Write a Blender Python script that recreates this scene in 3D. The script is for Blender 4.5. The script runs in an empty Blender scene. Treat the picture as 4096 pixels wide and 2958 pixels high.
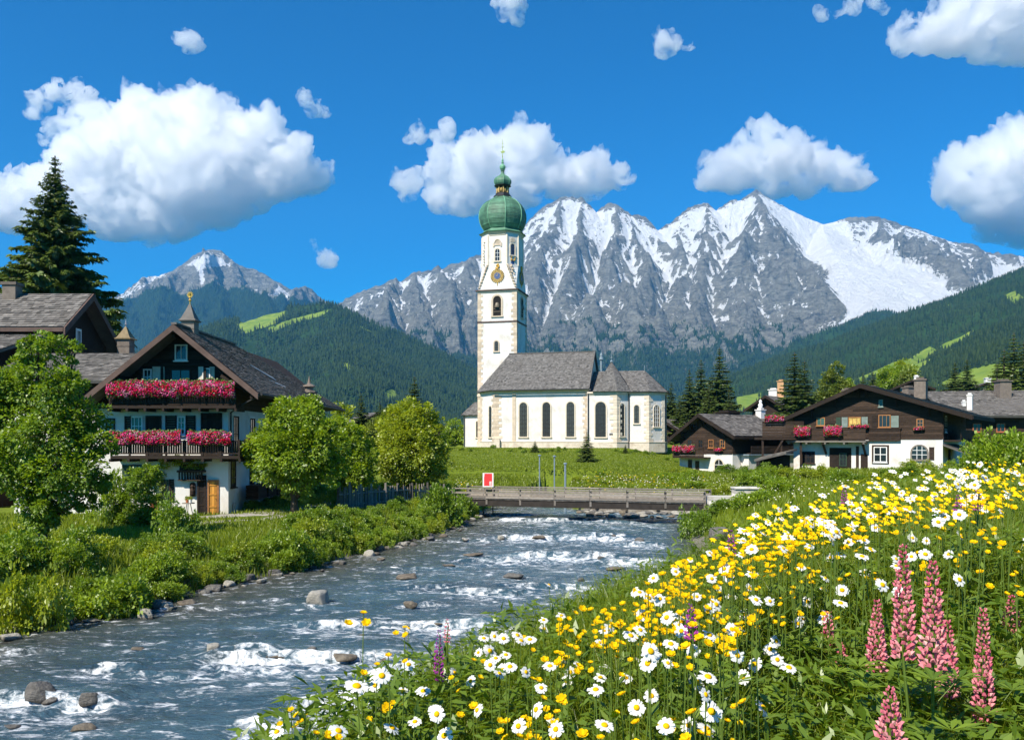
import bpy, math, random
import numpy as np
from mathutils import Vector, Matrix
R = math.radians
PI = math.pi
rng = np.random.default_rng(7)
random.seed(7)
SC = bpy.context.scene
COL = SC.collection
F = 853.333            # focal length in pixels of the 1024 wide picture
HZ = 440.0             # row of the horizon
CZ = 5.0               # camera height above the water

def W(u, v, y):
    """world point seen at column u, row v (1024 wide) at distance y"""
    return Vector(((u - 512.0) / F * y, y, CZ + (HZ - v) / F * y))
def W2(u, v, y):
    return W(u / 2.2148, v / 2.2148, y)

# ------------------------------------------------------------------ numpy noise
_perm = np.random.default_rng(11).permutation(256)
_perm = np.concatenate([_perm, _perm, _perm])
_grad = np.random.default_rng(12).normal(size=(256, 3))
_grad /= np.linalg.norm(_grad, axis=1)[:, None]
def perlin(x, y, z=0.0):
    x = np.asarray(x, float); y = np.asarray(y, float); z = np.broadcast_to(np.asarray(z, float), x.shape)
    xi = np.floor(x).astype(int); yi = np.floor(y).astype(int); zi = np.floor(z).astype(int)
    xf = x - xi; yf = y - yi; zf = z - zi
    xi &= 255; yi &= 255; zi &= 255
    u = xf * xf * xf * (xf * (xf * 6 - 15) + 10)
    v = yf * yf * yf * (yf * (yf * 6 - 15) + 10)
    w = zf * zf * zf * (zf * (zf * 6 - 15) + 10)
    def g(dx, dy, dz):
        h = _perm[_perm[_perm[(xi + dx) & 255] + ((yi + dy) & 255)] + ((zi + dz) & 255)]
        q = _grad[h]
        return q[..., 0] * (xf - dx) + q[..., 1] * (yf - dy) + q[..., 2] * (zf - dz)
    a = g(0, 0, 0) * (1 - u) + g(1, 0, 0) * u
    b = g(0, 1, 0) * (1 - u) + g(1, 1, 0) * u
    c = g(0, 0, 1) * (1 - u) + g(1, 0, 1) * u
    d = g(0, 1, 1) * (1 - u) + g(1, 1, 1) * u
    return ((a * (1 - v) + b * v) * (1 - w) + (c * (1 - v) + d * v) * w) * 1.6
def fbm(x, y, z=0.0, o=4, lac=2.0, gain=0.5):
    s = 0; a = 1.0; n = 0
    for i in range(o):
        f = lac ** i
        s = s + a * perlin(np.asarray(x) * f + 17.3 * i, np.asarray(y) * f - 9.1 * i, np.asarray(z) * f + 3.7 * i); n += a; a *= gain
    return s / n
def ridged(x, y, o=4, lac=2.1, gain=0.55):
    s = 0; a = 1.0; n = 0; w = 1.0
    for i in range(o):
        f = lac ** i
        r = 1 - np.abs(perlin(np.asarray(x) * f + 31.7 * i, np.asarray(y) * f + 5.3 * i, 0.5 * i))
        r = r * r * w
        s = s + a * r; n += a; a *= gain; w = np.clip(r * 1.6, 0, 1)
    return s / n
def sstep(a, b, x):
    t = np.clip((np.asarray(x, float) - a) / (b - a), 0, 1)
    return t * t * (3 - 2 * t)

# ------------------------------------------------------------------ objects
def tag(o, label=None, cat=None, group=None, kind=None):
    if label: o['label'] = label
    if cat: o['category'] = cat
    if group: o['group'] = group
    if kind: o['kind'] = kind
    return o
def empty(name, loc=(0, 0, 0), rz=0.0, label=None, cat=None, group=None):
    o = bpy.data.objects.new(name, None)
    o.location = loc; o.rotation_euler = (0, 0, rz); o.empty_display_size = 0.3
    COL.objects.link(o)
    return tag(o, label, cat, group)
def link(name, me, parent=None):
    o = bpy.data.objects.new(name, me)
    COL.objects.link(o)
    if parent is not None: o.parent = parent
    return o
def npmesh(name, V, tris=None, quads=None, mat=None, smooth=False, attrs=None):
    """mesh from numpy arrays; attrs: name -> (per-vertex float array)"""
    V = np.asarray(V, np.float32)
    me = bpy.data.meshes.new(name)
    nt = 0 if tris is None else len(tris); nq = 0 if quads is None else len(quads)
    me.vertices.add(len(V)); me.vertices.foreach_set('co', V.ravel())
    loops = []
    starts = []
    if nt: loops.append(np.asarray(tris, np.int32).ravel()); starts.append(np.arange(nt, dtype=np.int32) * 3)
    if nq: loops.append(np.asarray(quads, np.int32).ravel()); starts.append(nt * 3 + np.arange(nq, dtype=np.int32) * 4)
    L = np.concatenate(loops); S = np.concatenate(starts)
    me.loops.add(len(L)); me.loops.foreach_set('vertex_index', L)
    me.polygons.add(len(S)); me.polygons.foreach_set('loop_start', S)
    if smooth: me.polygons.foreach_set('use_smooth', np.ones(len(S), bool))
    if mat is not None:
        for m in (mat if isinstance(mat, (list, tuple)) else [mat]): me.materials.append(m)
    if attrs:
        for k, a in attrs.items():
            at = me.attributes.new(k, 'FLOAT', 'POINT')
            at.data.foreach_set('value', np.asarray(a, np.float32).ravel())
    me.update(calc_edges=True)
    return me
def grid_quads(n, m):
    """quads of an n (rows) x m (columns) vertex grid"""
    i = np.arange((n - 1) * (m - 1)); r = i // (m - 1); c = i % (m - 1)
    a = r * m + c
    return np.stack([a, a + 1, a + m + 1, a + m], 1)

class MB:
    """collects polygons with a per-vertex tint, builds ONE mesh object"""
    def __init__(s, M=None): s.v = []; s.f = []; s.t = []; s.M = M; s.mi = []
    def add(s, vs, fs, tint=0.5, mi=0):
        n = len(s.v)
        for p in vs:
            p = Vector(p)
            s.v.append(tuple(s.M @ p) if s.M is not None else tuple(p)); s.t.append(tint)
        for f in fs: s.f.append(tuple(n + i for i in f)); s.mi.append(mi)
    def box(s, x0, y0, z0, x1, y1, z1, tint=0.5, mi=0):
        vs = [(x0,y0,z0),(x1,y0,z0),(x1,y1,z0),(x0,y1,z0),(x0,y0,z1),(x1,y0,z1),(x1,y1,z1),(x0,y1,z1)]
        s.add(vs, [(3,2,1,0),(4,5,6,7),(0,1,5,4),(1,2,6,5),(2,3,7,6),(3,0,4,7)], tint, mi)
    def hexa(s, p, tint=0.5, mi=0):
        s.add(p, [(3,2,1,0),(4,5,6,7),(0,1,5,4),(1,2,6,5),(2,3,7,6),(3,0,4,7)], tint, mi)
    def obox(s, o, ax, ay, az, tint=0.5, mi=0):
        """box from corner o with edge vectors"""
        o = Vector(o); ax = Vector(ax); ay = Vector(ay); az = Vector(az)
        s.hexa([o, o+ax, o+ax+ay, o+ay, o+az, o+ax+az, o+ax+ay+az, o+ay+az], tint, mi)
    def beam(s, a, b, w, h, up=(0,0,1), tint=0.5, mi=0):
        a = Vector(a); b = Vector(b); d = (b - a); up = Vector(up)
        sx = d.cross(up)
        if sx.length < 1e-6: sx = d.cross(Vector((1, 0, 0)))
        sx.normalize(); sy = sx.cross(d).normalized()
        o = a - sx * w / 2 - sy * h / 2
        s.obox(o, sx * w, sy * h, d, tint, mi)
    def prism(s, pts, off, tint=0.5, mi=0):
        """polygon pts extruded by vector off"""
        off = Vector(off); n = len(pts); P = [Vector(p) for p in pts]
        vs = P + [p + off for p in P]
        fs = [tuple(range(n))[::-1], tuple(range(n, 2*n))] + [(i, (i+1) % n, n+(i+1) % n, n+i) for i in range(n)]
        s.add(vs, fs, tint, mi)
    def ring(s, prof, n=12, c=(0,0,0), a0=0.0, tint=0.5, mi=0, cap=True):
        """lathe: prof = [(r,z)...]"""
        vs = []
        for (r, z) in prof:
            for k in range(n):
                a = a0 + 2*PI*k/n
                vs.append((c[0] + r*math.cos(a), c[1] + r*math.sin(a), c[2] + z))
        fs = []
        for i in range(len(prof) - 1):
            for k in range(n):
                k2 = (k+1) % n
                fs.append((i*n+k, i*n+k2, (i+1)*n+k2, (i+1)*n+k))
        if cap:
            fs.append(tuple(range(n))[::-1]); fs.append(tuple((len(prof)-1)*n + k for k in range(n)))
        s.add(vs, fs, tint, mi)
    def tube(s, pts, rad, n=6, tint=0.5, mi=0):
        P = [Vector(p) for p in pts]
        if not isinstance(rad, (list, tuple)): rad = [rad] * len(P)
        vs = []
        for i, p in enumerate(P):
            d = (P[min(i+1, len(P)-1)] - P[max(i-1, 0)])
            if d.length < 1e-9: d = Vector((0,0,1))
            d.normalize()
            a = d.cross(Vector((0.31, 0.95, 0.05)));
            if a.length < 1e-3: a = d.cross(Vector((1, 0, 0)))
            a.normalize(); b = d.cross(a)
            for k in range(n):
                q = 2*PI*k/n
                vs.append(p + (a*math.cos(q) + b*math.sin(q)) * rad[i])
        fs = [(i*n+k, i*n+(k+1) % n, (i+1)*n+(k+1) % n, (i+1)*n+k) for i in range(len(P)-1) for k in range(n)]
        fs.append(tuple(range(n))[::-1]); fs.append(tuple((len(P)-1)*n+k for k in range(n)))
        s.add(vs, fs, tint, mi)
    def build(s, name, mat, parent=None, smooth=False, origin=None):
        me = bpy.data.meshes.new(name)
        vs = s.v
        if origin is not None:
            o_ = Vector(origin); vs = [tuple(Vector(p) - o_) for p in vs]
        me.from_pydata(vs, [], s.f)
        for m in (mat if isinstance(mat, (list, tuple)) else [mat]): me.materials.append(m)
        if any(s.mi): me.polygons.foreach_set('material_index', s.mi)
        if smooth: me.polygons.foreach_set('use_smooth', [True]*len(s.f))
        at = me.attributes.new('tint', 'FLOAT', 'POINT'); at.data.foreach_set('value', s.t)
        me.update()
        o = link(name, me, parent)
        if origin is not None: o.location = origin
        return o

# ------------------------------------------------------------------ materials
class NT:
    def __init__(s, name):
        s.m = bpy.data.materials.new(name); s.m.use_nodes = True
        s.t = s.m.node_tree; s.t.nodes.clear()
        s.out = s.t.nodes.new('ShaderNodeOutputMaterial')
    def n(s, kind, **kw):
        nd = s.t.nodes.new(kind)
        for k, v in kw.items():
            if k.startswith('i_'):
                key = k[2:]
                key = int(key) if key.isdigit() else key.replace('_', ' ')
                if hasattr(v, 'is_output') or isinstance(v, bpy.types.NodeSocket): s.t.links.new(v, nd.inputs[key])
                else: nd.inputs[key].default_value = v
            else: setattr(nd, k, v)
        return nd
    def lk(s, a, b): s.t.links.new(a, b)
    def attr(s, name): return s.n('ShaderNodeAttribute', attribute_name=name).outputs['Fac']
    def objco(s): return s.n('ShaderNodeTexCoord').outputs['Object']
    def geoco(s): return s.n('ShaderNodeNewGeometry').outputs['Position']
    def mapping(s, vec, scale=(1,1,1), rot=(0,0,0)):
        return s.n('ShaderNodeMapping', i_Vector=vec, i_Scale=scale, i_Rotation=rot).outputs[0]
    def noise(s, vec, scale, detail=3, rough=0.55, dist=0.0):
        return s.n('ShaderNodeTexNoise', i_Vector=vec, i_Scale=scale, i_Detail=detail, i_Roughness=rough, i_Distortion=dist).outputs[0]
    def ramp(s, fac, stops, interp='LINEAR'):
        r = s.n('ShaderNodeValToRGB', i_Fac=fac); cr = r.color_ramp; cr.interpolation = interp
        while len(cr.elements) < len(stops): cr.elements.new(0.5)
        for e, (p, c) in zip(cr.elements, stops):
            e.position = p; e.color = (c[0], c[1], c[2], 1) if hasattr(c, '__len__') else (c, c, c, 1)
        return r.outputs[0]
    def mix(s, fac, a, b, blend='MIX'):
        nd = s.n('ShaderNodeMix', data_type='RGBA', blend_type=blend)
        for key, v in ((0, fac), (6, a), (7, b)):
            if isinstance(v, bpy.types.NodeSocket): s.t.links.new(v, nd.inputs[key])
            else: nd.inputs[key].default_value = v if key == 0 else (v[0], v[1], v[2], 1)
        return nd.outputs[2]
    def math(s, op, a, b=0.0, c=0.0, clamp=False):
        nd = s.n('ShaderNodeMath', operation=op); nd.use_clamp = clamp
        for i, v in enumerate((a, b, c)):
            if isinstance(v, bpy.types.NodeSocket): s.t.links.new(v, nd.inputs[i])
            else: nd.inputs[i].default_value = v
        return nd.outputs[0]
    def bump(s, h, strength=0.5, dist=0.05):
        return s.n('ShaderNodeBump', i_Height=h, i_Strength=strength, i_Distance=dist).outputs[0]
    def bsdf(s, color, rough=0.8, normal=None, metal=0.0, spec=0.3):
        nd = s.n('ShaderNodeBsdfPrincipled', i_Roughness=rough, i_Metallic=metal)
        nd.inputs['Specular IOR Level'].default_value = spec
        if isinstance(color, bpy.types.NodeSocket): s.lk(color, nd.inputs['Base Color'])
        else: nd.inputs['Base Color'].default_value = (color[0], color[1], color[2], 1)
        if normal is not None: s.lk(normal, nd.inputs['Normal'])
        return nd.outputs[0]
    def done(s, surf): s.lk(surf, s.out.inputs['Surface']); return s.m
def C3(c, k=1.0): return (c[0]*k, c[1]*k, c[2]*k)
def simple(name, c, rough=0.8, var=0.25, scale=3.0, bump=0.0, bscale=20, tint=0.5, stretch=(1,1,1), metal=0.0, spec=0.3, stain=None, stain_amt=0.0, stain_scale=1.0):
    """matt surface: base colour varied by noise and by the per-piece tint"""
    n = NT(name); co = n.mapping(n.objco(), stretch)
    a = n.noise(co, scale, 5, 0.6)
    col = n.ramp(a, [(0.25, C3(c, 1 - var)), (0.75, C3(c, 1 + var))])
    if tint:
        t = n.math('ADD', n.math('MULTIPLY', n.math('SUBTRACT', n.attr('tint'), 0.5), tint * 2), 1.0)
        g = n.n('ShaderNodeCombineColor', i_0=t, i_1=t, i_2=t).outputs[0]
        col = n.mix(1.0, col, g, 'MULTIPLY')
    if stain is not None:
        b = n.noise(n.objco(), stain_scale, 6, 0.65, 0.5)
        col = n.mix(n.math('MULTIPLY', n.ramp(b, [(0.5, 0), (0.7, 1)]), stain_amt), col, stain)
    nm = n.bump(n.noise(co, bscale, 4, 0.6), bump, 0.03) if bump else None
    return n.done(n.bsdf(col, rough, nm, metal, spec))
def leafmat(name, c1, c2, trans=0.45, rough=0.6, gloss=0.04):
    """leaves: two greens picked by the per-leaf tint, light shining through"""
    n = NT(name)
    col = n.ramp(n.attr('tint'), [(0.0, c1), (1.0, c2)])
    d = n.n('ShaderNodeBsdfDiffuse', i_Color=col).outputs[0]
    warm = n.mix(1.0, col, (1.25, 1.15, 0.55), 'MULTIPLY')
    t = n.n('ShaderNodeBsdfTranslucent', i_Color=warm).outputs[0]
    s1 = n.n('ShaderNodeMixShader', i_0=trans, i_1=d, i_2=t).outputs[0]
    if gloss:
        g = n.n('ShaderNodeBsdfGlossy', i_Color=(1, 1, 1, 1), i_Roughness=0.45).outputs[0]
        s1 = n.n('ShaderNodeMixShader', i_0=gloss, i_1=s1, i_2=g).outputs[0]
    return n.done(s1)

# ------------------------------------------------------------------ camera, sky, sun
cam = bpy.data.cameras.new('camera'); cam.lens = 30; cam.sensor_width = 36
cam.shift_y = (HZ - 369.5) / 1024; cam.clip_start = 0.1; cam.clip_end = 60000
co = bpy.data.objects.new('camera', cam); co.location = (0, 0, CZ); co.rotation_euler = (R(90), 0, 0)
COL.objects.link(co); SC.camera = co
SUN_EL = R(46); to_sun = Vector((-0.60, -0.80, 0)).normalized() * math.cos(SUN_EL) + Vector((0, 0, math.sin(SUN_EL)))
sl = bpy.data.lights.new('sun', 'SUN'); sl.energy = 5.0; sl.angle = R(0.5); sl.color = (1.0, 0.925, 0.80)
so = bpy.data.objects.new('sun', sl); COL.objects.link(so); so.location = (-60, -40, 90)
so.rotation_euler = to_sun.to_track_quat('Z', 'Y').to_euler()
wd = bpy.data.worlds.new('World'); SC.world = wd; wd.use_nodes = True
wt = wd.node_tree; wt.nodes.clear()
sky = wt.nodes.new('ShaderNodeTexSky'); sky.sky_type = 'NISHITA'; sky.sun_disc = False
sky.sun_elevation = SUN_EL; sky.sun_rotation = math.atan2(to_sun.x, to_sun.y)
sky.altitude = 1400; sky.air_density = 1.0; sky.dust_density = 0.2; sky.ozone_density = 5.0
hs = wt.nodes.new('ShaderNodeHueSaturation'); hs.inputs['Saturation'].default_value = 1.2; hs.inputs['Value'].default_value = 1.0
hs.inputs['Hue'].default_value = 0.494
bg = wt.nodes.new('ShaderNodeBackground'); bg.inputs['Strength'].default_value = 0.11
wo = wt.nodes.new('ShaderNodeOutputWorld')
wt.links.new(sky.outputs[0], hs.inputs['Color']); mx = wt.nodes.new('ShaderNodeMix'); mx.data_type = 'RGBA'; mx.blend_type = 'MULTIPLY'; mx.inputs[0].default_value = 1.0; mx.inputs[7].default_value = (0.035, 0.575, 0.80, 1)
wt.links.new(hs.outputs[0], mx.inputs[6]); wt.links.new(mx.outputs[2], bg.inputs['Color']); wt.links.new(bg.outputs[0], wo.inputs['Surface'])
SC.view_settings.view_transform = 'Standard'; SC.view_settings.look = 'None'
SC.view_settings.exposure = 0.78; SC.view_settings.gamma = 1.0
cy = SC.cycles
cy.use_denoising = True
try: cy.denoiser = 'OPENIMAGEDENOISE'
except Exception: pass
cy.max_bounces = 44; cy.diffuse_bounces = 5; cy.glossy_bounces = 3; cy.transmission_bounces = 4
cy.transparent_max_bounces = 8; cy.volume_bounces = 40; cy.caustics_reflective = False; cy.caustics_refractive = False
cy.sample_clamp_indirect = 6.0
# ------------------------------------------------------------------ mountains and hills
def ZA(x, y): return (100 + x*.1874, 175 + y*.1874)
def ZB(x, y): return (500 + x*.23105, 175 + y*.23105)
def pl(fn, y, pts): return [W(*fn(a, b), y) for a, b in pts]
def pl3(fn, pts): return [W(*fn(a, b), y) for a, b, y in pts]

def tents(X, Y, lines, warp=(), base=0.0):
    """height = the highest of sloping sheets hung from ridge lines [(points, side slope)]"""
    dx = 0; dy = 0
    for (L, A) in warp:
        dx = dx + A * fbm(X/L, Y/L, 0.3, 3); dy = dy + A * fbm(X/L + 40, Y/L + 11, 0.7, 3)
    Xw = X + dx; Yw = Y + dy
    H = np.full(X.shape, base, float)
    for pts, k in lines:
        for a, b in zip(pts[:-1], pts[1:]):
            ex, ey = b.x - a.x, b.y - a.y
            L2 = ex*ex + ey*ey + 1e-6
            t = np.clip(((Xw - a.x)*ex + (Yw - a.y)*ey) / L2, 0, 1)
            d = np.hypot(Xw - a.x - t*ex, Yw - a.y - t*ey)
            H = np.maximum(H, a.z + (b.z - a.z)*t - k*d)
    return H
def normals_up(X, Y, H):
    dzdr = np.gradient(H, axis=0); dzdc = np.gradient(H, axis=1)
    dyr = np.gradient(Y, axis=0); dxc = np.gradient(X, axis=1)
    sx = dzdc / np.maximum(np.abs(dxc), 1e-6); sy = dzdr / np.maximum(np.abs(dyr), 1e-6)
    return 1 / np.sqrt(1 + sx*sx + sy*sy), sx, sy
def fan(u0, u1, nu, y0, y1, ny):
    """grid that fans out from the camera so that its meshes look alike in size"""
    ys = np.geomspace(y0, y1, ny); us = np.linspace(u0, u1, nu)
    Y, U = np.meshgrid(ys, us, indexing='ij')
    return (U - 512)/F*Y, Y

def rockmat():
    n = NT('alpine_rock'); co = n.geoco()
    big = n.noise(n.mapping(co, (1, 1, 1.6)), 0.0035, 6, 0.62, 0.6)
    strat = n.noise(n.mapping(co, (1, 1, 2.6), (0.3, 0.35, 0.2)), 0.013, 6, 0.7, 1.2)
    rock = n.ramp(strat, [(0.32, (0.050, 0.052, 0.050)), (0.45, (0.155, 0.155, 0.142)), (0.57, (0.275, 0.272, 0.242)), (0.72, (0.44, 0.43, 0.38))])
    rock = n.mix(n.ramp(big, [(0.4, 0), (0.65, 0.55)]), rock, (0.30, 0.29, 0.25))
    fine = n.noise(co, 0.045, 5, 0.7)
    # snow: gathered where the attribute says, broken up by small ledges
    s = n.math('ADD', n.attr('snow'), n.math('MULTIPLY', n.math('SUBTRACT', fine, 0.5), 1.5))
    s = n.math('ADD', s, n.math('MULTIPLY', n.math('SUBTRACT', strat, 0.5), 0.7))
    sm = n.ramp(s, [(0.47, 0), (0.55, 1)])
    g = n.math('ADD', n.attr('green'), n.math('MULTIPLY', n.math('SUBTRACT', fine, 0.5), 0.6))
    gm = n.ramp(g, [(0.42, 0), (0.58, 1)])
    green = n.ramp(big, [(0.35, (0.016, 0.036, 0.014)), (0.7, (0.035, 0.07, 0.02))])
    col = n.mix(gm, rock, green)
    col = n.mix(sm, col, (0.86, 0.88, 0.9))
    nm = n.bump(n.math('ADD', n.noise(co, 0.02, 7, 0.72, 0.4), n.math('MULTIPLY', n.noise(n.mapping(co, (1, 1, .55), (.2, .5, .4)), 0.06, 6, 0.75, 0.8), 0.55)), 1.0, 50)
    return n.done(n.bsdf(col, 0.95, nm, 0, 0.05))
ROCK = rockmat()
def hillmat():
    n = NT('hill_ground'); co = n.geoco()
    a = n.noise(co, 0.01, 5, 0.6); 
    wood = n.ramp(a, [(0.3, (0.012, 0.03, 0.010)), (0.7, (0.028, 0.06, 0.016))])
    b = n.noise(co, 0.03, 4, 0.6)
    mead = n.ramp(b, [(0.3, (0.10, 0.17, 0.022)), (0.7, (0.20, 0.26, 0.04))])
    rock = n.ramp(n.noise(n.mapping(co, (1, 1, .5)), 0.03, 6, 0.7), [(0.3, (0.1, 0.1, 0.1)), (0.7, (0.33, 0.31, 0.29))])
    fine = n.math('MULTIPLY', n.math('SUBTRACT', n.noise(co, 0.04, 4, 0.6), 0.5), 0.5)
    col = n.mix(n.ramp(n.math('ADD', n.attr('meadow'), fine), [(0.45, 0), (0.55, 1)]), wood, mead)
    col = n.mix(n.ramp(n.math('ADD', n.attr('rock'), fine), [(0.45, 0), (0.6, 1)]), col, rock)
    return n.done(n.bsdf(col, 0.95, None, 0, 0.05))
HILL = hillmat()

def poly_mask(U, V, pts, soft=4.0):
    """1 inside polygon pts, soft edge (signed distance in the units of U,V)"""
    inside = np.zeros(U.shape, bool); dmin = np.full(U.shape, 1e9)
    n = len(pts)
    for i in range(n):
        x1, y1 = pts[i]; x2, y2 = pts[(i+1) % n]
        c = ((y1 > V) != (y2 > V)) & (U < (x2-x1)*(V-y1)/((y2-y1) + 1e-12) + x1)
        inside ^= c
        ex, ey = x2-x1, y2-y1
        t = np.clip(((U-x1)*ex + (V-y1)*ey)/(ex*ex+ey*ey+1e-9), 0, 1)
        dmin = np.minimum(dmin, np.hypot(U-x1-t*ex, V-y1-t*ey))
    sd = np.where(inside, dmin, -dmin)
    return sstep(-soft, soft, sd)
def to_uv(X, Y, H): return 512 + X/Y*F, HZ - (H - CZ)/Y*F

FOREST = []      # (x, y, z, height) of the far trees, per object
def pick(X, Y, H, mask, spacing_px, jitter, hmin, hmax, zoff=-1.0):
    """far-tree places on a grid, weighted by mask"""
    pr = mask.ravel() * spacing_px
    keep = rng.random(pr.size) < pr
    idx = np.nonzero(keep)[0]
    x = X.ravel()[idx] + rng.normal(0, jitter, idx.size) ; y = Y.ravel()[idx] + rng.normal(0, jitter*2, idx.size)
    return np.stack([x, y, H.ravel()[idx] + zoff, rng.uniform(hmin, hmax, idx.size)], 1)

# --- the snowy massif on the right
YM = 6600
crestR = pl(ZA, YM, [(1262,692),(1300,660),(1380,630),(1450,590),(1530,575),(1590,548),(1615,570),(1690,515),(1770,505),(1810,483),(1840,506),(1860,480),(1930,460),(2010,430)]) \
       + pl(ZB, YM, [(-5,330),(60,280),(100,235),(140,185),(210,120),(270,90),(355,95),(405,168),(470,119),(500,116),(560,165),(630,183),(645,224),(690,234),(740,205),(820,145),(905,118),(940,152),(1000,104),(1040,100),(1110,62),(1170,98),(1260,145),(1330,180),(1405,209),(1510,178),(1640,180),(1740,215),(1830,240),(1900,290),(1950,345),(2000,388),(2050,345),(2085,323),(2150,347),(2200,340),(2260,350),(2400,380),(2700,420)])
massif = [(crestR, 1.2)]
def sp(k, *pts): massif.append((pl3(ZB, pts), k))
sp(1.25, (270,90,6600),(235,200,6300),(190,300,6000),(150,430,5600),(120,620,5000),(90,760,4500))
sp(1.3, (355,95,6600),(340,230,6250),(330,330,5950),(290,450,5500),(250,560,5100),(230,700,4600))
sp(1.3, (500,116,6600),(515,230,6250),(490,330,5950),(440,450,5550),(400,540,5200),(420,640,4850),(380,760,4400))
sp(1.15, (645,224,6600),(700,300,6350),(770,350,6150),(830,400,5900),(800,470,5600),(760,560,5200),(690,680,4750),(620,780,4350))
sp(1.25, (905,118,6600),(900,220,6300),(880,330,6000),(880,440,5600),(860,540,5250),(900,650,4800),(870,760,4400))
sp(1.2, (1110,62,6600),(1130,190,6150),(1170,270,5850),(1230,350,5600),(1300,430,5350),(1400,500,5100),(1480,570,4850),(1470,640,4600))
sp(1.2, (1130,190,6150),(1080,300,5800),(1040,400,5450),(1060,520,5050),(1050,640,4600),(1080,740,4250))
sp(1.2, (1170,270,5850),(1190,420,5350),(1260,540,4950),(1290,660,4500),(1230,760,4200))
sp(1.1, (560,165,6600),(600,330,6100),(640,420,5800),(640,520,5400),(560,640,4900),(540,740,4500))
sp(0.9, (760,560,5200),(900,640,4700),(1010,720,4350),(1100,800,4050))
sp(0.9, (440,450,5550),(560,560,5000),(640,700,4500),(760,800,4100))
sp(1.1, (1640,180,6600),(1640,250,6350),(1700,300,6100))
sp(1.1, (1830,240,6600),(1850,300,6400),(1960,380,6150),(1960,460,5800))
sp(0.9, (2085,323,6600),(2030,430,6000),(1960,470,5700),(1880,580,5200),(1800,640,4900))
sp(0.5, (1405,209,6600),(1450,330,5900),(1540,440,5300),(1640,520,4900),(1600,570,4650))
sp(0.5, (1740,215,6600),(1720,380,5700),(1740,480,5200),(1760,570,4750))
def spA(k, *pts): massif.append((pl3(ZA, pts), k))
spA(1.1, (1590,548,6600),(1560,640,6100),(1500,720,5600),(1560,820,5000))
spA(1.2, (1690,515,6600),(1680,620,6150),(1700,720,5600),(1740,860,4900),(1800,980,4300))
spA(1.2, (1810,483,6600),(1830,600,6100),(1880,700,5650),(1900,860,4950),(1960,990,4350))
spA(1.2, (2010,430,6600),(1960,560,6100),(1990,700,5600),(1980,860,4950))
X, Y = fan(325, 1075, 760, 3600, 7300, 520)
Hw = tents(X, Y, massif, [(900, 36), (300, 26), (110, 14)], 10)
jag = ridged(X/330, Y/330, 5)
near = sstep(6620, 6350, Y)
near = sstep(6640, 5850, Y)
wx = X + 120*fbm(X/500, Y/500, 1.5, 3); wy = Y + 160*fbm(X/500, Y/500, 2.5, 3)
H = Hw + (ridged((wx*.85 + wy*.45)/640, (wy*.8 - wx*.4)/1000, 4) - 0.42)*250*near + (ridged((wx*.9 - wy*.35)/280, (wy*.8 + wx*.4)/400, 5) - 0.45)*(10 + 165*near) + (ridged(wx/95 + wy/230, wy/140, 4) - 0.5)*(6 + 52*near) + fbm(X/40, Y/40, 0, 3)*(7 + 7*near) + (ridged(X/75, Y/140, 4) - 0.5)*20*(1 - near)*(Hw > 900)*sstep(1330, 1100, (X/Y*F + 12)/.23105 + 0*X)
front = np.interp(Y, [3600, 4100, 4700], [0, 0.5, 1.0])
H = 15 + (H - 15)*front
U, V = to_uv(X, Y, H)
up, sx, sy = normals_up(X, Y, H)
ub, vb = (U - 500)/.23105, (V - 175)/.23105
glac = poly_mask(ub, vb, [(1170,100),(1260,145),(1405,195),(1500,190),(1530,260),(1640,300),(1700,270),(1830,330),(1940,400),(1930,470),(2010,480),(2100,400),(2268,345),(2268,440),(2050,570),(1870,640),(1760,640),(1620,580),(1500,650),(1330,730),(1480,620),(1500,550),(1400,430),(1320,330),(1230,200)], 22)
H = H*(1 - 0.82*glac) + 0.82*glac*(tents(X, Y, massif, [(900, 60)], 10))
up, sx, sy = normals_up(X, Y, H)
side = np.clip(-(sx*0.5 - sy*0.2), -1, 1)
alt = (H - 900)/900
bias = fbm(X/420, Y/420, 2.0, 4)
def blur(A, k):
    for ax in (0, 1):
        for _ in range(2):
            c = np.cumsum(np.pad(A, [(k + 1, k) if i == ax else (0, 0) for i in (0, 1)], mode='edge'), axis=ax)
            A = (np.take(c, range(2*k + 1, c.shape[ax]), ax) - np.take(c, range(0, c.shape[ax] - 2*k - 1), ax))/(2*k + 1)
    return A
conc = np.clip((blur(H, 6) - H)/26, -1, 1) + 0.6*np.clip((blur(H, 2) - H)/8, -1, 1)
snow = 0.225 + 0.70*(up - 0.55) + 0.42*alt + 0.38*bias + 0.36*conc
snow = np.where(ub < 60, snow - 0.10, snow)
cool = poly_mask(ub, vb, [(100,240),(260,92),(420,170),(640,225),(900,120),(1110,60),(1300,170),(1300,330),(1180,250),(1100,330),(980,440),(860,440),(700,440),(520,330),(440,290),(400,250),(330,240),(220,250),(110,330)], 40)
snow = snow + 0.14*cool
wall = poly_mask(ub, vb, [(1130,190),(1250,270),(1380,430),(1500,560),(1400,640),(1060,640),(900,600),(900,520),(1020,360)], 30)
snow = snow - 0.20*wall
snow = np.maximum(snow, 0.95*glac - 0.25*np.clip(0.72 - up, 0, 1) + 0.0)
green = sstep(720, 500, H + 170*fbm(X/260, Y/260, 5.0, 4) + 60*(ub > 1300)) * sstep(0.36, 0.6, up + 0.12*fbm(X/120, Y/120, 1, 3))
green = np.maximum(green, sstep(560, 420, H + 120*fbm(X/260, Y/260, 5.0, 4))*0.55)
snow = snow*(1 - sstep(800, 450, H)*(1 - glac))
o = link('mountain', npmesh('mountain', np.stack([X, Y, H], -1).reshape(-1, 3), quads=grid_quads(*X.shape), mat=ROCK, smooth=True, attrs={'snow': snow, 'green': green})); tag(o, kind='structure')
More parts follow.
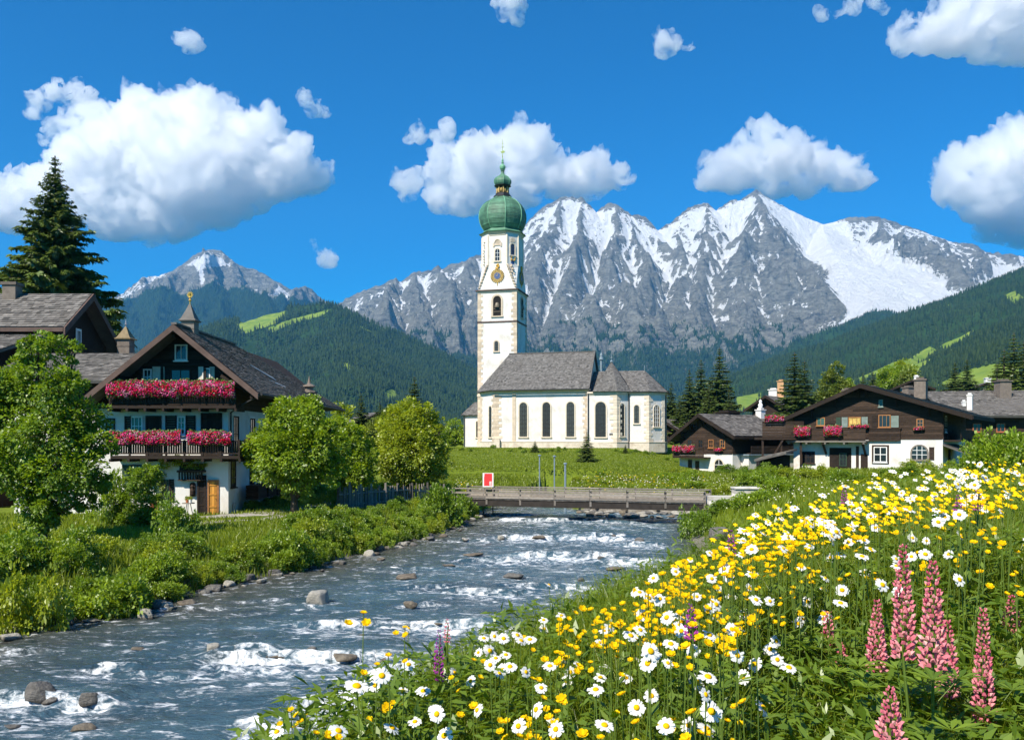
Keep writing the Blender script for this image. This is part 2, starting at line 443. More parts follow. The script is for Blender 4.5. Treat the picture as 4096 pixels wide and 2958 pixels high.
FOREST.append(pick(X, Y, H, np.where((V < 425), sstep(0.3, 0.6, green), 0)*(H > 60), 0.42, 6, 14, 26))

# --- the smaller peak on the left
YL = 7600
crestL = pl(ZA, YL, [(-900,760),(-500,720),(-200,690),(40,668),(100,640),(170,610),(250,538),(300,540),(350,520),(400,480),(440,450),(480,420),(560,398),(630,404),(690,450),(740,485),(830,505),(880,525),(930,560),(970,590),(1010,605),(1080,610),(1140,612),(1180,645),(1240,688),(1400,720)])
leftm = [(crestL, 1.1)]
def spL(k, *pts): leftm.append((pl3(ZA, pts), k))
spL(1.0, (560,398,7600),(540,480,7250),(560,560,6900),(600,612,6600),(640,700,6000),(600,820,5300))
spL(1.0, (480,420,7600),(430,510,7200),(380,595,6750),(300,680,6200),(250,800,5500))
spL(1.0, (690,450,7600),(690,560,7100),(760,640,6600),(860,690,6200),(900,800,5500))
spL(0.9, (250,538,7600),(220,620,7150),(120,690,6700),(40,800,5900))
spL(0.9, (930,560,7600),(900,650,7100),(950,690,6800))
spL(0.9, (1140,612,7600),(1090,670,7200),(1020,700,6900))
spL(0.7, (100,640,7600),(-50,700,6900),(-200,800,6000))
X, Y = fan(-60, 365, 420, 4600, 8300, 330)
H = tents(X, Y, leftm, [(900, 90), (300, 40), (110, 14)], 10)
near = sstep(7650, 7250, Y)
H = H + (ridged(X/600 + 3 + Y/2500, Y/1300, 4) - 0.42)*200*near + (ridged(X/230 + 3, Y/380, 5) - 0.45)*(12 + 120*near) + fbm(X/70, Y/70, 0, 4)*(8 + 8*near)
H = 15 + (H - 15)*np.interp(Y, [4600, 5200, 5800], [0, 0.6, 1])
U, V = to_uv(X, Y, H); up, sx, sy = normals_up(X, Y, H)
ua, va = (U - 100)/.1874, (V - 175)/.1874
snow = 0.02 + 0.6*(up - 0.62) + 0.5*fbm(X/380, Y/380, 8, 4) + 0.25*(H - 1300)/500
for pg, w_ in (([(470,480),(560,415),(640,440),(700,480),(600,495),(555,500),(560,560),(540,610),(530,540),(500,480)], .75), ([(740,560),(830,600),(920,640),(950,580),(1010,630),(1090,650),(1030,690),(940,665),(850,640)], .8), ([(90,650),(250,545),(420,480),(300,560),(170,640),(100,680)], .45)):
    snow = snow + w_*poly_mask(ua, va, pg, 14)
green = sstep(1230, 1120, H + 110*fbm(X/300, Y/300, 5.0, 4))
snow = snow*(1 - sstep(1250, 1100, H))
o = link('mountain', npmesh('mountain', np.stack([X, Y, H], -1).reshape(-1, 3), quads=grid_quads(*X.shape), mat=ROCK, smooth=True, attrs={'snow': snow, 'green': green})); tag(o, kind='structure')
FOREST.append(pick(X, Y, H, np.where(V < 430, green, 0)*(H > 80), 0.30, 8, 17, 32))

# --- wooded hills nearer by
def hill(lines, u0, u1, y0, y1, nu, ny, foot, meadow_polys, rock_polys, zone, dens, hts, seedz, amp=30):
    X, Y = fan(u0, u1, nu, y0, y1, ny)
    H = tents(X, Y, lines, [(500, 70), (170, 25)], foot)
    H = H + amp*fbm(X/260, Y/260, seedz, 5) 
    H = foot + (H - foot)*np.interp(Y, [y0, y0 + 0.22*(y1 - y0)], [0, 1])
    U, V = to_uv(X, Y, H)
    if zone == 'A': a, b = (U - 100)/.1874, (V - 175)/.1874
    else: a, b = (U - 500)/.23105, (V - 175)/.23105
    md = np.zeros(X.shape); rk = np.zeros(X.shape)
    for p, s in meadow_polys: md = np.maximum(md, poly_mask(a, b, p, s))
    for p, s in rock_polys: rk = np.maximum(rk, poly_mask(a, b, p, s)*(0.8 + 1.1*fbm(X/70, Y/70, 3, 4)))
    patch = fbm(X/200, Y/200, seedz + 4, 4)
    md = np.maximum(md, sstep(0.42, 0.6, patch)*0.8)
    o = link('hill', npmesh('hill', np.stack([X, Y, H], -1).reshape(-1, 3), quads=grid_quads(*X.shape), mat=HILL, smooth=True, attrs={'meadow': md, 'rock': rk})); tag(o, kind='structure')
    m = (1 - sstep(0.3, 0.6, md))*(1 - sstep(0.45, 0.7, rk))*(V < 436)*(Y > 950)
    m = m*np.clip(0.75 + 1.2*fbm(X/150, Y/150, seedz + 9, 4), 0.15, 1)
    FOREST.append(pick(X, Y, H, m, dens, 4, *hts))
    return X, Y, H
lh = pl(ZA, 3100, [(-900,960),(-300,950),(100,950),(500,900),(700,815),(850,732),(1000,702),(1240,697),(1290,705),(1380,735),(1500,790),(1600,850),(1700,910),(1800,980),(1900,1010),(2010,1090),(2200,1180),(2400,1260)])
hill([(lh, 0.55), (pl3(ZA, [(1240,697,3100),(1300,830,2700),(1350,980,2300),(1400,1120,1900)]), 0.5), (pl3(ZA, [(700,760,3100),(640,900,2600),(600,1060,2100)]), 0.5)], -40, 545, 1500, 3400, 520, 300, 12,
     [([(720,800),(840,730),(990,704),(985,750),(940,790),(760,850)], 8), ([(880,820),(1010,770),(1240,712),(1180,750),(1000,800),(920,840)], 8), ([(1480,1160),(1560,1135),(1610,1190),(1560,1220)], 10), ([(1290,1000),(1330,1000),(1350,1050),(1310,1040)], 6), ([(1410,895),(1440,890),(1440,910),(1415,912)], 4)],
     [], 'A', 0.6, (13, 24), 1.0)
ms = pl3(ZB, [(900,980,3300),(1100,850,3500),(1250,760,3700),(1340,705,3800),(1500,640,3950),(1630,578,4100),(1700,590,4200),(1760,615,4300),(1850,650,4400),(2000,700,4500)])
hill([(ms, 0.6), (pl3(ZB, [(1630,578,4100),(1560,700,3600),(1500,800,3200)]), 0.6), (pl3(ZB, [(1760,615,4300),(1720,720,3800)]), 0.6)], 690, 985, 2600, 4700, 300, 240, 12,
     [], [([(1560,760),(1640,650),(1740,640),(1800,690),(1700,740),(1600,800),(1400,830)], 25), ([(1380,800),(1500,780),(1560,820),(1450,850)], 20)], 'B', 0.42, (14, 26), 2.0, 40)
rh = pl3(ZB, [(900,985,1700),(1000,960,1800),(1200,920,2000),(1400,880,2150),(1600,810,2300),(1760,740,2400),(1870,660,2450),(2000,570,2500),(2130,500,2550),(2268,432,2600),(2500,330,2700),(2800,250,2800)])
hill([(rh, 0.36), (pl3(ZB, [(2268,432,2600),(2200,600,2000),(2150,720,1500),(2180,820,1000)]), 0.4), (pl3(ZB, [(1870,660,2450),(1830,760,1900),(1780,840,1400)]), 0.4), (pl3(ZB, [(2500,330,2700),(2420,600,1700),(2400,760,1100)]), 0.4)], 690, 1120, 420, 2900, 480, 330, 14,
     [([(1700,810),(1760,800),(1860,740),(1900,760),(1800,860),(1500,900)], 14), ([(2180,520),(2230,500),(2268,530),(2230,560)], 10), ([(2000,850),(2130,815),(2268,810),(2268,960),(1850,930)], 14), ([(1020,960),(1130,940),(1130,1020),(1020,1020)], 10), ([(1900,735),(1990,700),(2060,660),(2010,720),(1930,770)], 8)],
     [], 'B', 0.45, (9, 17), 3.0, 22)

def far_forest(P, name, label, mat):
    """thousands of far spruces in one mesh: two jagged stacked skirts each"""
    n = len(P)
    k = 5
    ang = rng.uniform(0, 2*PI, (n, 1)) + np.arange(k)*2*PI/k
    hgt = P[:, 3:4]; r = hgt*rng.uniform(0.15, 0.23, (n, 1))
    vs = []; 
    layers = [(0.0, 1.0, 0.62), (0.42, 0.6, 1.0)]
    out = []; tr = []; base = 0; tint = []
    t0 = rng.random(n)
    for (z0, rs, z1) in layers:
        rr = r*rs*rng.uniform(0.75, 1.2, (n, k))
        bx = P[:, 0:1] + np.cos(ang)*rr; by = P[:, 1:2] + np.sin(ang)*rr
        bz = P[:, 2:3] + hgt*(z0 + rng.uniform(-.05, .05, (n, k)))
        b = np.stack([bx, by, bz], -1)
        top = np.stack([P[:, 0], P[:, 1], P[:, 2] + P[:, 3]*z1], -1)[:, None, :]
        V = np.concatenate([b, top], 1).reshape(-1, 3)
        i0 = base + np.arange(n)[:, None]*(k+1)
        j = np.arange(k)
        tr.append(np.stack([i0 + j, i0 + (j+1) % k, np.broadcast_to(i0 + k, (n, k))], -1).reshape(-1, 3))
        out.append(V); base += len(V); tint.append(np.repeat(t0, k+1))
    o = link(name, npmesh(name, np.concatenate(out), tris=np.concatenate(tr), mat=mat, attrs={'tint': np.concatenate(tint)}))
    return tag(o, label, 'forest', kind='stuff')
FARWOOD = leafmat('far_spruce', (0.013, 0.027, 0.015), (0.040, 0.066, 0.026), 0.12, gloss=0)
for P, lb in zip(FOREST, ('dark spruce forest on the lower slopes of the snowy massif', 'dark spruce forest below the smaller left peak', 'dense spruce forest on the hill with the bright alpine meadow', 'patchy forest on the rocky spur below the glacier', 'green forest on the long slope at the right edge')):
    far_forest(P, 'forest', lb, FARWOOD)

# ------------------------------------------------------------------ air
def hazebox():
    n = NT('haze_air')
    v = n.n('ShaderNodeVolumePrincipled')
    v.inputs['Color'].default_value = (0.14, 0.53, 1.0, 1); v.inputs['Density'].default_value = 4.9e-5; v.inputs['Anisotropy'].default_value = 0.1
    n.lk(v.outputs[0], n.out.inputs['Volume'])
    m = MB(); m.box(-9000, -3000, -8, 9000, 8600, 2300)
    o = m.build('haze', n.m); return tag(o, 'pale blue air between the village and the mountains', 'haze', kind='stuff')
hazebox()

# ------------------------------------------------------------------ clouds
def cloudmat():
    n = NT('cloud_vapour'); co = n.geoco()
    v = n.n('ShaderNodeVolumePrincipled')
    v.inputs['Color'].default_value = (.982, .982, .982, 1); v.inputs['Anisotropy'].default_value = 0.45
    f = n.noise(co, 0.0036, 8, 0.68, 0.6)
    d = n.math('MULTIPLY', n.ramp(f, [(0.43, 0), (0.56, 1)]), 0.014)
    n.lk(d, v.inputs['Density'])
    n.lk(v.outputs[0], n.out.inputs['Volume'])
    n.m.cycles.volume_step_rate = 0.22
    return n.m
CLOUD = cloudmat()
def cloud(label, blobs, Yc, seed, vox=3.0, amp=1.0, flat=None):
    """blobs: (u, v, r) in pixels at distance Yc; voxel-merged, then billowed"""
    s = Yc/F; c0 = W(blobs[0][0], blobs[0][1], Yc)
    rg = random.Random(seed)
    m = MB()
    for (u, v, r) in blobs:
        p = W(u, v, Yc) - c0
        for q in range(3):
            d = Vector((rg.uniform(-.5, .5), rg.uniform(-.75, .75), rg.uniform(-.42, .42)))*r*s*(0 if q == 0 else 1)
            rr = r*s*(1 if q == 0 else rg.uniform(.5, .75))
            n_, k_ = 10, 14
            m.ring([(rr*math.sin(PI*i/n_) + 1e-3, -rr*math.cos(PI*i/n_)*0.92) for i in range(n_ + 1)], k_, p + d)
    tmp = m.build('cloud', CLOUD)
    md = tmp.modifiers.new('r', 'REMESH'); md.mode = 'VOXEL'; md.voxel_size = vox*s
    dg = bpy.context.evaluated_depsgraph_get()
    me = bpy.data.meshes.new_from_object(tmp.evaluated_get(dg))
    old = tmp.data; tmp.modifiers.clear()
    n = len(me.vertices); co = np.empty(n*3, np.float32); me.vertices.foreach_get('co', co); co = co.reshape(-1, 3)
    no = np.empty(n*3, np.float32); me.vertex_normals.foreach_get('vector', no); no = no.reshape(-1, 3)
    P = co/s
    bil = 0
    for (L, A) in ((34, 12), (15, 8.5), (7, 5), (3.4, 2.6)):
        q = np.abs(perlin(P[:, 0]/L + seed*3.1, P[:, 1]/L, P[:, 2]/L + seed))
        bil = bil + A*(q - 0.28)*1.7
    bil = bil + 1.5
    low = np.clip(0.65 + no[:, 2]*0.5, 0.25, 1.1)
    co = co + no*(bil*low*amp*s)[:, None]
    me.vertices.foreach_set('co', co.astype(np.float32).ravel())
    me.polygons.foreach_set('use_smooth', np.ones(len(me.polygons), bool))
    me.materials.clear(); me.materials.append(CLOUD); me.update()
    tmp.data = me; bpy.data.meshes.remove(old); tmp.location = c0
    return tag(tmp, label, 'cloud', 'white clouds in the blue sky')
def c2(*t): return [(a/2.2148, b/2.2148, r/2.2148) for a, b, r in t]
cloud('huge white cumulus cloud above the left peak and farmhouse', c2((420,350,150),(450,270,85),(330,300,95),(560,330,95),(620,370,80),(680,390,50),(240,340,105),(170,400,90),(260,450,95),(380,450,90),(330,500,50),(480,430,85),(560,420,60),(90,450,80),(20,450,75),(-60,440,80)), 12500, 1)
cloud('torn grey white cloud wisp above the left spruce', c2((90,225,26),(130,205,26),(170,215,28),(200,235,24),(70,245,20),(115,290,20),(95,310,16)), 13000, 2, 1.6, 0.9)
cloud('small round cloud puff alone at the upper left', c2((420,92,28),(408,88,20),(435,95,20)), 13500, 3, 1.3, .8)
cloud('small ragged cloud right of the huge cumulus', c2((695,240,24),(680,225,15),(725,250,14),(703,222,12)), 13200, 4, 1.3, .8)
cloud('tiny cloud puff floating above the notch between the mountains', c2((722,570,22),(705,553,14),(700,543,8),(735,578,16)), 11000, 5, 1.2, .7)
cloud('wide white cloud directly behind the church dome', c2((1080,360,75),(1160,350,75),(1000,380,60),(1230,385,60),(1310,390,55),(1370,395,32),(1030,430,55),(1120,420,60),(980,440,38),(895,400,32),(900,430,24),(1180,420,40)), 12500, 6, 2.4)
cloud('thin flat cloud streak left of the church spire', c2((930,300,20),(905,308,14),(965,300,15),(990,300,10)), 13000, 7, 1.2, .8)
cloud('domed white cloud over the highest snowy summit', c2((1720,345,68),(1640,370,58),(1800,365,58),(1860,380,50),(1590,385,42),(1900,395,34),(1720,395,48),(1790,405,36),(1570,400,25)), 12500, 8, 2.2)
cloud('tall white cloud cut by the right edge above the ridge', c2((2200,380,95),(2260,340,90),(2130,400,70),(2180,440,65),(2280,440,90),(2100,400,40),(2330,380,110)), 12500, 9, 2.4)
cloud('faint low cloud under the tall cloud at the right edge', c2((2220,510,34),(2180,515,22),(2260,520,34),(2310,520,40)), 13000, 10, 1.6, .9)
cloud('long white cloud in the top right corner', c2((2120,60,70),(2200,50,80),(2060,75,50),(2000,90,36),(2280,75,70),(2180,110,35),(2350,70,90),(2150,10,60),(2250,0,70)), 12500, 11, 2.4)
cloud('torn faint cloud shreds left of the top right cloud', c2((1890,15,22),(1860,25,14),(1940,10,16),(1825,35,12),(1960,20,14)), 13500, 12, 1.2, .9)
cloud('small cloud cut by the top edge of the sky', c2((1125,15,28),(1145,38,20),(1110,5,22),(1155,20,18)), 13500, 13, 1.3, .8)
cloud('small wedge shaped cloud in the clear sky right of the spire', c2((1465,85,18),(1470,110,22),(1500,98,16),(1530,103,12),(1455,70,12)), 13500, 14, 1.2, .8)
# ------------------------------------------------------------------ valley floor and river
LY = np.array([-12, 0, 10, 18, 22.2, 25.2, 29, 32, 38.4, 48.5, 56, 61, 70, 80, 95]); LX = np.array([-22, -18, -16, -14.5, -13.3, -10.9, -10.0, -8.4, -6.2, -3.3, -2.4, -2.0, -0.5, 4, 22])
RY = np.array([-12, -5, 0, 5, 10, 15, 20, 28, 35, 46, 52, 56, 58.5, 60, 62, 66, 74, 90]); RX = np.array([-6, -4.8, -3.4, -1.95, 0.3, 2.4, 4.2, 6.3, 7.7, 9.6, 10.9, 12.2, 11.0, 6.0, 4.6, 4.4, 8.0, 26.0])
def shoreL(y): return np.interp(y, LY, LX)
def shoreR(y): return np.interp(y, RY, RX)
def ground(X, Y):
    X = np.asarray(X, float); Y = np.asarray(Y, float)
    dl = shoreL(Y) - X          # metres inland on the left
    dr = X - shoreR(Y)          # metres inland on the right
    n1 = fbm(X/3.1, Y/3.1, 0.2, 3); n2 = fbm(X/11, Y/11, 4.2, 3)
    # left bank
    zl = 1.05*sstep(0.0, 2.6, dl) + 0.10*n1*sstep(0, 2, dl) + 0.12*n2*sstep(3, 8, dl) + 0.5*sstep(6, 18, dl)*sstep(34, 20, Y)
    # right bank and meadow
    Hn = np.interp(Y, [-10, 2, 6, 10, 25, 40, 50, 60], [3.75, 3.7, 3.63, 3.1, 2.1, 1.7, 1.45, 1.4])
    Wd = np.interp(Y, [0, 5, 10, 25, 50], [1.7, 2.2, 3.4, 4.5, 3.2])
    lat = np.where(Y < 15, 0.85*(1 - np.exp(-np.clip(X, 0, 99)/3.0))*(1 + 0.5*sstep(6, 12, Y)), 0)
    latf = np.interp(Y, [10, 22, 35, 50], [2.7, 2.6, 2.0, 1.5])*(1 - np.exp(-np.clip(dr - 2, 0, 99)/np.interp(Y, [25, 50], [6, 12])))
    b = sstep(10, 24, Y)
    zr = Hn*sstep(-0.1, 1, dr/Wd)**0.8 + (lat*(1 - b) + latf*b)*sstep(0.5, 1.3, dr/Wd) + 0.07*n1*sstep(0, 2, dr) + 0.12*n2*sstep(6, 12, dr)
    # slope up to the church beyond the river
    far = np.interp(Y, [57.5, 59.5, 63, 80, 104, 118, 150, 300, 600, 3000], [-0.5, 0.15, 1.3, 2.5, 4.05, 4.15, 5.0, 13, 22, 22])
    far = np.where(Y > 120, far - sstep(30, -10, X)*(far - 5.0 - np.interp(Y, [120, 1200, 2000], [0, 0, 7])), far)
    fr = np.interp(Y, [58, 63, 72, 84, 95, 120, 150, 200, 300, 500, 900], [0.3, 1.4, 2.1, 1.75, 2.2, 4.2, 6.0, 8.5, 12, 13.5, 14]) + np.clip(X - 22, 0, 60)*0.03
    wr = sstep(13, 20, X)
    far = far*(1 - wr) + fr*wr
    far = far + 0.12*n2 + 0.05*n1
    ch = np.minimum(X - shoreL(Y), shoreR(Y) - X)      # inside the channel
    bed = -0.45 + 0.18*n1
    land = np.where(dl > 0, zl, np.where(dr > 0, zr, bed))
    t = sstep(58, 63, Y)*(X > shoreR(Y)) + sstep(60, 76, Y)*(X <= shoreR(Y))
    t = np.clip(t, 0, 1)
    tr = sstep(50, 64, Y)
    mixr = np.where(dr > 0, zr*(1 - tr) + far*tr, 0)
    gravel = np.clip((dr)*0.16, -0.4, 0.9)
    mixr = np.where((dr > 0) & (Y > 53) & (Y < 64) & (X < 15), np.minimum(mixr, gravel + 0.05*n1 + np.clip(Y - 60, 0, 9)*0.3), mixr)
    tl = sstep(58, 90, Y)
    mixl = np.where(dl > 0, zl*(1 - tl) + far*tl, 0)
    z = np.where(dl > 0, mixl, np.where(dr > 0, mixr, bed))
    z = np.where(Y > 78, far, z)
    return z
def gz(x, y): return float(ground(np.array([x]), np.array([y]))[0])

def groundmat():
    n = NT('ground_soil'); co = n.geoco()
    a = n.noise(co, 0.9, 5, 0.6); b = n.noise(co, 0.11, 5, 0.6); c = n.noise(co, 6.0, 4, 0.6)
    g = n.ramp(a, [(0.3, (0.075, 0.11, 0.010)), (0.6, (0.15, 0.20, 0.016)), (0.8, (0.22, 0.25, 0.028))])
    g = n.mix(n.ramp(b, [(0.45, 0), (0.62, 0.6)]), g, (0.19, 0.25, 0.035))
    g = n.mix(n.ramp(c, [(0.35, 0.5), (0.6, 0)]), g, (0.03, 0.055, 0.01))
    st = n.ramp(n.noise(co, 3.2, 6, 0.7), [(0.3, (0.06, 0.052, 0.04)), (0.55, (0.22, 0.20, 0.165)), (0.75, (0.36, 0.34, 0.30))])
    m = n.ramp(n.math('ADD', n.attr('stone'), n.math('MULTIPLY', n.math('SUBTRACT', a, 0.5), 0.5)), [(0.45, 0), (0.55, 1)])
    col = n.mix(m, g, st)
    return n.done(n.bsdf(col, 0.95, n.bump(n.noise(co, 5, 5, 0.7), 0.6, 0.08), 0, 0.1))
GROUND = groundmat()
ys = np.concatenate([np.linspace(-12, 2, 40)[:-1], np.geomspace(2, 3400, 560)])
ss = np.linspace(-1, 1, 620); ss = np.sign(ss)*np.abs(ss)**1.15
Yg, Sg = np.meshgrid(ys, ss, indexing='ij')
Xg = Sg*(24 + 0.80*np.clip(Yg, 0, None))
Zg = ground(Xg, Yg)
dlg = shoreL(Yg) - Xg; drg = Xg - shoreR(Yg)
stone = np.where((dlg < 1.0) & (drg < 0.9) & (Yg < 61), 1.0, 0.0)
stone = np.maximum(stone, np.where((Yg > 54) & (Yg < 61.5) & (drg > -1) & (Xg < 14), 1, 0))
go = link('ground', npmesh('ground', np.stack([Xg, Yg, Zg], -1).reshape(-1, 3), quads=grid_quads(*Xg.shape), mat=GROUND, smooth=True, attrs={'stone': stone})); tag(go, kind='structure')

# ------------------------------------------------------------------ rocks
def rockm(name, c1, c2, wet):
    n = NT(name); co = n.geoco()
    a = n.noise(co, 4.0, 6, 0.7); b = n.noise(n.mapping(co, (1, 1, 3)), 9.0, 5, 0.65)
    col = n.ramp(a, [(0.3, c1), (0.7, c2)])
    col = n.mix(n.ramp(b, [(0.5, 0), (0.75, 0.5)]), col, (0.13, 0.11, 0.08))
    z = n.n('ShaderNodeSeparateXYZ', i_0=co).outputs[2]
    w = n.ramp(n.math('ADD', n.math('MULTIPLY', z, 4.0), n.math('MULTIPLY', a, 0.6)), [(0.30, 1), (0.62, 0)])
    col = n.mix(n.math('MULTIPLY', w, wet), col, (0.05, 0.042, 0.03))
    return n.done(n.bsdf(col, 0.75, n.bump(n.math('ADD', a, n.math('MULTIPLY', b, 0.6)), 1.0, 0.14), 0, 0.3))
STONE_P = rockm('pale_stone', (0.30, 0.28, 0.235), (0.50, 0.47, 0.40), 0.9)
STONE_G = rockm('grey_stone', (0.075, 0.072, 0.066), (0.25, 0.235, 0.21), 0.9)
STONE_B = rockm('brown_stone', (0.10, 0.08, 0.06), (0.28, 0.235, 0.17), 0.9)
_ico = {}
def icos(sub):
    if sub not in _ico:
        import bmesh
        bm = bmesh.new(); bmesh.ops.create_icosphere(bm, subdivisions=sub, radius=1)
        bm.verts.ensure_lookup_table()
        _ico[sub] = (np.array([v.co[:] for v in bm.verts]), np.array([[v.index for v in f.verts] for f in bm.faces])); bm.free()
    return _ico[sub]
def rockmesh(seed, sub=4, flat=0.7, cuts=12):
    V, T = icos(sub); V = V.copy(); rg = np.random.default_rng(seed)
    for _ in range(cuts):         # chop flat facets
        d = rg.normal(size=3); d /= np.linalg.norm(d); h = rg.uniform(0.42, 0.82)
        p = V @ d; V = V - np.outer(np.clip(p - h, 0, None)*0.97, d)
    V = V + (0.09*fbm(V[:, 0]*1.6 + seed, V[:, 1]*1.6, V[:, 2]*1.6, 4) + 0.06*fbm(V[:, 0]*5 + seed, V[:, 1]*6, V[:, 2]*6, 3))[:, None]*V
    V[:, 2] *= flat
    return V, T
ROCKV = [rockmesh(s, 3, f) for s, f in ((1, .75), (2, .6), (3, .85), (4, .55), (5, .7), (6, .5))]
RMESH = {}
for i, (V, T) in enumerate(ROCKV):
    for j, m in enumerate((STONE_P, STONE_G, STONE_B)):
        RMESH[i, j] = npmesh('rock', V, tris=T, mat=m, smooth=False)
ROCKS = []
def rock(u, v, wpx, label, kind=0, shape=0, z=0.0, hr=1.0, group=None, rz=None, sink=0.3):
    """a rock whose waterline middle is seen at (u, v) in the 2268 wide view, wpx wide"""
    y = (CZ - z)/((v/2.2148 - HZ)/F); x = (u/2.2148 - 512)/F*y
    r = wpx/2.2148/F*y/2
    o = link('rock', RMESH[shape, kind])
    hz = r*hr
    o.scale = (r*1.08, r*0.9, hz); o.location = (x, y + r*0.4, z + hz*(0.7 - sink) - 0.12*hz)
    o.rotation_euler = (random.uniform(-.15, .15), random.uniform(-.15, .15), random.uniform(0, 6.28) if rz is None else rz)
    ROCKS.append((x, y + r*0.4, r))
    return tag(o, label, 'rock', group)
GRV = 'rocks in the river'
rock(708, 1340, 64, 'large pale boulder alone in mid river, rounded top', 0, 0, hr=1.15, group=GRV)
rock(468, 1452, 54, 'pale rounded boulder beside the white cascade in the near river', 0, 4, hr=1.0, group=GRV)
rock(88, 1552, 70, 'dark pointed double rock in white water at the lower left', 1, 2, hr=1.3, group=GRV)
rock(110, 1556, 40, 'low grey rock leaning against the dark pointed rock', 1, 5, hr=.9, group=GRV)
rock(188, 1562, 50, 'dark round grey boulder right of the pointed rock in the foam', 1, 0, hr=1.35, group=GRV)
rock(172, 1622, 66, 'low brown rock at the bottom edge of the river', 2, 3, hr=.7, group=GRV)
rock(322, 1368, 38, 'square pale grey boulder close to the left shore stones', 0, 2, hr=1.2, group=GRV)
rock(908, 1346, 46, 'brownish half sunk boulder right of the large pale boulder', 2, 1, hr=.95, group=GRV)
rock(902, 1282, 58, 'flat dark rock with white water below mid river', 2, 3, hr=.5, group=GRV)
rock(690, 1452, 34, 'grey rock set in the ledge of the near cascade', 1, 4, hr=1.2, group=GRV)
rock(1140, 1280, 60, 'flat pale grey slab in the middle of the river', 1, 3, hr=.6, group=GRV)
rock(1284, 1290, 26, 'small dark round stone near the flowery bank', 1, 0, hr=.9, group=GRV)
rock(1108, 1194, 22, 'small pale stone in the upper rapids', 0, 2, hr=1.0, group=GRV)
rock(950, 1195, 28, 'low brown stone in the upper rapids by the left bank', 2, 1, hr=.7, group=GRV)
rock(1030, 1196, 24, 'small tan stone left of the pale stone in the rapids', 0, 1, hr=.7, group=GRV)
rock(1190, 1192, 38, 'flat brown stone at the head of the rapids', 2, 3, hr=.55, group=GRV)
rock(1355, 1190, 20, 'small dark stone right of the upper rapids', 1, 0, hr=1.0, group=GRV)
rock(1420, 1202, 30, 'grey rounded stone near the right bank rapids', 1, 2, hr=.9, group=GRV)
rock(1330, 1240, 24, 'little dark stone below the rapids on the right', 1, 4, hr=.8, group=GRV)
rock(1360, 1262, 52, 'flat brown slab washed over below the right rapids', 2, 5, hr=.45, group=GRV)
rock(1045, 1232, 58, 'flat brown slab at the ledge below the rapids', 2, 3, hr=.4, group=GRV)
rock(990, 1255, 36, 'low brown rock left of the ledge below the rapids', 2, 1, hr=.5, group=GRV)
rock(800, 1412, 26, 'small brown rock breaking the water near mid river', 2, 4, hr=.6, group=GRV)
rock(970, 1385, 60, 'long brown rock under the white water near the flowers', 2, 5, hr=.4, group=GRV)
rock(610, 1455, 60, 'dark flat rock forming the lip of the near cascade', 2, 5, hr=.5, group=GRV)
rock(760, 1462, 70, 'dark brown rock at the right end of the near cascade', 2, 3, hr=.6, group=GRV)
rock(855, 1470, 50, 'dark wet rock near the red flower at the cascade', 2, 1, hr=.6, group=GRV)
rock(20, 1612, 44, 'grey flat rock cut by the left edge of the river', 1, 3, hr=.5, group=GRV)
rock(300, 1440, 40, 'small brown rock in the riffle of the near river', 2, 1, hr=.5, group=GRV)
# the stones along the left shore, big ones first
GLS = 'stones along the left shore'
for (u, v, w_, k, s_, h_, lb) in ((130,1385,62,1,1,.95,'big grey slanted boulder on the left shore'), (28,1402,48,0,2,1.0,'pale rounded boulder at the left edge of the shore'), (90,1392,34,1,0,.9,'grey stone between two larger boulders on the left shore'), (200,1378,44,1,5,.6,'low mossy grey stone on the left shore'), (470,1310,50,1,3,.9,'grey boulder at the tip of the overgrown left bank'), (462,1298,40,1,1,.9,'upper grey boulder behind the one at the bank tip'), (415,1340,52,2,3,.6,'reddish flat stone on the left shore below the bushes'), (370,1345,34,0,2,.8,'pale stone beside the reddish flat stone'), (575,1290,30,0,1,.8,'pale pointed stone below the bushes of the left bank'), (535,1290,34,2,4,.7,'brown stone at the foot of the left bank bushes'), (820,1232,36,0,2,.8,'pale stone at the waterline below the far left bushes'), (845,1240,24,2,1,.7,'tan stone beside the pale stone at the waterline'), (780,1225,34,1,0,.9,'dark stone in the shade of the left bank bushes')):
    rock(u, v, w_, lb, k, s_, 0, h_, GLS)
rr = random.Random(5)
for i in range(70):
    y = 17 + 42*rr.random()**1.3; x = float(shoreL(y)) + rr.uniform(-0.5, 0.9); r = rr.uniform(0.12, 0.36)
    o = link('rock', RMESH[rr.randrange(6), rr.choice((0, 1, 1, 2))]); o.scale = (r, r*rr.uniform(.7, 1.1), r*rr.uniform(.6, 1)); o.location = (x, y, r*0.12); o.rotation_euler = (0, 0, rr.uniform(0, 6))
    tag(o, 'small grey stone among others along the left waterline', 'rock', 'small stones at the left waterline')
for i in range(110):
    t = rr.random(); x = 4.6 + 9.5*t; y = 57.6 + rr.uniform(-2.6, 3.4) - 1.5*max(0, t - .6); r = rr.uniform(0.15, 0.5)*(1.3 if rr.random() < .2 else 1)
    o = link('rock', RMESH[rr.randrange(6), rr.choice((0, 1, 0, 2))]); o.scale = (r, r*rr.uniform(.7, 1.1), r*rr.uniform(.5, .9)); o.location = (x, y, max(0, gz(x, y)) + r*0.15); o.rotation_euler = (0, 0, rr.uniform(0, 6))
    tag(o, 'pale stone on the gravel shore under the bridge', 'rock', 'stones on the gravel shore under the bridge')
rock(1590, 1192, 60, 'big grey boulder on the right bank among bushes', 1, 2, 0.9, 1.0, 'boulders on the right bank')
rock(1625, 1195, 40, 'brownish boulder right of the big grey one on the right bank', 2, 1, 1.1, 1.0, 'boulders on the right bank')
rock(1600, 1235, 46, 'brown boulder lower on the right bank above yellow flowers', 2, 4, 1.1, 1.3, 'boulders on the right bank')

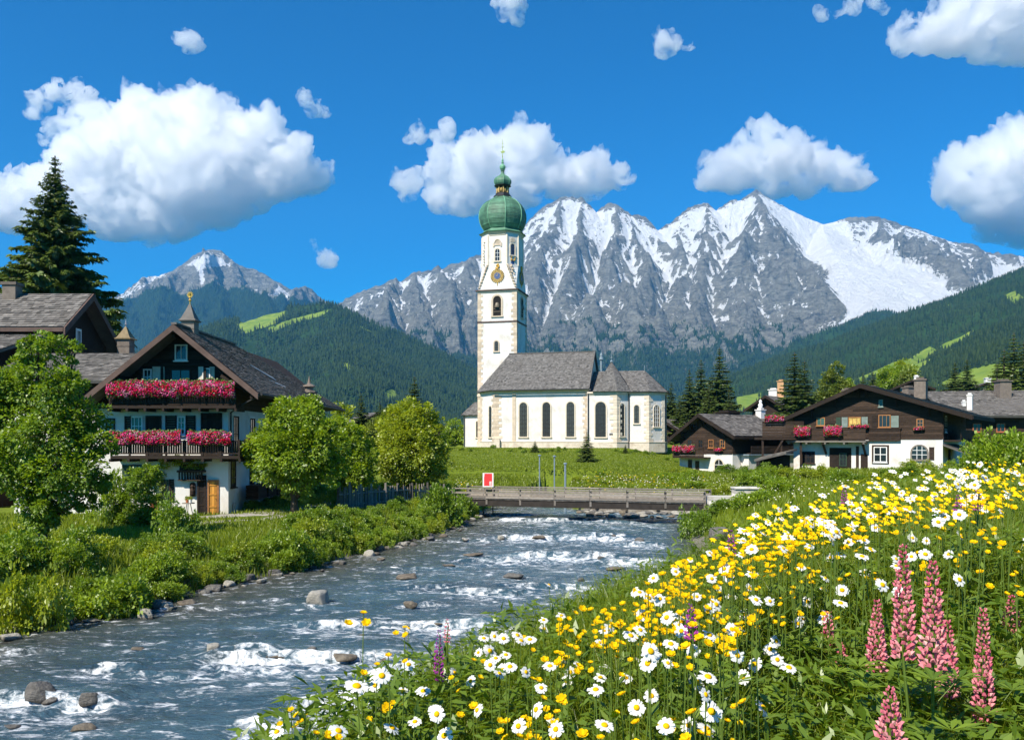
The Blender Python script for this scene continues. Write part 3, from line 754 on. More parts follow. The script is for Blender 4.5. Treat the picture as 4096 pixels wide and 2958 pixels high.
# ------------------------------------------------------------------ river water
nY, nX = 760, 470
yw = np.geomspace(11.5, 96, nY); sw = np.linspace(-0.06, 1.06, nX)
Yw, Sw = np.meshgrid(yw, sw, indexing='ij')
Lw, Rw = shoreL(Yw), shoreR(Yw)
Xw = Lw + (Rw - Lw)*Sw
# flow runs down the channel: u across, w along
uu = Xw - (Lw + Rw)/2; ww = Yw
Zw = 0.10*fbm(Xw/2.6, ww/1.5, 1, 3) + 0.055*fbm(Xw/0.9, ww/0.55, 3, 4) + 0.03*fbm(Xw/0.35, ww/0.22, 5, 3)
foam = np.zeros(Xw.shape)
def pxw(u, v):
    y = CZ/((v/2.2148 - HZ)/F); return (u/2.2148 - 512)/F*y, y
# rapids: (column, row, half width px, strength, length downstream in metres)
RAP = [(700,1455,190,1.15,1.6),(520,1462,70,1.2,1.5),(250,1480,60,.8,.9),(40,1442,60,.6,.8),(60,1548,100,1.0,1.0),(190,1560,60,1.0,.8),(760,1560,120,1.2,2.2),(640,1600,120,.9,1.6),(880,1490,90,1.0,1.5),(970,1385,150,1.0,1.3),(740,1385,90,.9,1.0),(1120,1395,120,.8,1.0),(1080,1310,90,1.0,1.2),(1240,1300,110,.8,1.3),(1250,1232,140,1.15,2.2),(1110,1240,90,.8,1.6),(1400,1245,90,.9,2.0),(1240,1190,150,1.0,2.2),(1330,1192,60,1.0,2.2),(1040,1195,60,.7,1.6),(1420,1205,50,.9,1.6),(1200,1150,130,.8,2.6),(1350,1155,110,.6,2.2),(1120,1140,60,.7,2.0),(950,1300,70,.5,1.0),(700,1345,60,.35,.6),(1450,1290,60,.7,1.2),(430,1350,90,.4,.6),(900,1260,100,.5,1.2),(560,1330,80,.25,.6),(930,1340,50,.5,.8),(330,1500,90,.45,.8)]
for (u, v, hw, st, ln) in RAP:
    x0, y0 = pxw(u, v); rx = hw/1889.5*y0
    yl = y0 + 0.5*fbm(Xw/2.2 + u, Xw*0 + 3.3, 0, 3)       # ragged lip
    d = yl - Yw                                              # >0 downstream (toward the camera)
    lat = np.exp(-((Xw - x0)/rx)**4*0.9)
    k = lat*np.where(d > 0, np.exp(-d/ln), np.exp(d/0.16))
    foam = np.maximum(foam, k*st)
    Zw += lat*(0.17*st)*np.where(d < 0, np.exp(d/1.2), -np.exp(-d/0.9)*0.55 + 1.0*np.exp(-(d/0.12)**2)*0) 
    Zw += 0.13*st*lat*np.exp(-((d - ln*0.45)/(ln*0.5))**2)*fbm(Xw/0.4, Yw/0.4, 7, 4)
for (x, y, r) in ROCKS:
    dd = np.hypot(Xw - x, (Yw - y))
    foam = np.maximum(foam, 0.62*np.exp(-((dd - r)/(0.22 + 0.12*r))**2)*np.where(Yw < y + .3*r, 1.0, 0.4)*(0.7 + 0.9*fbm(Xw/.8, Yw/.8, 2, 3)))
    foam = np.maximum(foam, 0.5*np.exp(-((Xw - x)/(r*0.9))**2)*np.where(Yw < y, np.exp(-(y - Yw)/(1.6*r + .3)), 0))
far = sstep(30, 60, Yw)
foam = foam + (0.26 + 0.22*far)*(0.4 + 1.3*fbm(Xw/1.9 + Yw/6, Yw/0.8, 9, 4)) - 0.02
shal = np.clip(np.maximum(1.15 - (Xw - Lw)/5.0, 1 - (Rw - Xw)/1.6), 0, 1)
shal = np.maximum(shal, 0.65*sstep(0.15, 0.5, fbm(Xw/3.0, Yw/1.8, 21, 4))*sstep(34, 18, Yw))
def watermat():
    n = NT('river_water'); co = n.geoco()
    st = n.mapping(co, (0.55, 1.35, 1))
    f1 = n.noise(st, 2.6, 8, 0.70, 1.0); f2 = n.noise(st, 11.0, 6, 0.72, 0.6)
    f = n.math('ADD', n.math('MULTIPLY', n.attr('foam'), 0.62), n.math('MULTIPLY', n.math('SUBTRACT', f1, 0.5), 3.3))
    f = n.math('ADD', f, n.math('MULTIPLY', n.math('SUBTRACT', f2, 0.5), 1.5))
    fm = n.ramp(f, [(0.28, 0), (0.50, 0.30), (0.86, 1)])
    deep = n.ramp(n.noise(st, 0.5, 4, 0.6), [(0.3, (0.034, 0.082, 0.125)), (0.7, (0.085, 0.165, 0.215))])
    bedc = n.ramp(n.noise(co, 2.2, 6, 0.7), [(0.3, (0.022, 0.028, 0.02)), (0.55, (0.085, 0.078, 0.05)), (0.75, (0.17, 0.14, 0.085))])
    col = n.mix(n.math('MULTIPLY', n.attr('shallow'), 0.85), deep, bedc)
    wav = n.math('ADD', n.noise(st, 4.5, 6, 0.65, 0.8), n.math('MULTIPLY', n.noise(st, 17, 5, 0.65, 0.4), 0.45))
    nm = n.bump(wav, 1.0, 0.22)
    w = n.n('ShaderNodeBsdfPrincipled', i_Roughness=0.09); w.inputs['IOR'].default_value = 1.33
    n.lk(col, w.inputs['Base Color']); n.lk(nm, w.inputs['Normal'])
    fo = n.n('ShaderNodeBsdfDiffuse', i_Normal=n.bump(f2, 0.8, 0.08)).outputs[0]
    n.lk(n.ramp(f1, [(0.35, (0.50, 0.57, 0.62)), (0.62, (0.84, 0.86, 0.88))]), fo.node.inputs['Color'])
    return n.done(n.n('ShaderNodeMixShader', i_0=fm, i_1=w.outputs[0], i_2=fo).outputs[0])
wo_ = link('river', npmesh('river', np.stack([Xw, Yw, Zw*np.clip(1.2 - shal*0, 0, 1)], -1).reshape(-1, 3), quads=grid_quads(*Xw.shape), mat=watermat(), smooth=True, attrs={'foam': foam, 'shallow': shal})); tag(wo_, kind='structure')
# ------------------------------------------------------------------ building kit
PLASTER = simple('white_plaster', (0.68, 0.66, 0.625), 0.9, 0.07, 1.2, 0.35, 30, 0.1, stain=(0.46, 0.39, 0.30), stain_amt=0.5, stain_scale=0.75)
PLASTER_OLD = simple('stained_plaster', (0.62, 0.55, 0.45), 0.9, 0.18, 1.5, 0.4, 25, 0.2, stain=(0.36, 0.28, 0.2), stain_amt=0.6, stain_scale=1.2)
QUOIN = simple('tan_stone', (0.56, 0.46, 0.35), 0.85, 0.18, 2.5, 0.3, 20, 0.35)
CREAM = simple('cream_stone', (0.66, 0.57, 0.45), 0.85, 0.1, 2.5, 0.2, 20, 0.2)
SHINGLE = simple('weathered_shingle', (0.155, 0.142, 0.128), 0.9, 0.25, 2.2, 0.5, 30, 0.75, stretch=(1, 1, 1), stain=(0.10, 0.085, 0.07), stain_amt=0.5, stain_scale=0.35)
SLATE = simple('grey_shingle', (0.138, 0.131, 0.124), 0.9, 0.22, 2.0, 0.4, 30, 0.6, stain=(0.09, 0.08, 0.072), stain_amt=0.4, stain_scale=0.3)
WOOD = simple('dark_timber', (0.026, 0.017, 0.012), 0.85, 0.4, 3.0, 0.5, 18, 0.7, stretch=(1, 1, 6), stain=(0.06, 0.04, 0.028), stain_amt=0.4, stain_scale=0.8)
WOOD_B = simple('brown_timber', (0.042, 0.026, 0.017), 0.85, 0.5, 3.0, 0.5, 18, 0.7, stretch=(1, 1, 6), stain=(0.035, 0.022, 0.015), stain_amt=0.7, stain_scale=0.7)
WOOD_G = simple('grey_timber', (0.205, 0.182, 0.155), 0.9, 0.25, 3.0, 0.5, 18, 0.6, stretch=(1, 4, 4), stain=(0.16, 0.13, 0.1), stain_amt=0.6, stain_scale=1.5)
VERGE = simple('verge_board', (0.105, 0.068, 0.055), 0.85, 0.3, 2.0, 0.3, 20, 0.3)
COPPER = simple('green_copper', (0.085, 0.20, 0.125), 0.6, 0.45, 0.9, 0.25, 12, 0.5, stain=(0.035, 0.075, 0.05), stain_amt=0.7, stain_scale=0.7, spec=0.4)
COPPER_L = simple('pale_copper', (0.15, 0.36, 0.22), 0.6, 0.2, 2.0, 0.2, 12, 0.2)
GOLD = simple('gilded_metal', (0.80, 0.50, 0.10), 0.4, 0.2, 3, 0.2, 12, 0.2, metal=0.6, spec=0.5)
OLDGOLD = simple('tarnished_gilding', (0.42, 0.29, 0.10), 0.55, 0.45, 6, 0.5, 14, 0.5, metal=0.35)
GLASS = simple('window_glass', (0.018, 0.022, 0.026), 0.08, 0.4, 1.3, 0, 10, 0.2, spec=0.6)
LEADGLASS = simple('leaded_glass', (0.040, 0.045, 0.040), 0.3, 0.4, 5.0, 0.3, 8, 0.3, spec=0.5)
WHITE = simple('white_paint', (0.78, 0.77, 0.74), 0.6, 0.06, 3, 0, 10, 0.1)
DARK = simple('dark_iron', (0.03, 0.03, 0.032), 0.6, 0.2, 5, 0, 10, 0.1)
ORANGE = simple('ochre_door_paint', (0.58, 0.27, 0.045), 0.6, 0.2, 3, 0.2, 10, 0.3, stretch=(1, 1, .3))
AMBER = simple('amber_timber', (0.34, 0.15, 0.05), 0.7, 0.25, 3, 0.2, 10, 0.3)
SHUT_G = simple('green_shutter', (0.030, 0.060, 0.038), 0.7, 0.2, 3, 0.2, 10, 0.3)
SHUT_T = simple('pale_teal_shutter', (0.20, 0.25, 0.22), 0.7, 0.2, 3, 0.2, 10, 0.3)
BRICK = simple('chimney_masonry', (0.17, 0.14, 0.115), 0.9, 0.3, 3, 0.5, 12, 0.4)
BRICK_O = simple('orange_chimney_clay', (0.52, 0.30, 0.15), 0.9, 0.2, 3, 0.3, 12, 0.3)
TERRA = simple('terracotta', (0.42, 0.14, 0.06), 0.8, 0.2, 4, 0.2, 12, 0.3)
BLUEGREY = simple('blue_grey_rust', (0.19, 0.25, 0.29), 0.6, 0.2, 4, 0.2, 12, 0.3)
CLOCKBLUE = simple('clock_blue', (0.05, 0.10, 0.24), 0.5, 0.2, 3, 0, 12, 0.2)
rb = random.Random(21)

def shingles(mb, A, B, C_, D, row=0.25, w=(0.14, 0.34), thick=0.14, lift=0.035, base_t=0.35):
    """shingled roof sheet A(eave left) B(eave right) C(ridge right) D(ridge left)"""
    A, B, C_, D = Vector(A), Vector(B), Vector(C_), Vector(D)
    nrm = (B - A).cross(D - A) if (D - A).length > 1e-6 else (B - A).cross(C_ - A)
    nrm.normalize()
    if nrm.z < 0: nrm = -nrm
    dn = nrm * -thick
    if (C_ - D).length < 1e-4: mb.prism([A, B, C_], dn, base_t)
    else: mb.hexa([A+dn, B+dn, C_+dn, D+dn, A, B, C_, D], base_t)
    Ls = ((D - A).length + (C_ - B).length)/2
    n = max(3, int(Ls/row))
    for i in range(n):
        t0, t1 = i/n, min(1.0, (i + 1.35)/n)
        p0, q0 = A.lerp(D, t0), B.lerp(C_, t0); p1, q1 = A.lerp(D, t1), B.lerp(C_, t1)
        L = (q0 - p0).length
        if L < 0.08: continue
        x = 0.0; tr = rb.uniform(-.08, .08)
        while x < L:
            ww = rb.uniform(*w); x2 = min(L, x + ww)
            s0, s1 = x/L, x2/L; j = rb.uniform(-.25, .12)/n
            a = p0.lerp(q0, s0) + (p1 - p0)*j; b = p0.lerp(q0, s1 - 0.012/L*1) + (q1 - q0)*j
            c = p1.lerp(q1, s1); d = p1.lerp(q1, s0)
            up = nrm*(lift*rb.uniform(.7, 1.5))
            tt = min(1, max(0, 0.5 + tr + rb.gauss(0, .17)))
            mb.add([a + up, b + up, c + nrm*.006, d + nrm*.006, a, b], [(0, 1, 2, 3), (4, 5, 1, 0)], tt)
            x = x2
def planks(mb, o, ax, az, n, out, thick=0.04, gap=0.012, cut=None, seg=(2.0, 4.0)):
    """boards stacked along az, running along ax, on the wall corner o; outward normal out; cut(p) trims their ends"""
    o, ax, az, out = Vector(o), Vector(ax), Vector(az), Vector(out)
    L = ax.length; e = ax/L; st = az/n
    for i in range(n):
        x = 0.0; lo, hi = (0.0, L) if cut is None else cut((i + 0.5)/n)
        x = lo
        while x < hi - 0.02:
            x2 = min(hi, x + rb.uniform(*seg))
            if hi - x2 < 0.3: x2 = hi
            th = thick*rb.uniform(.6, 1.3)
            mb.obox(o + e*x + st*i, e*(x2 - x - .006), out*th, st*(1 - gap/max(st.length, .02)), min(1, max(0, rb.gauss(.5, .2))))
            x = x2
def frameM(o, r, n):
    o, r, n = Vector(o), Vector(r).normalized(), Vector(n).normalized()
    u = Vector((0, 0, 1))
    return Matrix(((r.x, n.x, u.x, o.x), (r.y, n.y, u.y, o.y), (r.z, n.z, u.z, o.z), (0, 0, 0, 1)))
def arcpts(w, h, n=9):
    """outline of an arched opening, from lower left round to lower right (x, z), middle x = 0"""
    r = w/2; pts = [(-r, 0), (-r, h - r)]
    pts += [(-r*math.cos(PI*i/n), h - r + r*math.sin(PI*i/n)) for i in range(1, n)]
    return pts + [(r, h - r), (r, 0)]
def window(root, o, r, n, w, h, fm=None, gm=None, nx=2, nz=2, fw=0.07, bar=0.035, sill=True, deep=0.06, name='window', surround=None, sw=0.12):
    """rectangular window on a wall: o = lower middle; frame, glazing bars, glass, sill"""
    M = frameM(o, r, n); b = MB(M); fm = fm or WHITE
    x0, x1 = -w/2, w/2
    b.box(x0, 0.0, 0, x0+fw, deep, h); b.box(x1-fw, 0.0, 0, x1, deep, h)
    b.box(x0+fw, 0.0, 0, x1-fw, deep, fw); b.box(x0+fw, 0.0, h-fw, x1-fw, deep, h)
    for i in range(1, nx):
        x = x0 + w*i/nx; b.box(x-bar/2, 0.0, fw, x+bar/2, deep*.8, h-fw)
    for i in range(1, nz):
        z = h*i/nz; b.box(x0+fw, 0.001, z-bar/2, x1-fw, deep*.7, z+bar/2)
    wf = b.build(name, fm, root)
    g = MB(M); g.box(x0+fw*.5, -0.02, fw*.5, x1-fw*.5, deep*.35, h-fw*.5, rb.random()); g.build('pane', gm or GLASS, wf)
    if sill:
        s_ = MB(M); s_.box(x0-.06, 0, -.07, x1+.06, deep+.07, -0.003); s_.build('sill', fm, wf)
    if surround is not None:
        s_ = MB(M); t = .035
        s_.box(x0-sw, 0, -sw, x0-.003, t, h+sw); s_.box(x1+.003, 0, -sw, x1+sw, t, h+sw)
        s_.box(x0, 0, h+.003, x1, t*.95, h+sw); s_.box(x0, 0, -sw, x1, t*.95, -.075 if sill else -.003); s_.build('surround', surround, wf)
    return wf
def shutter(root, o, r, n, w, h, m, ang=0.0):
    """one louvred shutter leaf, lower middle at o"""
    M = frameM(o, r, n) @ Matrix.Rotation(ang, 4, 'Z'); b = MB(M)
    b.box(-w/2, 0.01, 0, -w/2+.06, .06, h); b.box(w/2-.06, 0.01, 0, w/2, .06, h)
    k = max(4, int(h/0.09))
    for i in range(k): b.box(-w/2+.06, 0.014, h*i/k, w/2-.06, .045 + .01*(i % 2), h*(i+.86)/k, rb.uniform(.3, .7))
    return b.build('shutter', m, root)
def arch_window(root, o, r, n, w, h, sm=CREAM, fm=None, gm=None, sw=0.14, bars=(2, 5), name='window', out=0.09, sill=True):
    M = frameM(o, r, n); P = arcpts(w, h); Q = arcpts(w + 2*sw, h + sw)
    b = MB(M)
    for i in range(len(P)-1):
        (x0, z0), (x1, z1), (X0, Z0), (X1, Z1) = P[i], P[i+1], Q[i], Q[i+1]
        b.hexa([(X0, 0, Z0), (X1, 0, Z1), (x1, 0, z1), (x0, 0, z0), (X0, out, Z0), (X1, out, Z1), (x1, out*.8, z1), (x0, out*.8, z0)], rb.uniform(.35, .65))
    if sill: b.box(-w/2-sw-.05, 0, -.16, w/2+sw+.05, out+.07, -0.004)
    f = b.build(name, sm, root)
    g = MB(M); g.prism([(x, 0.0, z) for x, z in P], (0, .025, 0), rb.random()); go_ = g.build('pane', gm or LEADGLASS, f)
    k = MB(M)
    for i in range(1, bars[0]):
        x = -w/2 + w*i/bars[0]; k.box(x-.02, .026, 0.0, x+.02, .06, h - w*0.5*(1 - math.sqrt(max(0, 1 - (2*x/w)**2))) - .01)
    for i in range(1, bars[1]):
        z = h*i/bars[1]
        hw = w/2 if z < h - w/2 else math.sqrt(max(0.01, (w/2)**2 - (z - h + w/2)**2))
        k.box(-hw, .0265, z-.02, hw, .05, z+.02)
    k.build('frame', fm or DARK, f)
    return f
def quoins(root, x, y, z0, z1, dirs, m=QUOIN, s=(0.62, 0.36), hb=0.36, proud=0.035, name='quoin'):
    """alternating corner stones; dirs = the two wall directions leaving the corner"""
    b = MB(); z = z0; i = 0
    d0, d1 = Vector(dirs[0]).normalized(), Vector(dirs[1]).normalized()
    n0 = -(d1 - d0*d0.dot(d1)).normalized(); n1 = -(d0 - d1*d0.dot(d1)).normalized()
    c = Vector((x, y, 0))
    while z < z1 - 0.05:
        h = min(hb*rb.uniform(.85, 1.15), z1 - z)
        la, lb = (s[0], s[1]) if i % 2 else (s[1], s[0]); la *= rb.uniform(.85, 1.15); lb *= rb.uniform(.85, 1.15)
        p = proud*rb.uniform(.8, 1.3)
        poly = [c + d1*lb - d1*0 , c + d1*lb + n1*p, c + (n0 + n1)*p, c + d0*la + n0*p, c + d0*la]
        poly = [Vector((q.x, q.y, z + .008)) for q in (c + d0*la, c + d0*la + n0*p, c + (n0 + n1)*p, c + d1*lb + n1*p, c + d1*lb, c + (d0 + d1)*0.05)]
        b.prism(poly, (0, 0, h - .016), rb.uniform(.2, .8)); z += h; i += 1
    return b.build(name, m, root)
def poly_wall(root, pts, z0, z1, m, name='wall'):
    b = MB(); b.prism([(x, y, z0) for x, y in pts], (0, 0, z1 - z0)); return b.build(name, m, root)
def band(root, pts, z0, z1, out, m, name, closed=False):
    """moulding that follows a footprint polyline, stepping out by out (left hand = outside when walked clockwise)"""
    b = MB(); n = len(pts)
    P = [Vector((p[0], p[1], 0)) for p in pts]; nn = []
    segs = [(P[i], P[i+1]) for i in range(n-1)]
    nr = [Vector(((q-p).y, -(q-p).x, 0)).normalized() for p, q in segs]
    off = []
    for i in range(n):
        a = nr[max(0, i-1)]; c = nr[min(n-2, i)]; m_ = (a + c).normalized(); off.append(P[i] + m_*(out/max(.3, m_.dot(a))))
    for i in range(n-1):
        b.hexa([off[i]+Vector((0,0,z0)), off[i+1]+Vector((0,0,z0)), P[i+1]+Vector((0,0,z0)), P[i]+Vector((0,0,z0)), off[i]+Vector((0,0,z1)), off[i+1]+Vector((0,0,z1)), P[i+1]+Vector((0,0,z1)), P[i]+Vector((0,0,z1))], .5)
    return b.build(name, m, root)

# ------------------------------------------------------------------ church
cx, cyy = (495.0 - 512)/F*110, 110.0
ch = empty('church', (cx, cyy, 4.05), R(-15), 'white baroque church with tall bell tower and green onion dome', 'church')
S2 = math.sqrt(.5)
NF = [(-2.8, 9.0), (-2.8, 2.8), (0, 0), (12.1, 0), (12.1, 9.0)]
poly_wall(ch, NF, -0.6, 7.45, PLASTER)
CF = [(12.1, -.5), (15.8, -.5), (17.05, .75), (19.6, .75), (21.35, 2.5), (21.35, 6.0), (19.6, 7.8), (12.1, 7.8)]
poly_wall(ch, CF, -0.61, 7.0, PLASTER)
band(ch, NF[:4], -0.5, 0.75, .10, PLASTER_OLD, 'plinth'); band(ch, [(12.1, -.6)] + CF[1:6], -0.5, 0.7, .09, PLASTER_OLD, 'plinth')
band(ch, NF[:4], 0.752, 0.86, .15, CREAM, 'plinth_moulding'); band(ch, [(12.16, -.5)] + CF[1:6], 0.702, 0.80, .14, CREAM, 'plinth_moulding')
band(ch, NF, 7.02, 7.22, .10, CREAM, 'cornice'); band(ch, NF, 7.222, 7.46, .24, CREAM, 'cornice')
band(ch, [(12.12, -.5)] + CF[1:6], 6.62, 6.8, .09, CREAM, 'cornice'); band(ch, [(12.12, -.5)] + CF[1:6], 6.802, 7.0, .22, CREAM, 'cornice')
# nave roof: hipped towards the tower, gabled towards the choir
b = MB(); e = 7.42; rg_ = 12.5
shingles(b, (0-.25, -.55, e), (12.35, -.55, e), (12.25, 4.5, rg_), (.75, 4.5, rg_), .22, (.16, .32))
shingles(b, (-3.3, 2.55, e-.1), (-.25, -.55, e), (.75, 4.5, rg_), (.75, 4.5, rg_), .22, (.16, .32))
shingles(b, (-3.3, 9.2, e-.1), (-3.3, 2.55, e-.1), (.75, 4.5, rg_), (.75, 4.5, rg_), .22, (.16, .32))
shingles(b, (12.35, 9.55, e), (-3.3, 9.55, e), (.75, 4.5, rg_), (12.25, 4.5, rg_), .3, (.2, .4))
b.beam((.7, 4.5, rg_+.04), (12.3, 4.5, rg_+.04), .22, .14, tint=.3)
b.build('nave_roof', SLATE, ch)
b = MB(); b.prism([(12.1, .1, 7.3), (12.1, 8.9, 7.3), (12.1, 4.5, 12.2)], (.02, 0, 0)); b.build('gable', PLASTER_OLD, ch)
b = MB(); b.beam((12.36, -.62, e-.02), (12.27, 4.5, rg_+.02), .09, .26); b.beam((12.36, 9.6, e-.02), (12.27, 4.5, rg_+.02), .09, .26); b.build('verge', SLATE, ch)
# choir roof and chapel spire roof
b = MB(); e2 = 7.0; r2 = 9.9
shingles(b, (12.2, .3, e2), (19.75, .3, e2), (18.7, 4.2, r2), (12.2, 4.2, r2), .2, (.15, .3))
shingles(b, (19.75, .3, e2), (21.8, 2.35, e2), (18.7, 4.2, r2), (18.7, 4.2, r2), .2, (.15, .3))
shingles(b, (21.8, 2.35, e2), (21.8, 6.2, e2), (18.7, 4.2, r2), (18.7, 4.2, r2), .2, (.15, .3))
shingles(b, (21.8, 6.2, e2), (12.2, 8.3, e2), (12.2, 4.2, r2), (18.7, 4.2, r2), .3, (.15, .3))
b.build('choir_roof', SLATE, ch)
b = MB(); ap = (14.85, 1.5, 10.9); base = [(12.85, 3.2), (12.85, -.95), (15.95, -.95), (17.45, .55), (17.45, 3.2)]
for i in range(4):
    p, q = base[i], base[i+1]; shingles(b, (p[0], p[1], 7.02), (q[0], q[1], 7.02), ap, ap, .19, (.14, .28))
b.build('chapel_roof', SLATE, ch)
b = MB(); b.tube([ap, (ap[0], ap[1], ap[2]+1.2)], [.05, .03], 6); b.ring([(.02, -.14), (.13, 0), (.02, .14)], 8, (ap[0], ap[1], ap[2]+.45)); b.ring([(.2, -.05), (.1, .15)], 8, (ap[0], ap[1], ap[2])); b.build('finial', BLUEGREY, ch)
b = MB(); b.tube([(18.7, 4.2, r2), (18.7, 4.2, r2+.7)], .035, 6); b.ring([(.02, -.1), (.1, 0), (.02, .1)], 8, (18.7, 4.2, r2+.35)); b.build('finial', BLUEGREY, ch)
b = MB(); b.tube([(13.0, 5.0, 9.2), (13.0, 5.0, 11.6)], .16, 7); b.ring([(.3, 0), (.16, .5), (.22, .55), (.02, 1.0)], 8, (13.0, 5.0, 11.5)); b.build('roof_vent', BLUEGREY, ch)
# corner stones and pilasters
quoins(ch, 0, 0, .87, 7.0, ((1, 0, 0), (-S2, S2, 0)), s=(.85, .5)); quoins(ch, 12.1, 0, .87, 7.0, ((-1, 0, 0), (0, 1, 0)), s=(.62, .4))
quoins(ch, 15.8, -.5, .81, 6.6, ((-1, 0, 0), (S2, S2, 0)), CREAM, s=(.8, .45)); quoins(ch, 19.6, .75, .81, 6.6, ((-1, 0, 0), (S2, S2, 0)), CREAM, s=(.6, .34))
quoins(ch, -2.8, 2.8, .87, 6.9, ((S2, -S2, 0), (0, 1, 0)), s=(.5, .34)); quoins(ch, 21.35, 2.5, .81, 6.6, ((-S2, -S2, 0), (0, 1, 0)), CREAM, s=(.5, .34))
b = MB(); b.box(2.32, -.07, -.3, 2.78, 0.0, 7.0); b.build('pilaster', QUOIN, ch)
b = MB(); b.box(.05, -.5, -.3, .75, -.12, 1.15); b.build('buttress', PLASTER_OLD, ch)
for xx, yy, zt in ((12.25, -.62, 7.0), (17.15, .62, 7.0), (21.45, 3.6, 7.0)):
    b = MB(); b.tube([(xx, yy, -.2), (xx, yy, zt)], .075, 7); b.build('downpipe', DARK, ch)
b = MB(); b.beam((-.3, -.68, e-.05), (12.3, -.68, e-.05), .16, .14); b.build('gutter', DARK, ch)
FR, FN = (1, 0, 0), (0, -1, 0); DR, DN = (S2, S2, 0), (S2, -S2, 0); LR, LN = (S2, -S2, 0), (-S2, -S2, 0)
for xx in (3.78, 6.8, 9.9): arch_window(ch, (xx, 0, 1.45), FR, FN, 1.02, 4.35, bars=(3, 8))
arch_window(ch, (-.85, .85, 1.4), LR, LN, .72, 4.0, bars=(2, 7))
arch_window(ch, (13.8, -.5, 1.4), FR, FN, 1.32, 4.35, bars=(4, 8)); arch_window(ch, (16.38, .08, 1.5), DR, DN, .66, 4.0, bars=(2, 7), sw=.1)
arch_window(ch, (18.1, .75, 3.1), FR, FN, .62, 2.25, bars=(2, 4), sw=.1); arch_window(ch, (20.45, 1.6, 2.7), DR, DN, .78, 2.6, fm=WHITE, bars=(3, 5), sw=.12)
b = MB(); b.box(14.9, -.54, 1.6, 15.05, -.5, 1.85); b.box(15.1, -.54, 1.62, 15.3, -.5, 1.84); b.build('plaque', DARK, ch)
# tower
tx, ty, th = -1.14, 7.72, 2.72
def tw(x, y): return (tx + x, ty + y)
SQ = [tw(-th, -th), tw(th, -th), tw(th, th), tw(-th, th)]
poly_wall(ch, SQ, -0.5, 21.15, PLASTER)
cc = SQ[3:] + SQ[:3]
band(ch, cc, 0.0, .8, .12, PLASTER_OLD, 'plinth'); band(ch, cc + [SQ[3]], 16.85, 17.05, .07, VERGE, 'string_course'); band(ch, cc + [SQ[3]], 20.95, 21.12, .12, CREAM, 'string_course'); band(ch, cc + [SQ[3]], 21.122, 21.3, .26, VERGE, 'string_course')
band(ch, cc[:3], 6.9, 7.15, .10, CREAM, 'string_course')
for (x, y, d) in ((-th, -th, ((1, 0, 0), (0, 1, 0))), (th, -th, ((-1, 0, 0), (0, 1, 0))), (th, th, ((-1, 0, 0), (0, -1, 0)))):
    q = tw(x, y); quoins(ch, q[0], q[1], .85, 16.8, d, s=(.72, .44)); quoins(ch, q[0], q[1], 17.1, 20.9, d, s=(.72, .44))
def octo(h, c, z): return [(tx + x, ty + y, z) for x, y in ((-c, -h), (c, -h), (h, -c), (h, c), (c, h), (-c, h), (-h, c), (-h, -c))]
b = MB(); lv = [octo(2.66, 2.62, 21.3), octo(2.64, 2.45, 22.2), octo(2.58, 1.75, 23.6), octo(2.56, 1.35, 24.4), octo(2.56, 1.32, 29.0)]
vs = [p for l in lv for p in l]; fs = [(i*8+k, i*8+(k+1) % 8, (i+1)*8+(k+1) % 8, (i+1)*8+k) for i in range(4) for k in range(8)] + [tuple(range(32, 40))]
b.add(vs, fs); b.build('octagon', PLASTER, ch)
for k in range(8):
    b = MB(); p = lv[4][k]; b.beam((p[0], p[1], 24.6), (p[0], p[1], 28.7), .16, .16, up=(1, 0, 0), tint=.5); b.build('corner_strip', CREAM, ch)
b = MB(); rr_ = 2.56/math.cos(PI/8)
b.ring([(rr_*.99, 28.55), (rr_*1.03, 28.7), (rr_*1.03, 28.85), (rr_*1.09, 29.0), (rr_*1.12, 29.15)], 8, (tx, ty, 0), PI/8); b.build('cornice', CREAM, ch)
b = MB(); b.ring([(rr_*1.17, 29.152), (rr_*1.19, 29.24), (rr_*1.0, 29.5), (rr_*.93, 29.75), (rr_*.95, 29.9)], 8, (tx, ty, 0), PI/8); b.build('dome_eave', COPPER, ch)
prof = [(2.62, 29.85), (2.95, 30.35), (3.17, 30.95), (3.27, 31.55), (3.24, 32.15), (3.06, 32.75), (2.72, 33.3), (2.22, 33.75), (1.62, 34.1), (1.18, 34.35), (.98, 34.55)]
# eight gored sheets with horizontal seams
b = MB()
pr = []
for i in range(len(prof)-1):
    for t in np.linspace(0, 1, 4)[:-1]: pr.append((prof[i][0]*(1-t)+prof[i+1][0]*t, prof[i][1]*(1-t)+prof[i+1][1]*t))
pr.append(prof[-1])
for g in range(8):
    a0 = PI/8 + g*PI/4
    for i in range(len(pr)-1):
        tt = rb.uniform(.25, .75)
        for h in range(4):
            q0, q1 = a0 + h*PI/16, a0 + (h+1)*PI/16
            def pt(a, r, z, o=0.0):
                m_ = (a - a0)/(PI/4); rr2 = r*(1 - 0.035*(1 - (2*m_ - 1)**2)) + o
                return (tx + rr2*math.cos(a), ty + rr2*math.sin(a), z)
            b.add([pt(q0, pr[i][0], pr[i][1], .022), pt(q1, pr[i][0], pr[i][1], .022), pt(q1, pr[i+1][0], pr[i+1][1]), pt(q0, pr[i+1][0], pr[i+1][1])], [(0, 1, 2, 3)], tt)
            b.add([pt(q0, pr[i][0], pr[i][1], .0), pt(q1, pr[i][0], pr[i][1], .0), pt(q1, pr[i][0], pr[i][1], .022), pt(q0, pr[i][0], pr[i][1], .022)], [(0, 1, 2, 3)], .2)
dome = b.build('dome', COPPER, ch)
for g in range(8):
    a = PI/8 + g*PI/4; b = MB(); b.tube([(tx + (r+.01)*math.cos(a), ty + (r+.01)*math.sin(a), z) for r, z in prof], .065, 5); b.build('rib', COPPER_L, dome)
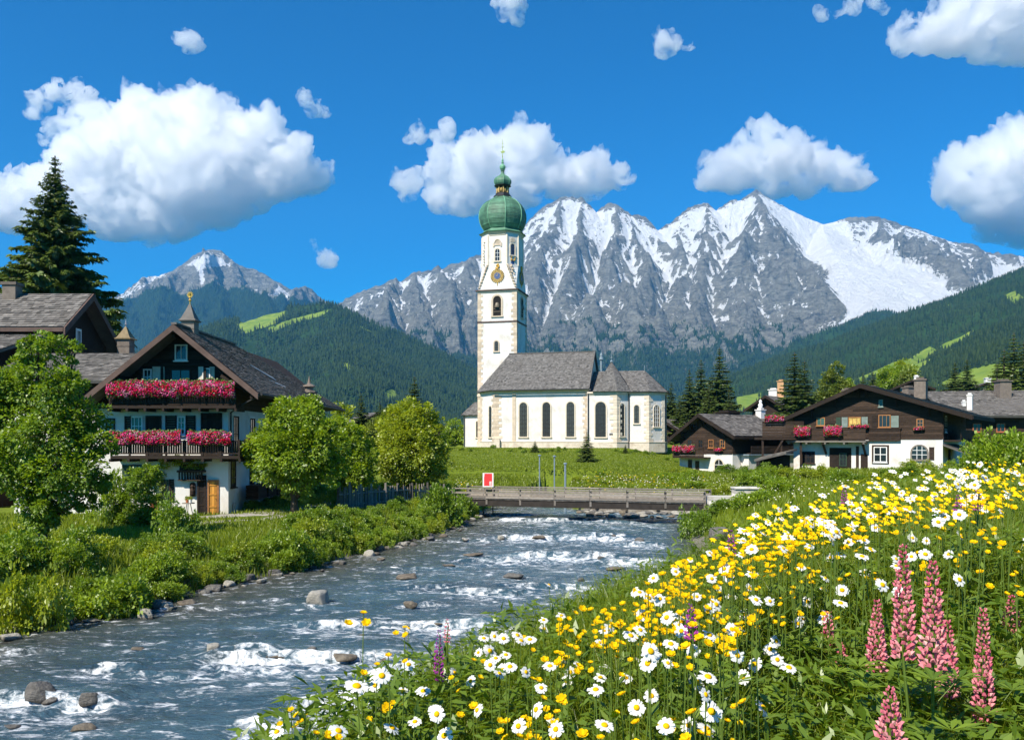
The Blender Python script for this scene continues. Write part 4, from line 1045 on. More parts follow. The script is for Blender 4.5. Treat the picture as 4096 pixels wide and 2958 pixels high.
b = MB(); b.ring([(1.25, 34.4), (1.25, 34.62), (.98, 34.7), (.98, 34.95), (.74, 34.96)], 8, (tx, ty, 0), PI/8); b.ring([(.62, 34.9), (.62, 35.85)], 8, (tx, ty, 0), PI/8)
lt = b.build('lantern', DARK, ch)
b = MB()
for k in range(8):
    a = k*PI/4 + PI/8; b.beam((tx+.82*math.cos(a), ty+.82*math.sin(a), 34.9), (tx+.82*math.cos(a), ty+.82*math.sin(a), 35.85), .13, .13)
    a = k*PI/4; b.ring([(.02, -.35), (.14, -.15), (.17, .1), (.02, .35)], 6, (tx+.70*math.cos(a), ty+.70*math.sin(a), 35.35))
b.build('lantern_column', OLDGOLD, lt)
b = MB(); b.ring([(.92, 35.85), (1.16, 35.95), (1.2, 36.03), (.92, 36.1)], 8, (tx, ty, 0), PI/8); b.build('lantern_cornice', DARK, lt)
b = MB(); b.ring([(.95, 36.05), (1.12, 36.3), (1.2, 36.6), (1.14, 36.9), (.9, 37.2), (.5, 37.42), (.26, 37.7), (.2, 38.0), (.3, 38.1), (.22, 38.2)], 8, (tx, ty, 0), PI/8); on = b.build('small_onion', COPPER, ch)
for k in range(8):
    a = PI/8 + k*PI/4; b = MB(); b.tube([(tx + r*math.cos(a), ty + r*math.sin(a), z) for r, z in [(.96, 36.05), (1.13, 36.3), (1.21, 36.6), (1.15, 36.9), (.91, 37.2), (.5, 37.43)]], .035, 5); b.build('rib', COPPER_L, on)
b = MB(); b.ring([(.12, 38.15), (.36, 38.35), (.43, 38.6), (.36, 38.85), (.12, 39.05), (.14, 39.2), (.2, 39.3), (.1, 39.4), (.16, 39.6), (.07, 39.75)], 10, (tx, ty, 0)); b.build('finial_ball', COPPER_L, ch)
b = MB(); b.tube([(tx, ty, 39.6), (tx, ty, 42.5)], [.055, .03], 6)
b.box(tx-.3, ty-.02, 41.35, tx+.3, ty+.02, 41.42); b.box(tx-.18, ty-.02, 41.85, tx+.18, ty+.02, 41.91)
b.prism([(tx-.36, ty-.02, 40.75), (tx-.1, ty-.02, 40.55), (tx+.3, ty-.02, 40.62), (tx+.36, ty-.02, 40.8), (tx+.1, ty-.02, 40.92)], (0, .04, 0)); b.ring([(.02, -.12), (.1, 0), (.02, .12)], 8, (tx, ty, 40.1)); b.build('cross', simple('yellow_green_copper', (0.32, 0.42, 0.12), 0.5, .2), ch)
# tower openings, front and right faces
q = tw(0, -th); qr = tw(th, 0)
for (p, r_, n_) in ((q, FR, FN), (qr, (0, 1, 0), (1, 0, 0))):
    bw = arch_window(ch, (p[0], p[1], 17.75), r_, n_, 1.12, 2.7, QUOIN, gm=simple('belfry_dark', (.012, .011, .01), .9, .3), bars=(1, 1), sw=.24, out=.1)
    M = frameM((p[0], p[1], 17.75), r_, n_); bb = MB(M); bb.box(-.5, .026, .55, .5, .06, .62); bb.box(-.5, .026, .95, .5, .06, 1.02); bb.ring([(.36, 1.15), (.34, 1.4), (.22, 1.75), (.12, 1.8)], 10, (0, .02, 0)); bb.build('louvre', simple('bell_bronze', (.16, .13, .09), .5, .2), bw)
    arch_window(ch, (p[0]-.1, p[1], 13.0), r_, n_, .56, 1.35, QUOIN, bars=(2, 3), sw=.14)
# octagon: small windows, blind arches, gilded clock
arch_window(ch, (tx, ty-2.56, 25.2), FR, FN, .62, 1.6, fm=WHITE, bars=(2, 3), sw=.16, gm=GLASS)
b = MB(); M = frameM((tx, ty-2.56, 27.1), FR, FN); b.M = M
for (x0, z0, x1, z1) in ((-.62, .0, -.42, .55), (.42, .0, .62, .55), (-.42, .18, .42, .32)): b.box(x0, 0, z0, x1, .09, z1)
for i in range(8):
    a, a2 = PI*i/8, PI*(i+1)/8
    b.hexa([(.46*math.cos(a), 0, .6+.46*math.sin(a)), (.46*math.cos(a2), 0, .6+.46*math.sin(a2)), (.34*math.cos(a2), 0, .6+.34*math.sin(a2)), (.34*math.cos(a), 0, .6+.34*math.sin(a)), (.46*math.cos(a), .08, .6+.46*math.sin(a)), (.46*math.cos(a2), .08, .6+.46*math.sin(a2)), (.34*math.cos(a2), .08, .6+.34*math.sin(a2)), (.34*math.cos(a), .08, .6+.34*math.sin(a))])
b.prism([(x, .0, z + .25) for x, z in arcpts(.66, .8)], (0, .02, 0), .2)
b.build('relief', OLDGOLD if False else QUOIN, ch)
oc = 1.94; on_ = (tx + oc, ty - oc)
arch_window(ch, (on_[0], on_[1], 26.0), DR, DN, .6, 1.5, fm=DARK, bars=(2, 3), sw=.15, gm=simple('blue_pane', (.05, .08, .15), .15, .3, spec=.6))
b = MB(frameM((on_[0], on_[1], 27.75), DR, DN)); b.prism([(x, 0, z) for x, z in arcpts(.7, .6)], (0, .05, 0)); b.build('relief', QUOIN, ch)
b = MB(frameM((on_[0], on_[1], 25.45), DR, DN))
for k in range(9): b.ring([(.02, -.13), (.13, 0), (.02, .13)], 6, (rb.uniform(-.4, .4), .08, rb.uniform(-.2, .3)))
b.build('gilded_ornament', GOLD, ch)
b = MB(frameM((on_[0], on_[1], 24.75), DR, DN)); b.prism([(x, 0, z) for x, z in arcpts(.5, .6)], (0, .03, 0)); b.build('niche', CLOCKBLUE, ch)
for s_ in (-1, 1):       # carved volutes on the shoulders
    b = MB()
    for k in range(16):
        t = k/15; zz = 24.6 - 3.0*t; c_ = 1.45 + 1.1*t; 
        b.ring([(.02, -.16), (.15 + .07*(k % 2), 0), (.02, .16)], 6, (tx + s_*(c_), ty - 2.62 - .02*(k % 3), zz), 0, rb.uniform(.2, .8))
        if s_ > 0 and k < 13: b.ring([(.02, -.2), (.2, 0), (.02, .2)], 6, (tx + 1.75 + .6*t + rb.uniform(-.1, .25), ty - 2.3 + rb.uniform(-.1, .2), zz), 0, rb.uniform(.1, .9))
    b.build('volute', QUOIN, ch)
for s_ in (-1,):
    b = MB()
    for k in range(9): b.ring([(.02, -.14), (.13, 0), (.02, .14)], 6, (tx - 2.05 + rb.uniform(-.1, .1), ty - 2.0 + rb.uniform(-.08, .08), 24.9 + k*.38))
    b.build('relief', QUOIN, ch)
def clock(o, r_, n_):
    M = frameM(o, r_, n_); c = MB(M)
    def disc(mb, r0, y0, y1, n=28, t=.5):
        mb.prism([(r0*math.cos(2*PI*k/n), y0, r0*math.sin(2*PI*k/n)) for k in range(n)], (0, y1-y0, 0), t)
    disc(c, .88, 0, .07, 28)
    for k in range(20):
        a = 2*PI*k/20; c.ring([(.02, -.11), (.11, 0), (.02, .11)], 6, (.88*math.cos(a), .06, .88*math.sin(a)), 0, rb.random())
        a += .15; c.ring([(.02, -.07), (.07, 0), (.02, .07)], 6, (.68*math.cos(a), .1, .68*math.sin(a)), 0, rb.random())
    k_ = c.build('clock', OLDGOLD, ch)
    f = MB(M); disc(f, .46, .07, .11); f.build('dial', CLOCKBLUE, k_)
    n2 = MB(M)
    for k in range(12):
        a = 2*PI*k/12; n2.beam((.34*math.cos(a), .125, .34*math.sin(a)), (.43*math.cos(a), .125, .43*math.sin(a)), .035, .02, up=(0, 1, 0))
    n2.beam((0, .13, 0), (.05, .13, .3), .04, .02, up=(0, 1, 0)); n2.beam((0, .135, 0), (-.2, .135, .06), .045, .02, up=(0, 1, 0)); n2.build('clock_hand', GOLD, k_)
    t = MB(M)
    for k in range(6): t.ring([(.02, -.16), (.15, 0), (.02, .16)], 6, (rb.uniform(-.22, .22), .06, .95 + k*.12)); 
    t.tube([(0, .06, -.85), (.02, .06, -1.1), (-.03, .06, -1.35)], [.09, .06, .02], 5); t.build('gilded_ornament', GOLD, k_)
clock((tx, ty-2.63, 23.15), FR, FN); clock((tx+2.64, ty, 23.15), (0, 1, 0), (1, 0, 0))
# low annexe beside the tower
poly_wall(ch, [(-6.4, 6.6), (-3.9, 6.6), (-3.9, 10.4), (-6.4, 10.4)], -.5, 4.5, PLASTER)
b = MB(); shingles(b, (-6.7, 6.2, 4.45), (-3.88, 6.2, 4.45), (-3.88, 8.3, 6.3), (-5.4, 8.3, 6.3), .2, (.16, .3)); shingles(b, (-6.7, 10.6, 4.45), (-6.7, 6.2, 4.45), (-5.4, 8.3, 6.3), (-5.4, 8.4, 6.3), .2, (.16, .3)); b.build('annexe_roof', SLATE, ch)
b = MB(); b.tube([(-6.3, 6.5, -.2), (-6.3, 6.5, 4.4)], .06, 6); b.build('downpipe', DARK, ch)
arch_window(ch, (-4.45, 6.6, 1.4), FR, FN, .3, 2.2, bars=(1, 3), sw=.08)

# ------------------------------------------------------------------ farmhouse by the river on the left
fh = empty('farmhouse', (-17.64, 46, 1.0), 0, 'white and dark timber farmhouse with two flowery balconies and hipped shingle roof', 'farmhouse')
SR, SN = (0, 1, 0), (1, 0, 0)          # right side wall
poly_wall(fh, [(-4.6, 0), (2.35, 0), (2.35, 20), (-4.6, 20)], -.8, 5.7, PLASTER)
poly_wall(fh, [(-9.4, .35), (-4.6, .35), (-4.6, 8), (-9.4, 8)], -.8, 5.7, PLASTER)
sl_ = .816
b = MB(); b.prism([(-5.0, 0, 5.72), (2.35, 0, 5.72), (2.35, 0, 8.05), (0, 0, 9.9), (-5.0, 0, 5.9)], (0, 18, 0), .5)
planks(b, (-4.9, -.002, 5.72), (7.25, 0, 0), (0, 0, 4.1), 20, (0, -1, 0), .035, cut=lambda t: (max(0, 4.9 - (9.85 - (5.72 + 4.1*t))/sl_), min(7.25, 4.9 + (9.85 - (5.72 + 4.1*t))/sl_)))
planks(b, (2.352, 0, 5.7), (0, 18, 0), (0, 0, 2.3), 11, (1, 0, 0), .035)
b.box(-9.45, .3, 5.72, -4.9, 7.9, 7.3); b.build('timber_wall', WOOD, fh)
def one_beam(root, p, q, w, h, m=WOOD):
    b = MB(); b.beam(p, q, w, h); return b.build('beam', m, root)
one_beam(fh, (-2.7, -.08, 8.07), (2.2, -.08, 8.07), .085, .14)
for x in (-2.3, -1.2, 1.1, 2.0): b = MB(); b.box(x-.07, -.1, 5.9, x+.07, -.037, 7.995); b.build('beam', WOOD, fh)
one_beam(fh, (-.1, -1.3, 9.5), (-.1, 0, 9.5), .16, .2)
for x, z in ((-3.0, 7.3), (2.6, 7.6), (1.6, 8.4), (4.0, 6.3)): one_beam(fh, (x, -1.35, z), (x, .2, z), .15, .2)
for k in range(9): one_beam(fh, (4.1, -1.2 + k*2.5, 6.4), (2.36, -1.2 + k*2.5, 7.4), .12, .16)
b = MB(); AZ = 10.06
shingles(b, (4.35, -1.5, 6.52), (4.35, 20.6, 6.52), (0, 8.2, AZ), (0, -1.5, AZ), .26, (.16, .38), .16, .05)
shingles(b, (-5.2, 20.6, 5.83), (-5.2, -1.5, 5.83), (0, -1.5, AZ), (0, 8.2, AZ), .26, (.2, .4), .16, .05)
shingles(b, (4.35, 20.6, 6.52), (-5.2, 20.6, 5.83), (0, 8.2, AZ), (0, 8.2, AZ), .26, (.2, .4), .16, .05)
shingles(b, (-10.6, -.75, 7.16), (-3.55, -.75, 7.16), (-1.15, 4.0, 9.1), (-10.6, 4.0, 9.1), .26, (.16, .38), .14, .05)
shingles(b, (-1.0, 9.0, 7.2), (-10.6, 9.0, 7.2), (-10.6, 4.0, 9.1), (-1.15, 4.0, 9.1), .3, (.2, .4), .14, .05)
b.beam((0, -1.5, AZ+.05), (0, 8.2, AZ+.05), .3, .1, tint=.4)
b.build('roof', SHINGLE, fh)
b = MB(); b.beam((0, -1.55, AZ-.06), (4.45, -1.55, AZ-.06-4.45*sl_), .09, .30, up=(0, -1, 0)) if False else None
for (xa, za, xb, zb) in ((0.0, AZ-.04, 4.42, 6.43), (0.0, AZ-.04, -5.25, 5.76)):
    b.hexa([(xa, -1.62, za-.3), (xb, -1.62, zb-.3), (xb, -1.505, zb-.3), (xa, -1.505, za-.3), (xa, -1.62, za+.04), (xb, -1.62, zb+.04), (xb, -1.505, zb+.04), (xa, -1.505, za+.04)])
b.box(4.36, -1.5, 6.28, 4.44, 20.6, 6.5); b.build('verge_board', VERGE, fh)
b = MB(); b.tube([(4.52, -1.4, 6.42), (4.52, 20.5, 6.36)], .09, 6); b.tube([(4.5, -1.3, 6.4), (3.4, -.9, 5.9), (2.5, -.05, 5.5), (2.5, -.05, 3.4)], .05, 6); b.build('gutter', DARK, fh)
b = MB(); b.prism([(3.0, 5.2, 7.62), (3.0, 5.5, 7.62), (3.45, 7.5, 7.27), (3.35, 7.8, 7.35)], (0, 0, .06)); b.prism([(2.0, 5.0, 8.50), (2.2, 5.3, 8.34), (3.0, 7.0, 7.70), (2.8, 7.0, 7.86)], (0, 0, .05)); b.build('roof_patch', simple('lead_patch', (.38, .38, .38), .5, .2), fh)
def turret(x, y, z0, z1, z2, z3, hw, capm, fin=True):
    b = MB(); b.box(x-hw*.86, y-hw*.86, z0, x+hw*.86, y+hw*.86, z1)
    for k in range(4): b.box(x-hw*.9, y-hw*.9, z0 + (z1-z0)*(k+.4)/4, x+hw*.9, y+hw*.9, z0 + (z1-z0)*(k+.5)/4, .2)
    t = b.build('chimney', WOOD_G if capm is SHINGLE else BRICK, fh)
    b = MB(); p = [(hw*1.12, z1+.001), (hw*1.15, z1+.06), (hw*.95, z1+(z2-z1)*.14), (hw*.72, z1+(z2-z1)*.36), (hw*.42, z1+(z2-z1)*.66), (.05, z2)]
    b.ring([(r*1.41, z) for r, z in p], 4, (x, y, 0), PI/4); b.build('chimney_cap', capm, t)
    if fin:
        b = MB(); b.tube([(x, y, z2-.1), (x, y, z3)], .03, 6); h = z3 - z2
        b.ring([(.02, -.09), (.085, 0), (.02, .09)], 8, (x, y, z2 + h*.35))
        b.ring([(.02, -.07), (.06, 0), (.02, .07)], 8, (x, y, z2 + h*.58)); return t, b
    return t
t, b = turret(0.0, .75, 9.4, 10.5, 11.45, 12.1, .40, SHINGLE)
for k in range(6):
    a = PI*k/6; b.prism([(0 + .2*math.cos(a), .73, 11.98 + .2*math.sin(a)), (.05*math.cos(a+PI/2), .73, 11.98 + .05*math.sin(a+PI/2)), (-.2*math.cos(a), .73, 11.98 - .2*math.sin(a)), (.05*math.cos(a-PI/2), .73, 11.98 + .05*math.sin(a-PI/2))], (0, .04, 0))
b.build('star_finial', GOLD, t)
t, b = turret(-7.7, 10.0, 7.4, 10.6, 11.45, 11.95, .46, simple('bronze_shingle', (.20, .15, .08), .7, .3, 4, .3)); b.build('finial', simple('silver_balls', (.5, .52, .55), .35, .1, metal=.7), t)
b = MB(); b.ring([(.42, 6.7), (.42, 7.3), (.62, 7.34), (.6, 7.45), (.3, 7.5), (.3, 7.72), (.46, 7.76), (.4, 7.86), (.14, 7.95), (.1, 8.1), (.02, 8.5)], 10, (3.45, 13.7, 0)); b.build('chimney', BRICK, fh)
# balconies: floor, turned slats, rails
def balcony(z0, zr, x0, x1, yo, wrap=None):
    b = MB(); b.box(x0, -yo, z0-.16, x1, 0.0, z0); 
    if wrap: b.box(2.36, 0.0, z0-.155, x1, wrap, z0-.003)
    k = int((x1-x0)/.9)
    for i in range(k+1): b.beam((x0 + (x1-x0)*i/k, -yo-.05, z0-.24), (x0 + (x1-x0)*i/k, .1, z0-.24), .12, .15)
    t = b.build('balcony', WOOD, fh)
    b = MB(); b.box(x0, -yo, zr-.07, x1, -yo+.09, zr); b.box(x0, -yo+.01, z0+.08, x1, -yo+.08, z0+.15)
    if wrap: b.box(x1-.09, -yo+.09, zr-.07, x1, wrap, zr); b.box(x1-.08, -yo+.09, z0+.08, x1-.01, wrap, z0+.15)
    for i in range(k+1): x = x0 + (x1-x0-.08)*i/k; b.box(x, -yo-.01, z0, x+.08, -yo+.1, zr+.04)
    b.build('rail', WOOD, t)
    b = MB(); n = int((x1-x0)/.125)
    for i in range(n):
        x = x0 + .03 + (x1-x0-.06)*i/n; b.box(x, -yo+.02, z0+.15, x+.092, -yo+.055, zr-.07, rb.uniform(.1, .8))
    if wrap:
        n = int((wrap+yo)/.13)
        for i in range(n): y = -yo+.1 + (wrap+yo-.15)*i/n; b.box(x1-.06, y, z0+.15, x1-.02, y+.062, zr-.07, rb.uniform(.2, 1))
    b.build('baluster', WOOD, t); return t
balcony(5.85, 6.62, -3.5, 3.15, 1.25); balcony(3.2, 4.0, -3.45, 3.35, 1.2, 2.6)
# front: attic window, attic doors, first floor, ground floor
window(fh, (-.16, -.04, 8.3), FR, FN, .68, .86, nx=2, nz=1, sill=True, deep=.08)
for x0_, x1_ in ((-1.72, -1.08), (.75, 1.05), (1.35, 1.62)): b = MB(); b.box(x0_, -.05, 6.6, x1_, -.037, 7.98); b.build('plaster_panel', PLASTER_OLD, fh)
window(fh, (-1.98, -.04, 7.0), FR, FN, .46, .85, nx=2, nz=2); window(fh, (-.2, -.04, 6.5), FR, FN, 1.1, 1.35, fm=WOOD_B, nx=2, nz=1, sill=False)
window(fh, (1.2, -.04, 6.5), FR, FN, .42, 1.4, nx=1, nz=2, sill=False)
window(fh, (-2.58, 0, 4.25), FR, FN, .66, 1.05, nx=3, nz=2); shutter(fh, (-3.05, 0, 4.2), FR, FN, .36, 1.12, WOOD)
def door(o, r, n, w, h, m, fm=WOOD, name='door', ang=0.0, handle=True):
    M = frameM(o, r, n) @ Matrix.Rotation(ang, 4, 'Z'); b = MB(M); k = max(3, int(w/.2))
    b.box(-w/2-.09, 0, 0, -w/2-.002, .09, h+.09); b.box(w/2+.002, 0, 0, w/2+.09, .09, h+.09); b.box(-w/2-.002, 0, h+.002, w/2+.002, .088, h+.09)
    f = b.build(name, fm, fh); b = MB(M)
    for i in range(k): b.box(-w/2 + w*i/k, .0, 0, -w/2 + w*(i+.95)/k, .05, h, rb.random())
    for z in (.25, .62, .9): b.box(-w/2+.02, .051, h*z-.06, w/2-.02, .075, h*z+.02, .4)
    p = b.build('door_leaf', m, f)
    if handle: b = MB(M); b.tube([(w*.36, .05, h*.48), (w*.36, .12, h*.48), (w*.22, .12, h*.48)], .015, 5); b.build('handle', DARK, f)
    return f
door((-1.67, 0, 3.2), FR, FN, .66, 2.05, WOOD, WOOD_B); door((1.45, 0, 3.2), FR, FN, .95, 2.2, WOOD, WOOD)
window(fh, (-.17, 0, 4.3), FR, FN, .44, 1.0, nx=2, nz=3); shutter(fh, (-.73, 0, 4.25), FR, FN, .6, 1.1, WOOD); shutter(fh, (.33, 0, 4.25), FR, FN, .52, 1.1, WOOD)
window(fh, (-4.9+.9, .0, 4.3), FR, FN, .5, .9, nx=2, nz=2, fm=WOOD_B); window(fh, (-5.6, .35, 4.3), FR, FN, .7, .9, nx=2, nz=2, fm=WOOD_B)
window(fh, (-2.55, 0, 1.55), FR, FN, .78, 1.15, nx=2, nz=2, fm=WOOD_B); shutter(fh, (-3.15, 0, 1.5), FR, FN, .42, 1.2, SHUT_G); shutter(fh, (-1.97, 0, 1.5), FR, FN, .36, 1.2, SHUT_G)
window(fh, (-1.08, 0, .75), FR, FN, .42, 1.15, nx=2, nz=2, fm=SHUT_G); shutter(fh, (-1.42, 0, .72), FR, FN, .24, 1.2, SHUT_G); shutter(fh, (-.7, 0, .72), FR, FN, .26, 1.2, WOOD)
b = MB(frameM((.4, 0, 1.75), FR, FN)); b.box(-.7, 0, .55, .75, .35, .66); b.box(-.66, 0, .66, .68, .07, 1.0)
for i in range(9): b.box(-.62 + i*.15, .26, .15, -.55 + i*.15, .31, .55, rb.random())
b.box(-.66, .02, .1, .7, .33, .16); b.build('door_canopy', WOOD_B, fh)
b = MB(frameM((.45, 0, 1.0), FR, FN)); b.prism([(x, 0, z) for x, z in arcpts(.28, .75)], (0, .12, 0), .4); b.ring([(.1, .1), (.13, .3), (.08, .45), (.1, .55), (.02, .66)], 8, (0, .14, 0)); b.build('niche', WOOD_B, fh)
door((.93, 0, .05), FR, FN, .30, 2.0, WOOD, WOOD); door((1.55, -.05, 0.02), FR, FN, .40, 1.78, ORANGE, AMBER, ang=-.25)
window(fh, (-4.9, 0, -.1), FR, FN, .6, .72, nx=4, nz=4, bar=.02, sill=True)
window(fh, (-6.8, .35, 1.5), FR, FN, .8, 1.1, nx=2, nz=2, fm=SHUT_G); shutter(fh, (-6.1, .35, 1.45), FR, FN, .5, 1.2, SHUT_G); shutter(fh, (-7.5, .35, 1.45), FR, FN, .5, 1.2, SHUT_G)
# right side wall
for (y, z, w_, h_) in ((.75, 1.45, .75, 1.5), (4.1, 1.4, .8, 1.35), (7.3, 1.3, .9, 1.35), (9.5, 1.3, .9, 1.3), (13.0, 1.3, 1.0, 1.3), (15.4, 1.3, .9, 1.3)):
    window(fh, (2.35, y, z), SR, SN, w_, h_, nx=2, nz=3, fm=WOOD_B)
for (y, z, w_, h_) in ((1.2, 3.35, .9, 2.0), (4.2, 4.1, .9, 1.2), (7.0, 4.1, .9, 1.2), (10.0, 4.1, .9, 1.2), (13.0, 4.1, .9, 1.2)):
    window(fh, (2.35, y, z), SR, SN, w_, h_, nx=2, nz=2, fm=WOOD_B, surround=WHITE)
door((2.35, 18.0, 0.0), SR, SN, 1.1, 2.1, WOOD, WOOD); b = MB(); b.box(2.352, 0.0, 2.85, 2.42, 2.9, 3.1); b.build('beam', WOOD, fh)
b = MB(); b.box(2.40, .6, -.1, 2.5, .8, .6); b.build('meter_box', simple('grey_box', (.35, .35, .34), .6), fh)

# barn house behind it
bh = empty('timber_house', (-29.5, 56, 1.2), 0, 'dark timber house with broad shingle roof cut by the left edge', 'house')
def L(p): return (p[0] + 29.5, p[1] - 56, p[2] - 1.2)
b = MB(); shingles(b, L((-46, 51.8, 11.9)), L((-27.2, 51.8, 11.9)), L((-27.2, 55.3, 14.5)), L((-46, 55.3, 14.5)), .27, (.18, .4), .2, .05)
shingles(b, L((-27.2, 59.6, 11.2)), L((-46, 59.6, 11.2)), L((-46, 55.3, 14.5)), L((-27.2, 55.3, 14.5)), .3, (.2, .4), .2, .05)
shingles(b, L((-46, 47.8, 9.7)), L((-30.0, 47.8, 9.7)), L((-28.2, 51.9, 11.45)), L((-46, 51.9, 11.45)), .27, (.18, .4), .18, .05)
b.build('roof', SHINGLE, bh)
b = MB(); b.prism([L(p) for p in ((-28.1, 52.6, -.2), (-28.1, 59.0, -.2), (-28.1, 59.0, 11.5), (-28.1, 55.3, 14.2), (-28.1, 52.6, 12.2))], (-16, 0, 0)); planks(b, L((-28.09, 52.6, 6)), (0, 6.4, 0), (0, 0, 5.6), 22, (1, 0, 0), .04)
b.prism([L(p) for p in ((-30.2, 48.5, -.2), (-30.2, 52.6, -.2), (-30.2, 52.6, 11.1), (-30.2, 48.5, 9.6))], (-14, 0, 0)); b.build('wall', WOOD, bh)
b = MB()
for ya, za, yb, zb in ((55.3, 14.4, 51.7, 11.75), (55.3, 14.4, 59.7, 11.05)):
    b.hexa([L((-27.18, ya, za-.35)), L((-27.18, yb, zb-.35)), L((-27.08, yb, zb-.35)), L((-27.08, ya, za-.35)), L((-27.18, ya, za+.1)), L((-27.18, yb, zb+.1)), L((-27.08, yb, zb+.1)), L((-27.08, ya, za+.1))])
b.box(*L((-46, 51.68, 11.6)), *L((-27.2, 51.78, 11.85))); b.build('verge_board', VERGE, bh)
for y_ in (54.2, 57.0): window(bh, L((-28.05, y_, 8.4)), SR, SN, .8, 1.0, fm=WOOD_B)
for x_ in (-32.5, -36): window(bh, L((x_, 48.44, 6.4)), FR, FN, .9, 1.1, fm=WOOD_B)
p = L((-28.05, 55.2, 11.2)); window(bh, p, SR, SN, .55, .95, nx=2, nz=1, surround=WHITE, sw=.07)
b = MB(); p = L((-32.2, 55.0, 13.2)); b.box(p[0]-.42, p[1]-.4, p[2], p[0]+.42, p[1]+.4, p[2]+1.75); b.box(p[0]-.5, p[1]-.48, p[2]+1.76, p[0]+.5, p[1]+.48, p[2]+1.95, .2); b.build('chimney', BRICK, bh)

# ------------------------------------------------------------------ the two chalets on the right
bc = empty('chalet', (36.35, 72, 2.6), R(-36), 'broad dark timber chalet with pink flowers on a plank balcony', 'chalet')
def gable_house(root, x0, x1, D, zw, zt_l, zt_r, apx, apz, exl, ezl, exr, ezr, oh, wall_m, n_pl, th=.22, slat=False, row=.26):
    poly_wall(root, [(x0, 0), (x1, 0), (x1, D), (x0, D)], -.9, zw, PLASTER)
    b = MB(); b.prism([(x0, 0, zw+.003), (x1, 0, zw+.003), (x1, 0, zt_r), (apx, 0, apz-.3), (x0, 0, zt_l)], (0, D, 0))
    sl1 = (apz-.3 - zt_l)/(apx - x0); sr1 = (apz-.3 - zt_r)/(x1 - apx); Ht = apz-.3-zw
    def cut(t):
        z = zw + Ht*t
        lo = 0 if z < zt_l else (z - zt_l)/sl1; hi = (x1-x0) if z < zt_r else (x1-x0) - (z - zt_r)/sr1
        return (lo + .03, hi - .03)
    planks(b, (x0, -.002, zw), (x1-x0, 0, 0), (0, 0, Ht), n_pl, (0, -1, 0), .05, cut=cut)
    planks(b, (x1+.002, 0, zw), (0, D, 0), (0, 0, zt_r - zw), max(3, int(n_pl*(zt_r-zw)/Ht)), (1, 0, 0), .05)
    b.build('timber_wall', wall_m, root)
    b = MB()
    shingles(b, (exr, -oh, ezr), (exr, D+.6, ezr), (apx, D+.6, apz), (apx, -oh, apz), row, (.16, .36), th, .045)
    shingles(b, (exl, D+.6, ezl), (exl, -oh, ezl), (apx, -oh, apz), (apx, D+.6, apz), row, (.16, .36), th, .045)
    b.build('roof', SHINGLE, root)
    b = MB()
    for xa, za, xb, zb in ((apx, apz, exr, ezr), (apx, apz, exl, ezl)):
        b.hexa([(xa, -oh-.1, za-.36), (xb, -oh-.1, zb-.36), (xb, -oh-.003, zb-.36), (xa, -oh-.003, za-.36), (xa, -oh-.1, za+.02), (xb, -oh-.1, zb+.02), (xb, -oh-.003, zb+.02), (xa, -oh-.003, za+.02)], .3)
    b.box(exr+.002, -oh, ezr-.3, exr+.08, D+.5, ezr-.02, .3); b.build('verge_board', WOOD, root)
    for t in (0.04, .32, .62):
        for sgn in (-1, 1):
            xx = apx + sgn*t*((exr-apx) if sgn > 0 else (apx-exl)); zz = apz - .34 - t*((apz-ezr) if sgn > 0 else (apz-ezl))
            one_beam(root, (xx, -oh+.05, zz), (xx, .2, zz), .18, .2); one_beam(root, (xx, -oh*.7, zz-.12), (xx, 0.0, zz-.75), .12, .12)
gable_house(bc, -12.55, 0, 12, 2.5, 4.55, 4.75, -6.4, 7.37, -13.45, 4.38, 2.35, 4.45, 1.0, WOOD_B, 22)
b = MB(); b.box(-12.9, -1.15, 2.25, -5.9, 0, 2.4); 
for i in range(5): b.beam((-12.7 + i*1.65, -1.1, 2.18), (-12.7 + i*1.65, .1, 2.18), .16, .18)
t = b.build('balcony', WOOD_G, bc)
b = MB(); planks(b, (-12.9, -1.15, 2.4), (7.0, 0, 0), (0, 0, .95), 5, (0, -1, 0), .04); planks(b, (-12.9, -1.15, 2.4), (0, 1.15, 0), (0, 0, .95), 5, (-1, 0, 0), .04); b.box(-12.95, -1.22, 3.35, -5.88, -1.05, 3.43); b.build('balustrade', WOOD_B, t)
b = MB(); planks(b, (-5.88, -.16, 2.35), (2.6, 0, 0), (0, 0, 1.05), 5, (0, -1, 0), .05); b.box(-5.9, -.24, 3.42, -3.2, -.06, 3.5); b.build('plank_panel', WOOD_B, bc)
window(bc, (-4.95, 0, .5), FR, FN, 1.1, 1.35, nx=2, nz=2, surround=WOOD_B, sw=.16, bar=.06); w_ = arch_window(bc, (-1.8, 0, .8), FR, FN, 1.2, 1.15, WOOD_G, fm=WHITE, gm=GLASS, bars=(3, 3), sw=.12); shutter(bc, (-.85, 0, .75), FR, FN, .4, 1.1, WOOD_B)
b = MB(); b.box(-9.3, -.03, -.5, -7.4, -.0, 1.75, .2); b.build('door', WOOD, bc); window(bc, (-8.1, -.03, .1), FR, FN, .65, 1.2, fm=SHUT_G, nx=2, nz=2, sill=False); window(bc, (-11.2, 0, .3), FR, FN, 1.2, 1.1, fm=WOOD_B, nx=3, nz=2)
b = MB(); b.box(-7.0, -.05, -.6, -6.75, 0, 1.9); b.box(-6.6, -.04, -.6, -6.0, 0, 1.2, .2); b.build('door', WOOD_B, bc)
for x in (-9.6, -6.2): b = MB(); b.beam((x, -1.05, 2.15), (x, -.02, 1.2), .16, .16); b.build('bracket', WOOD, bc)
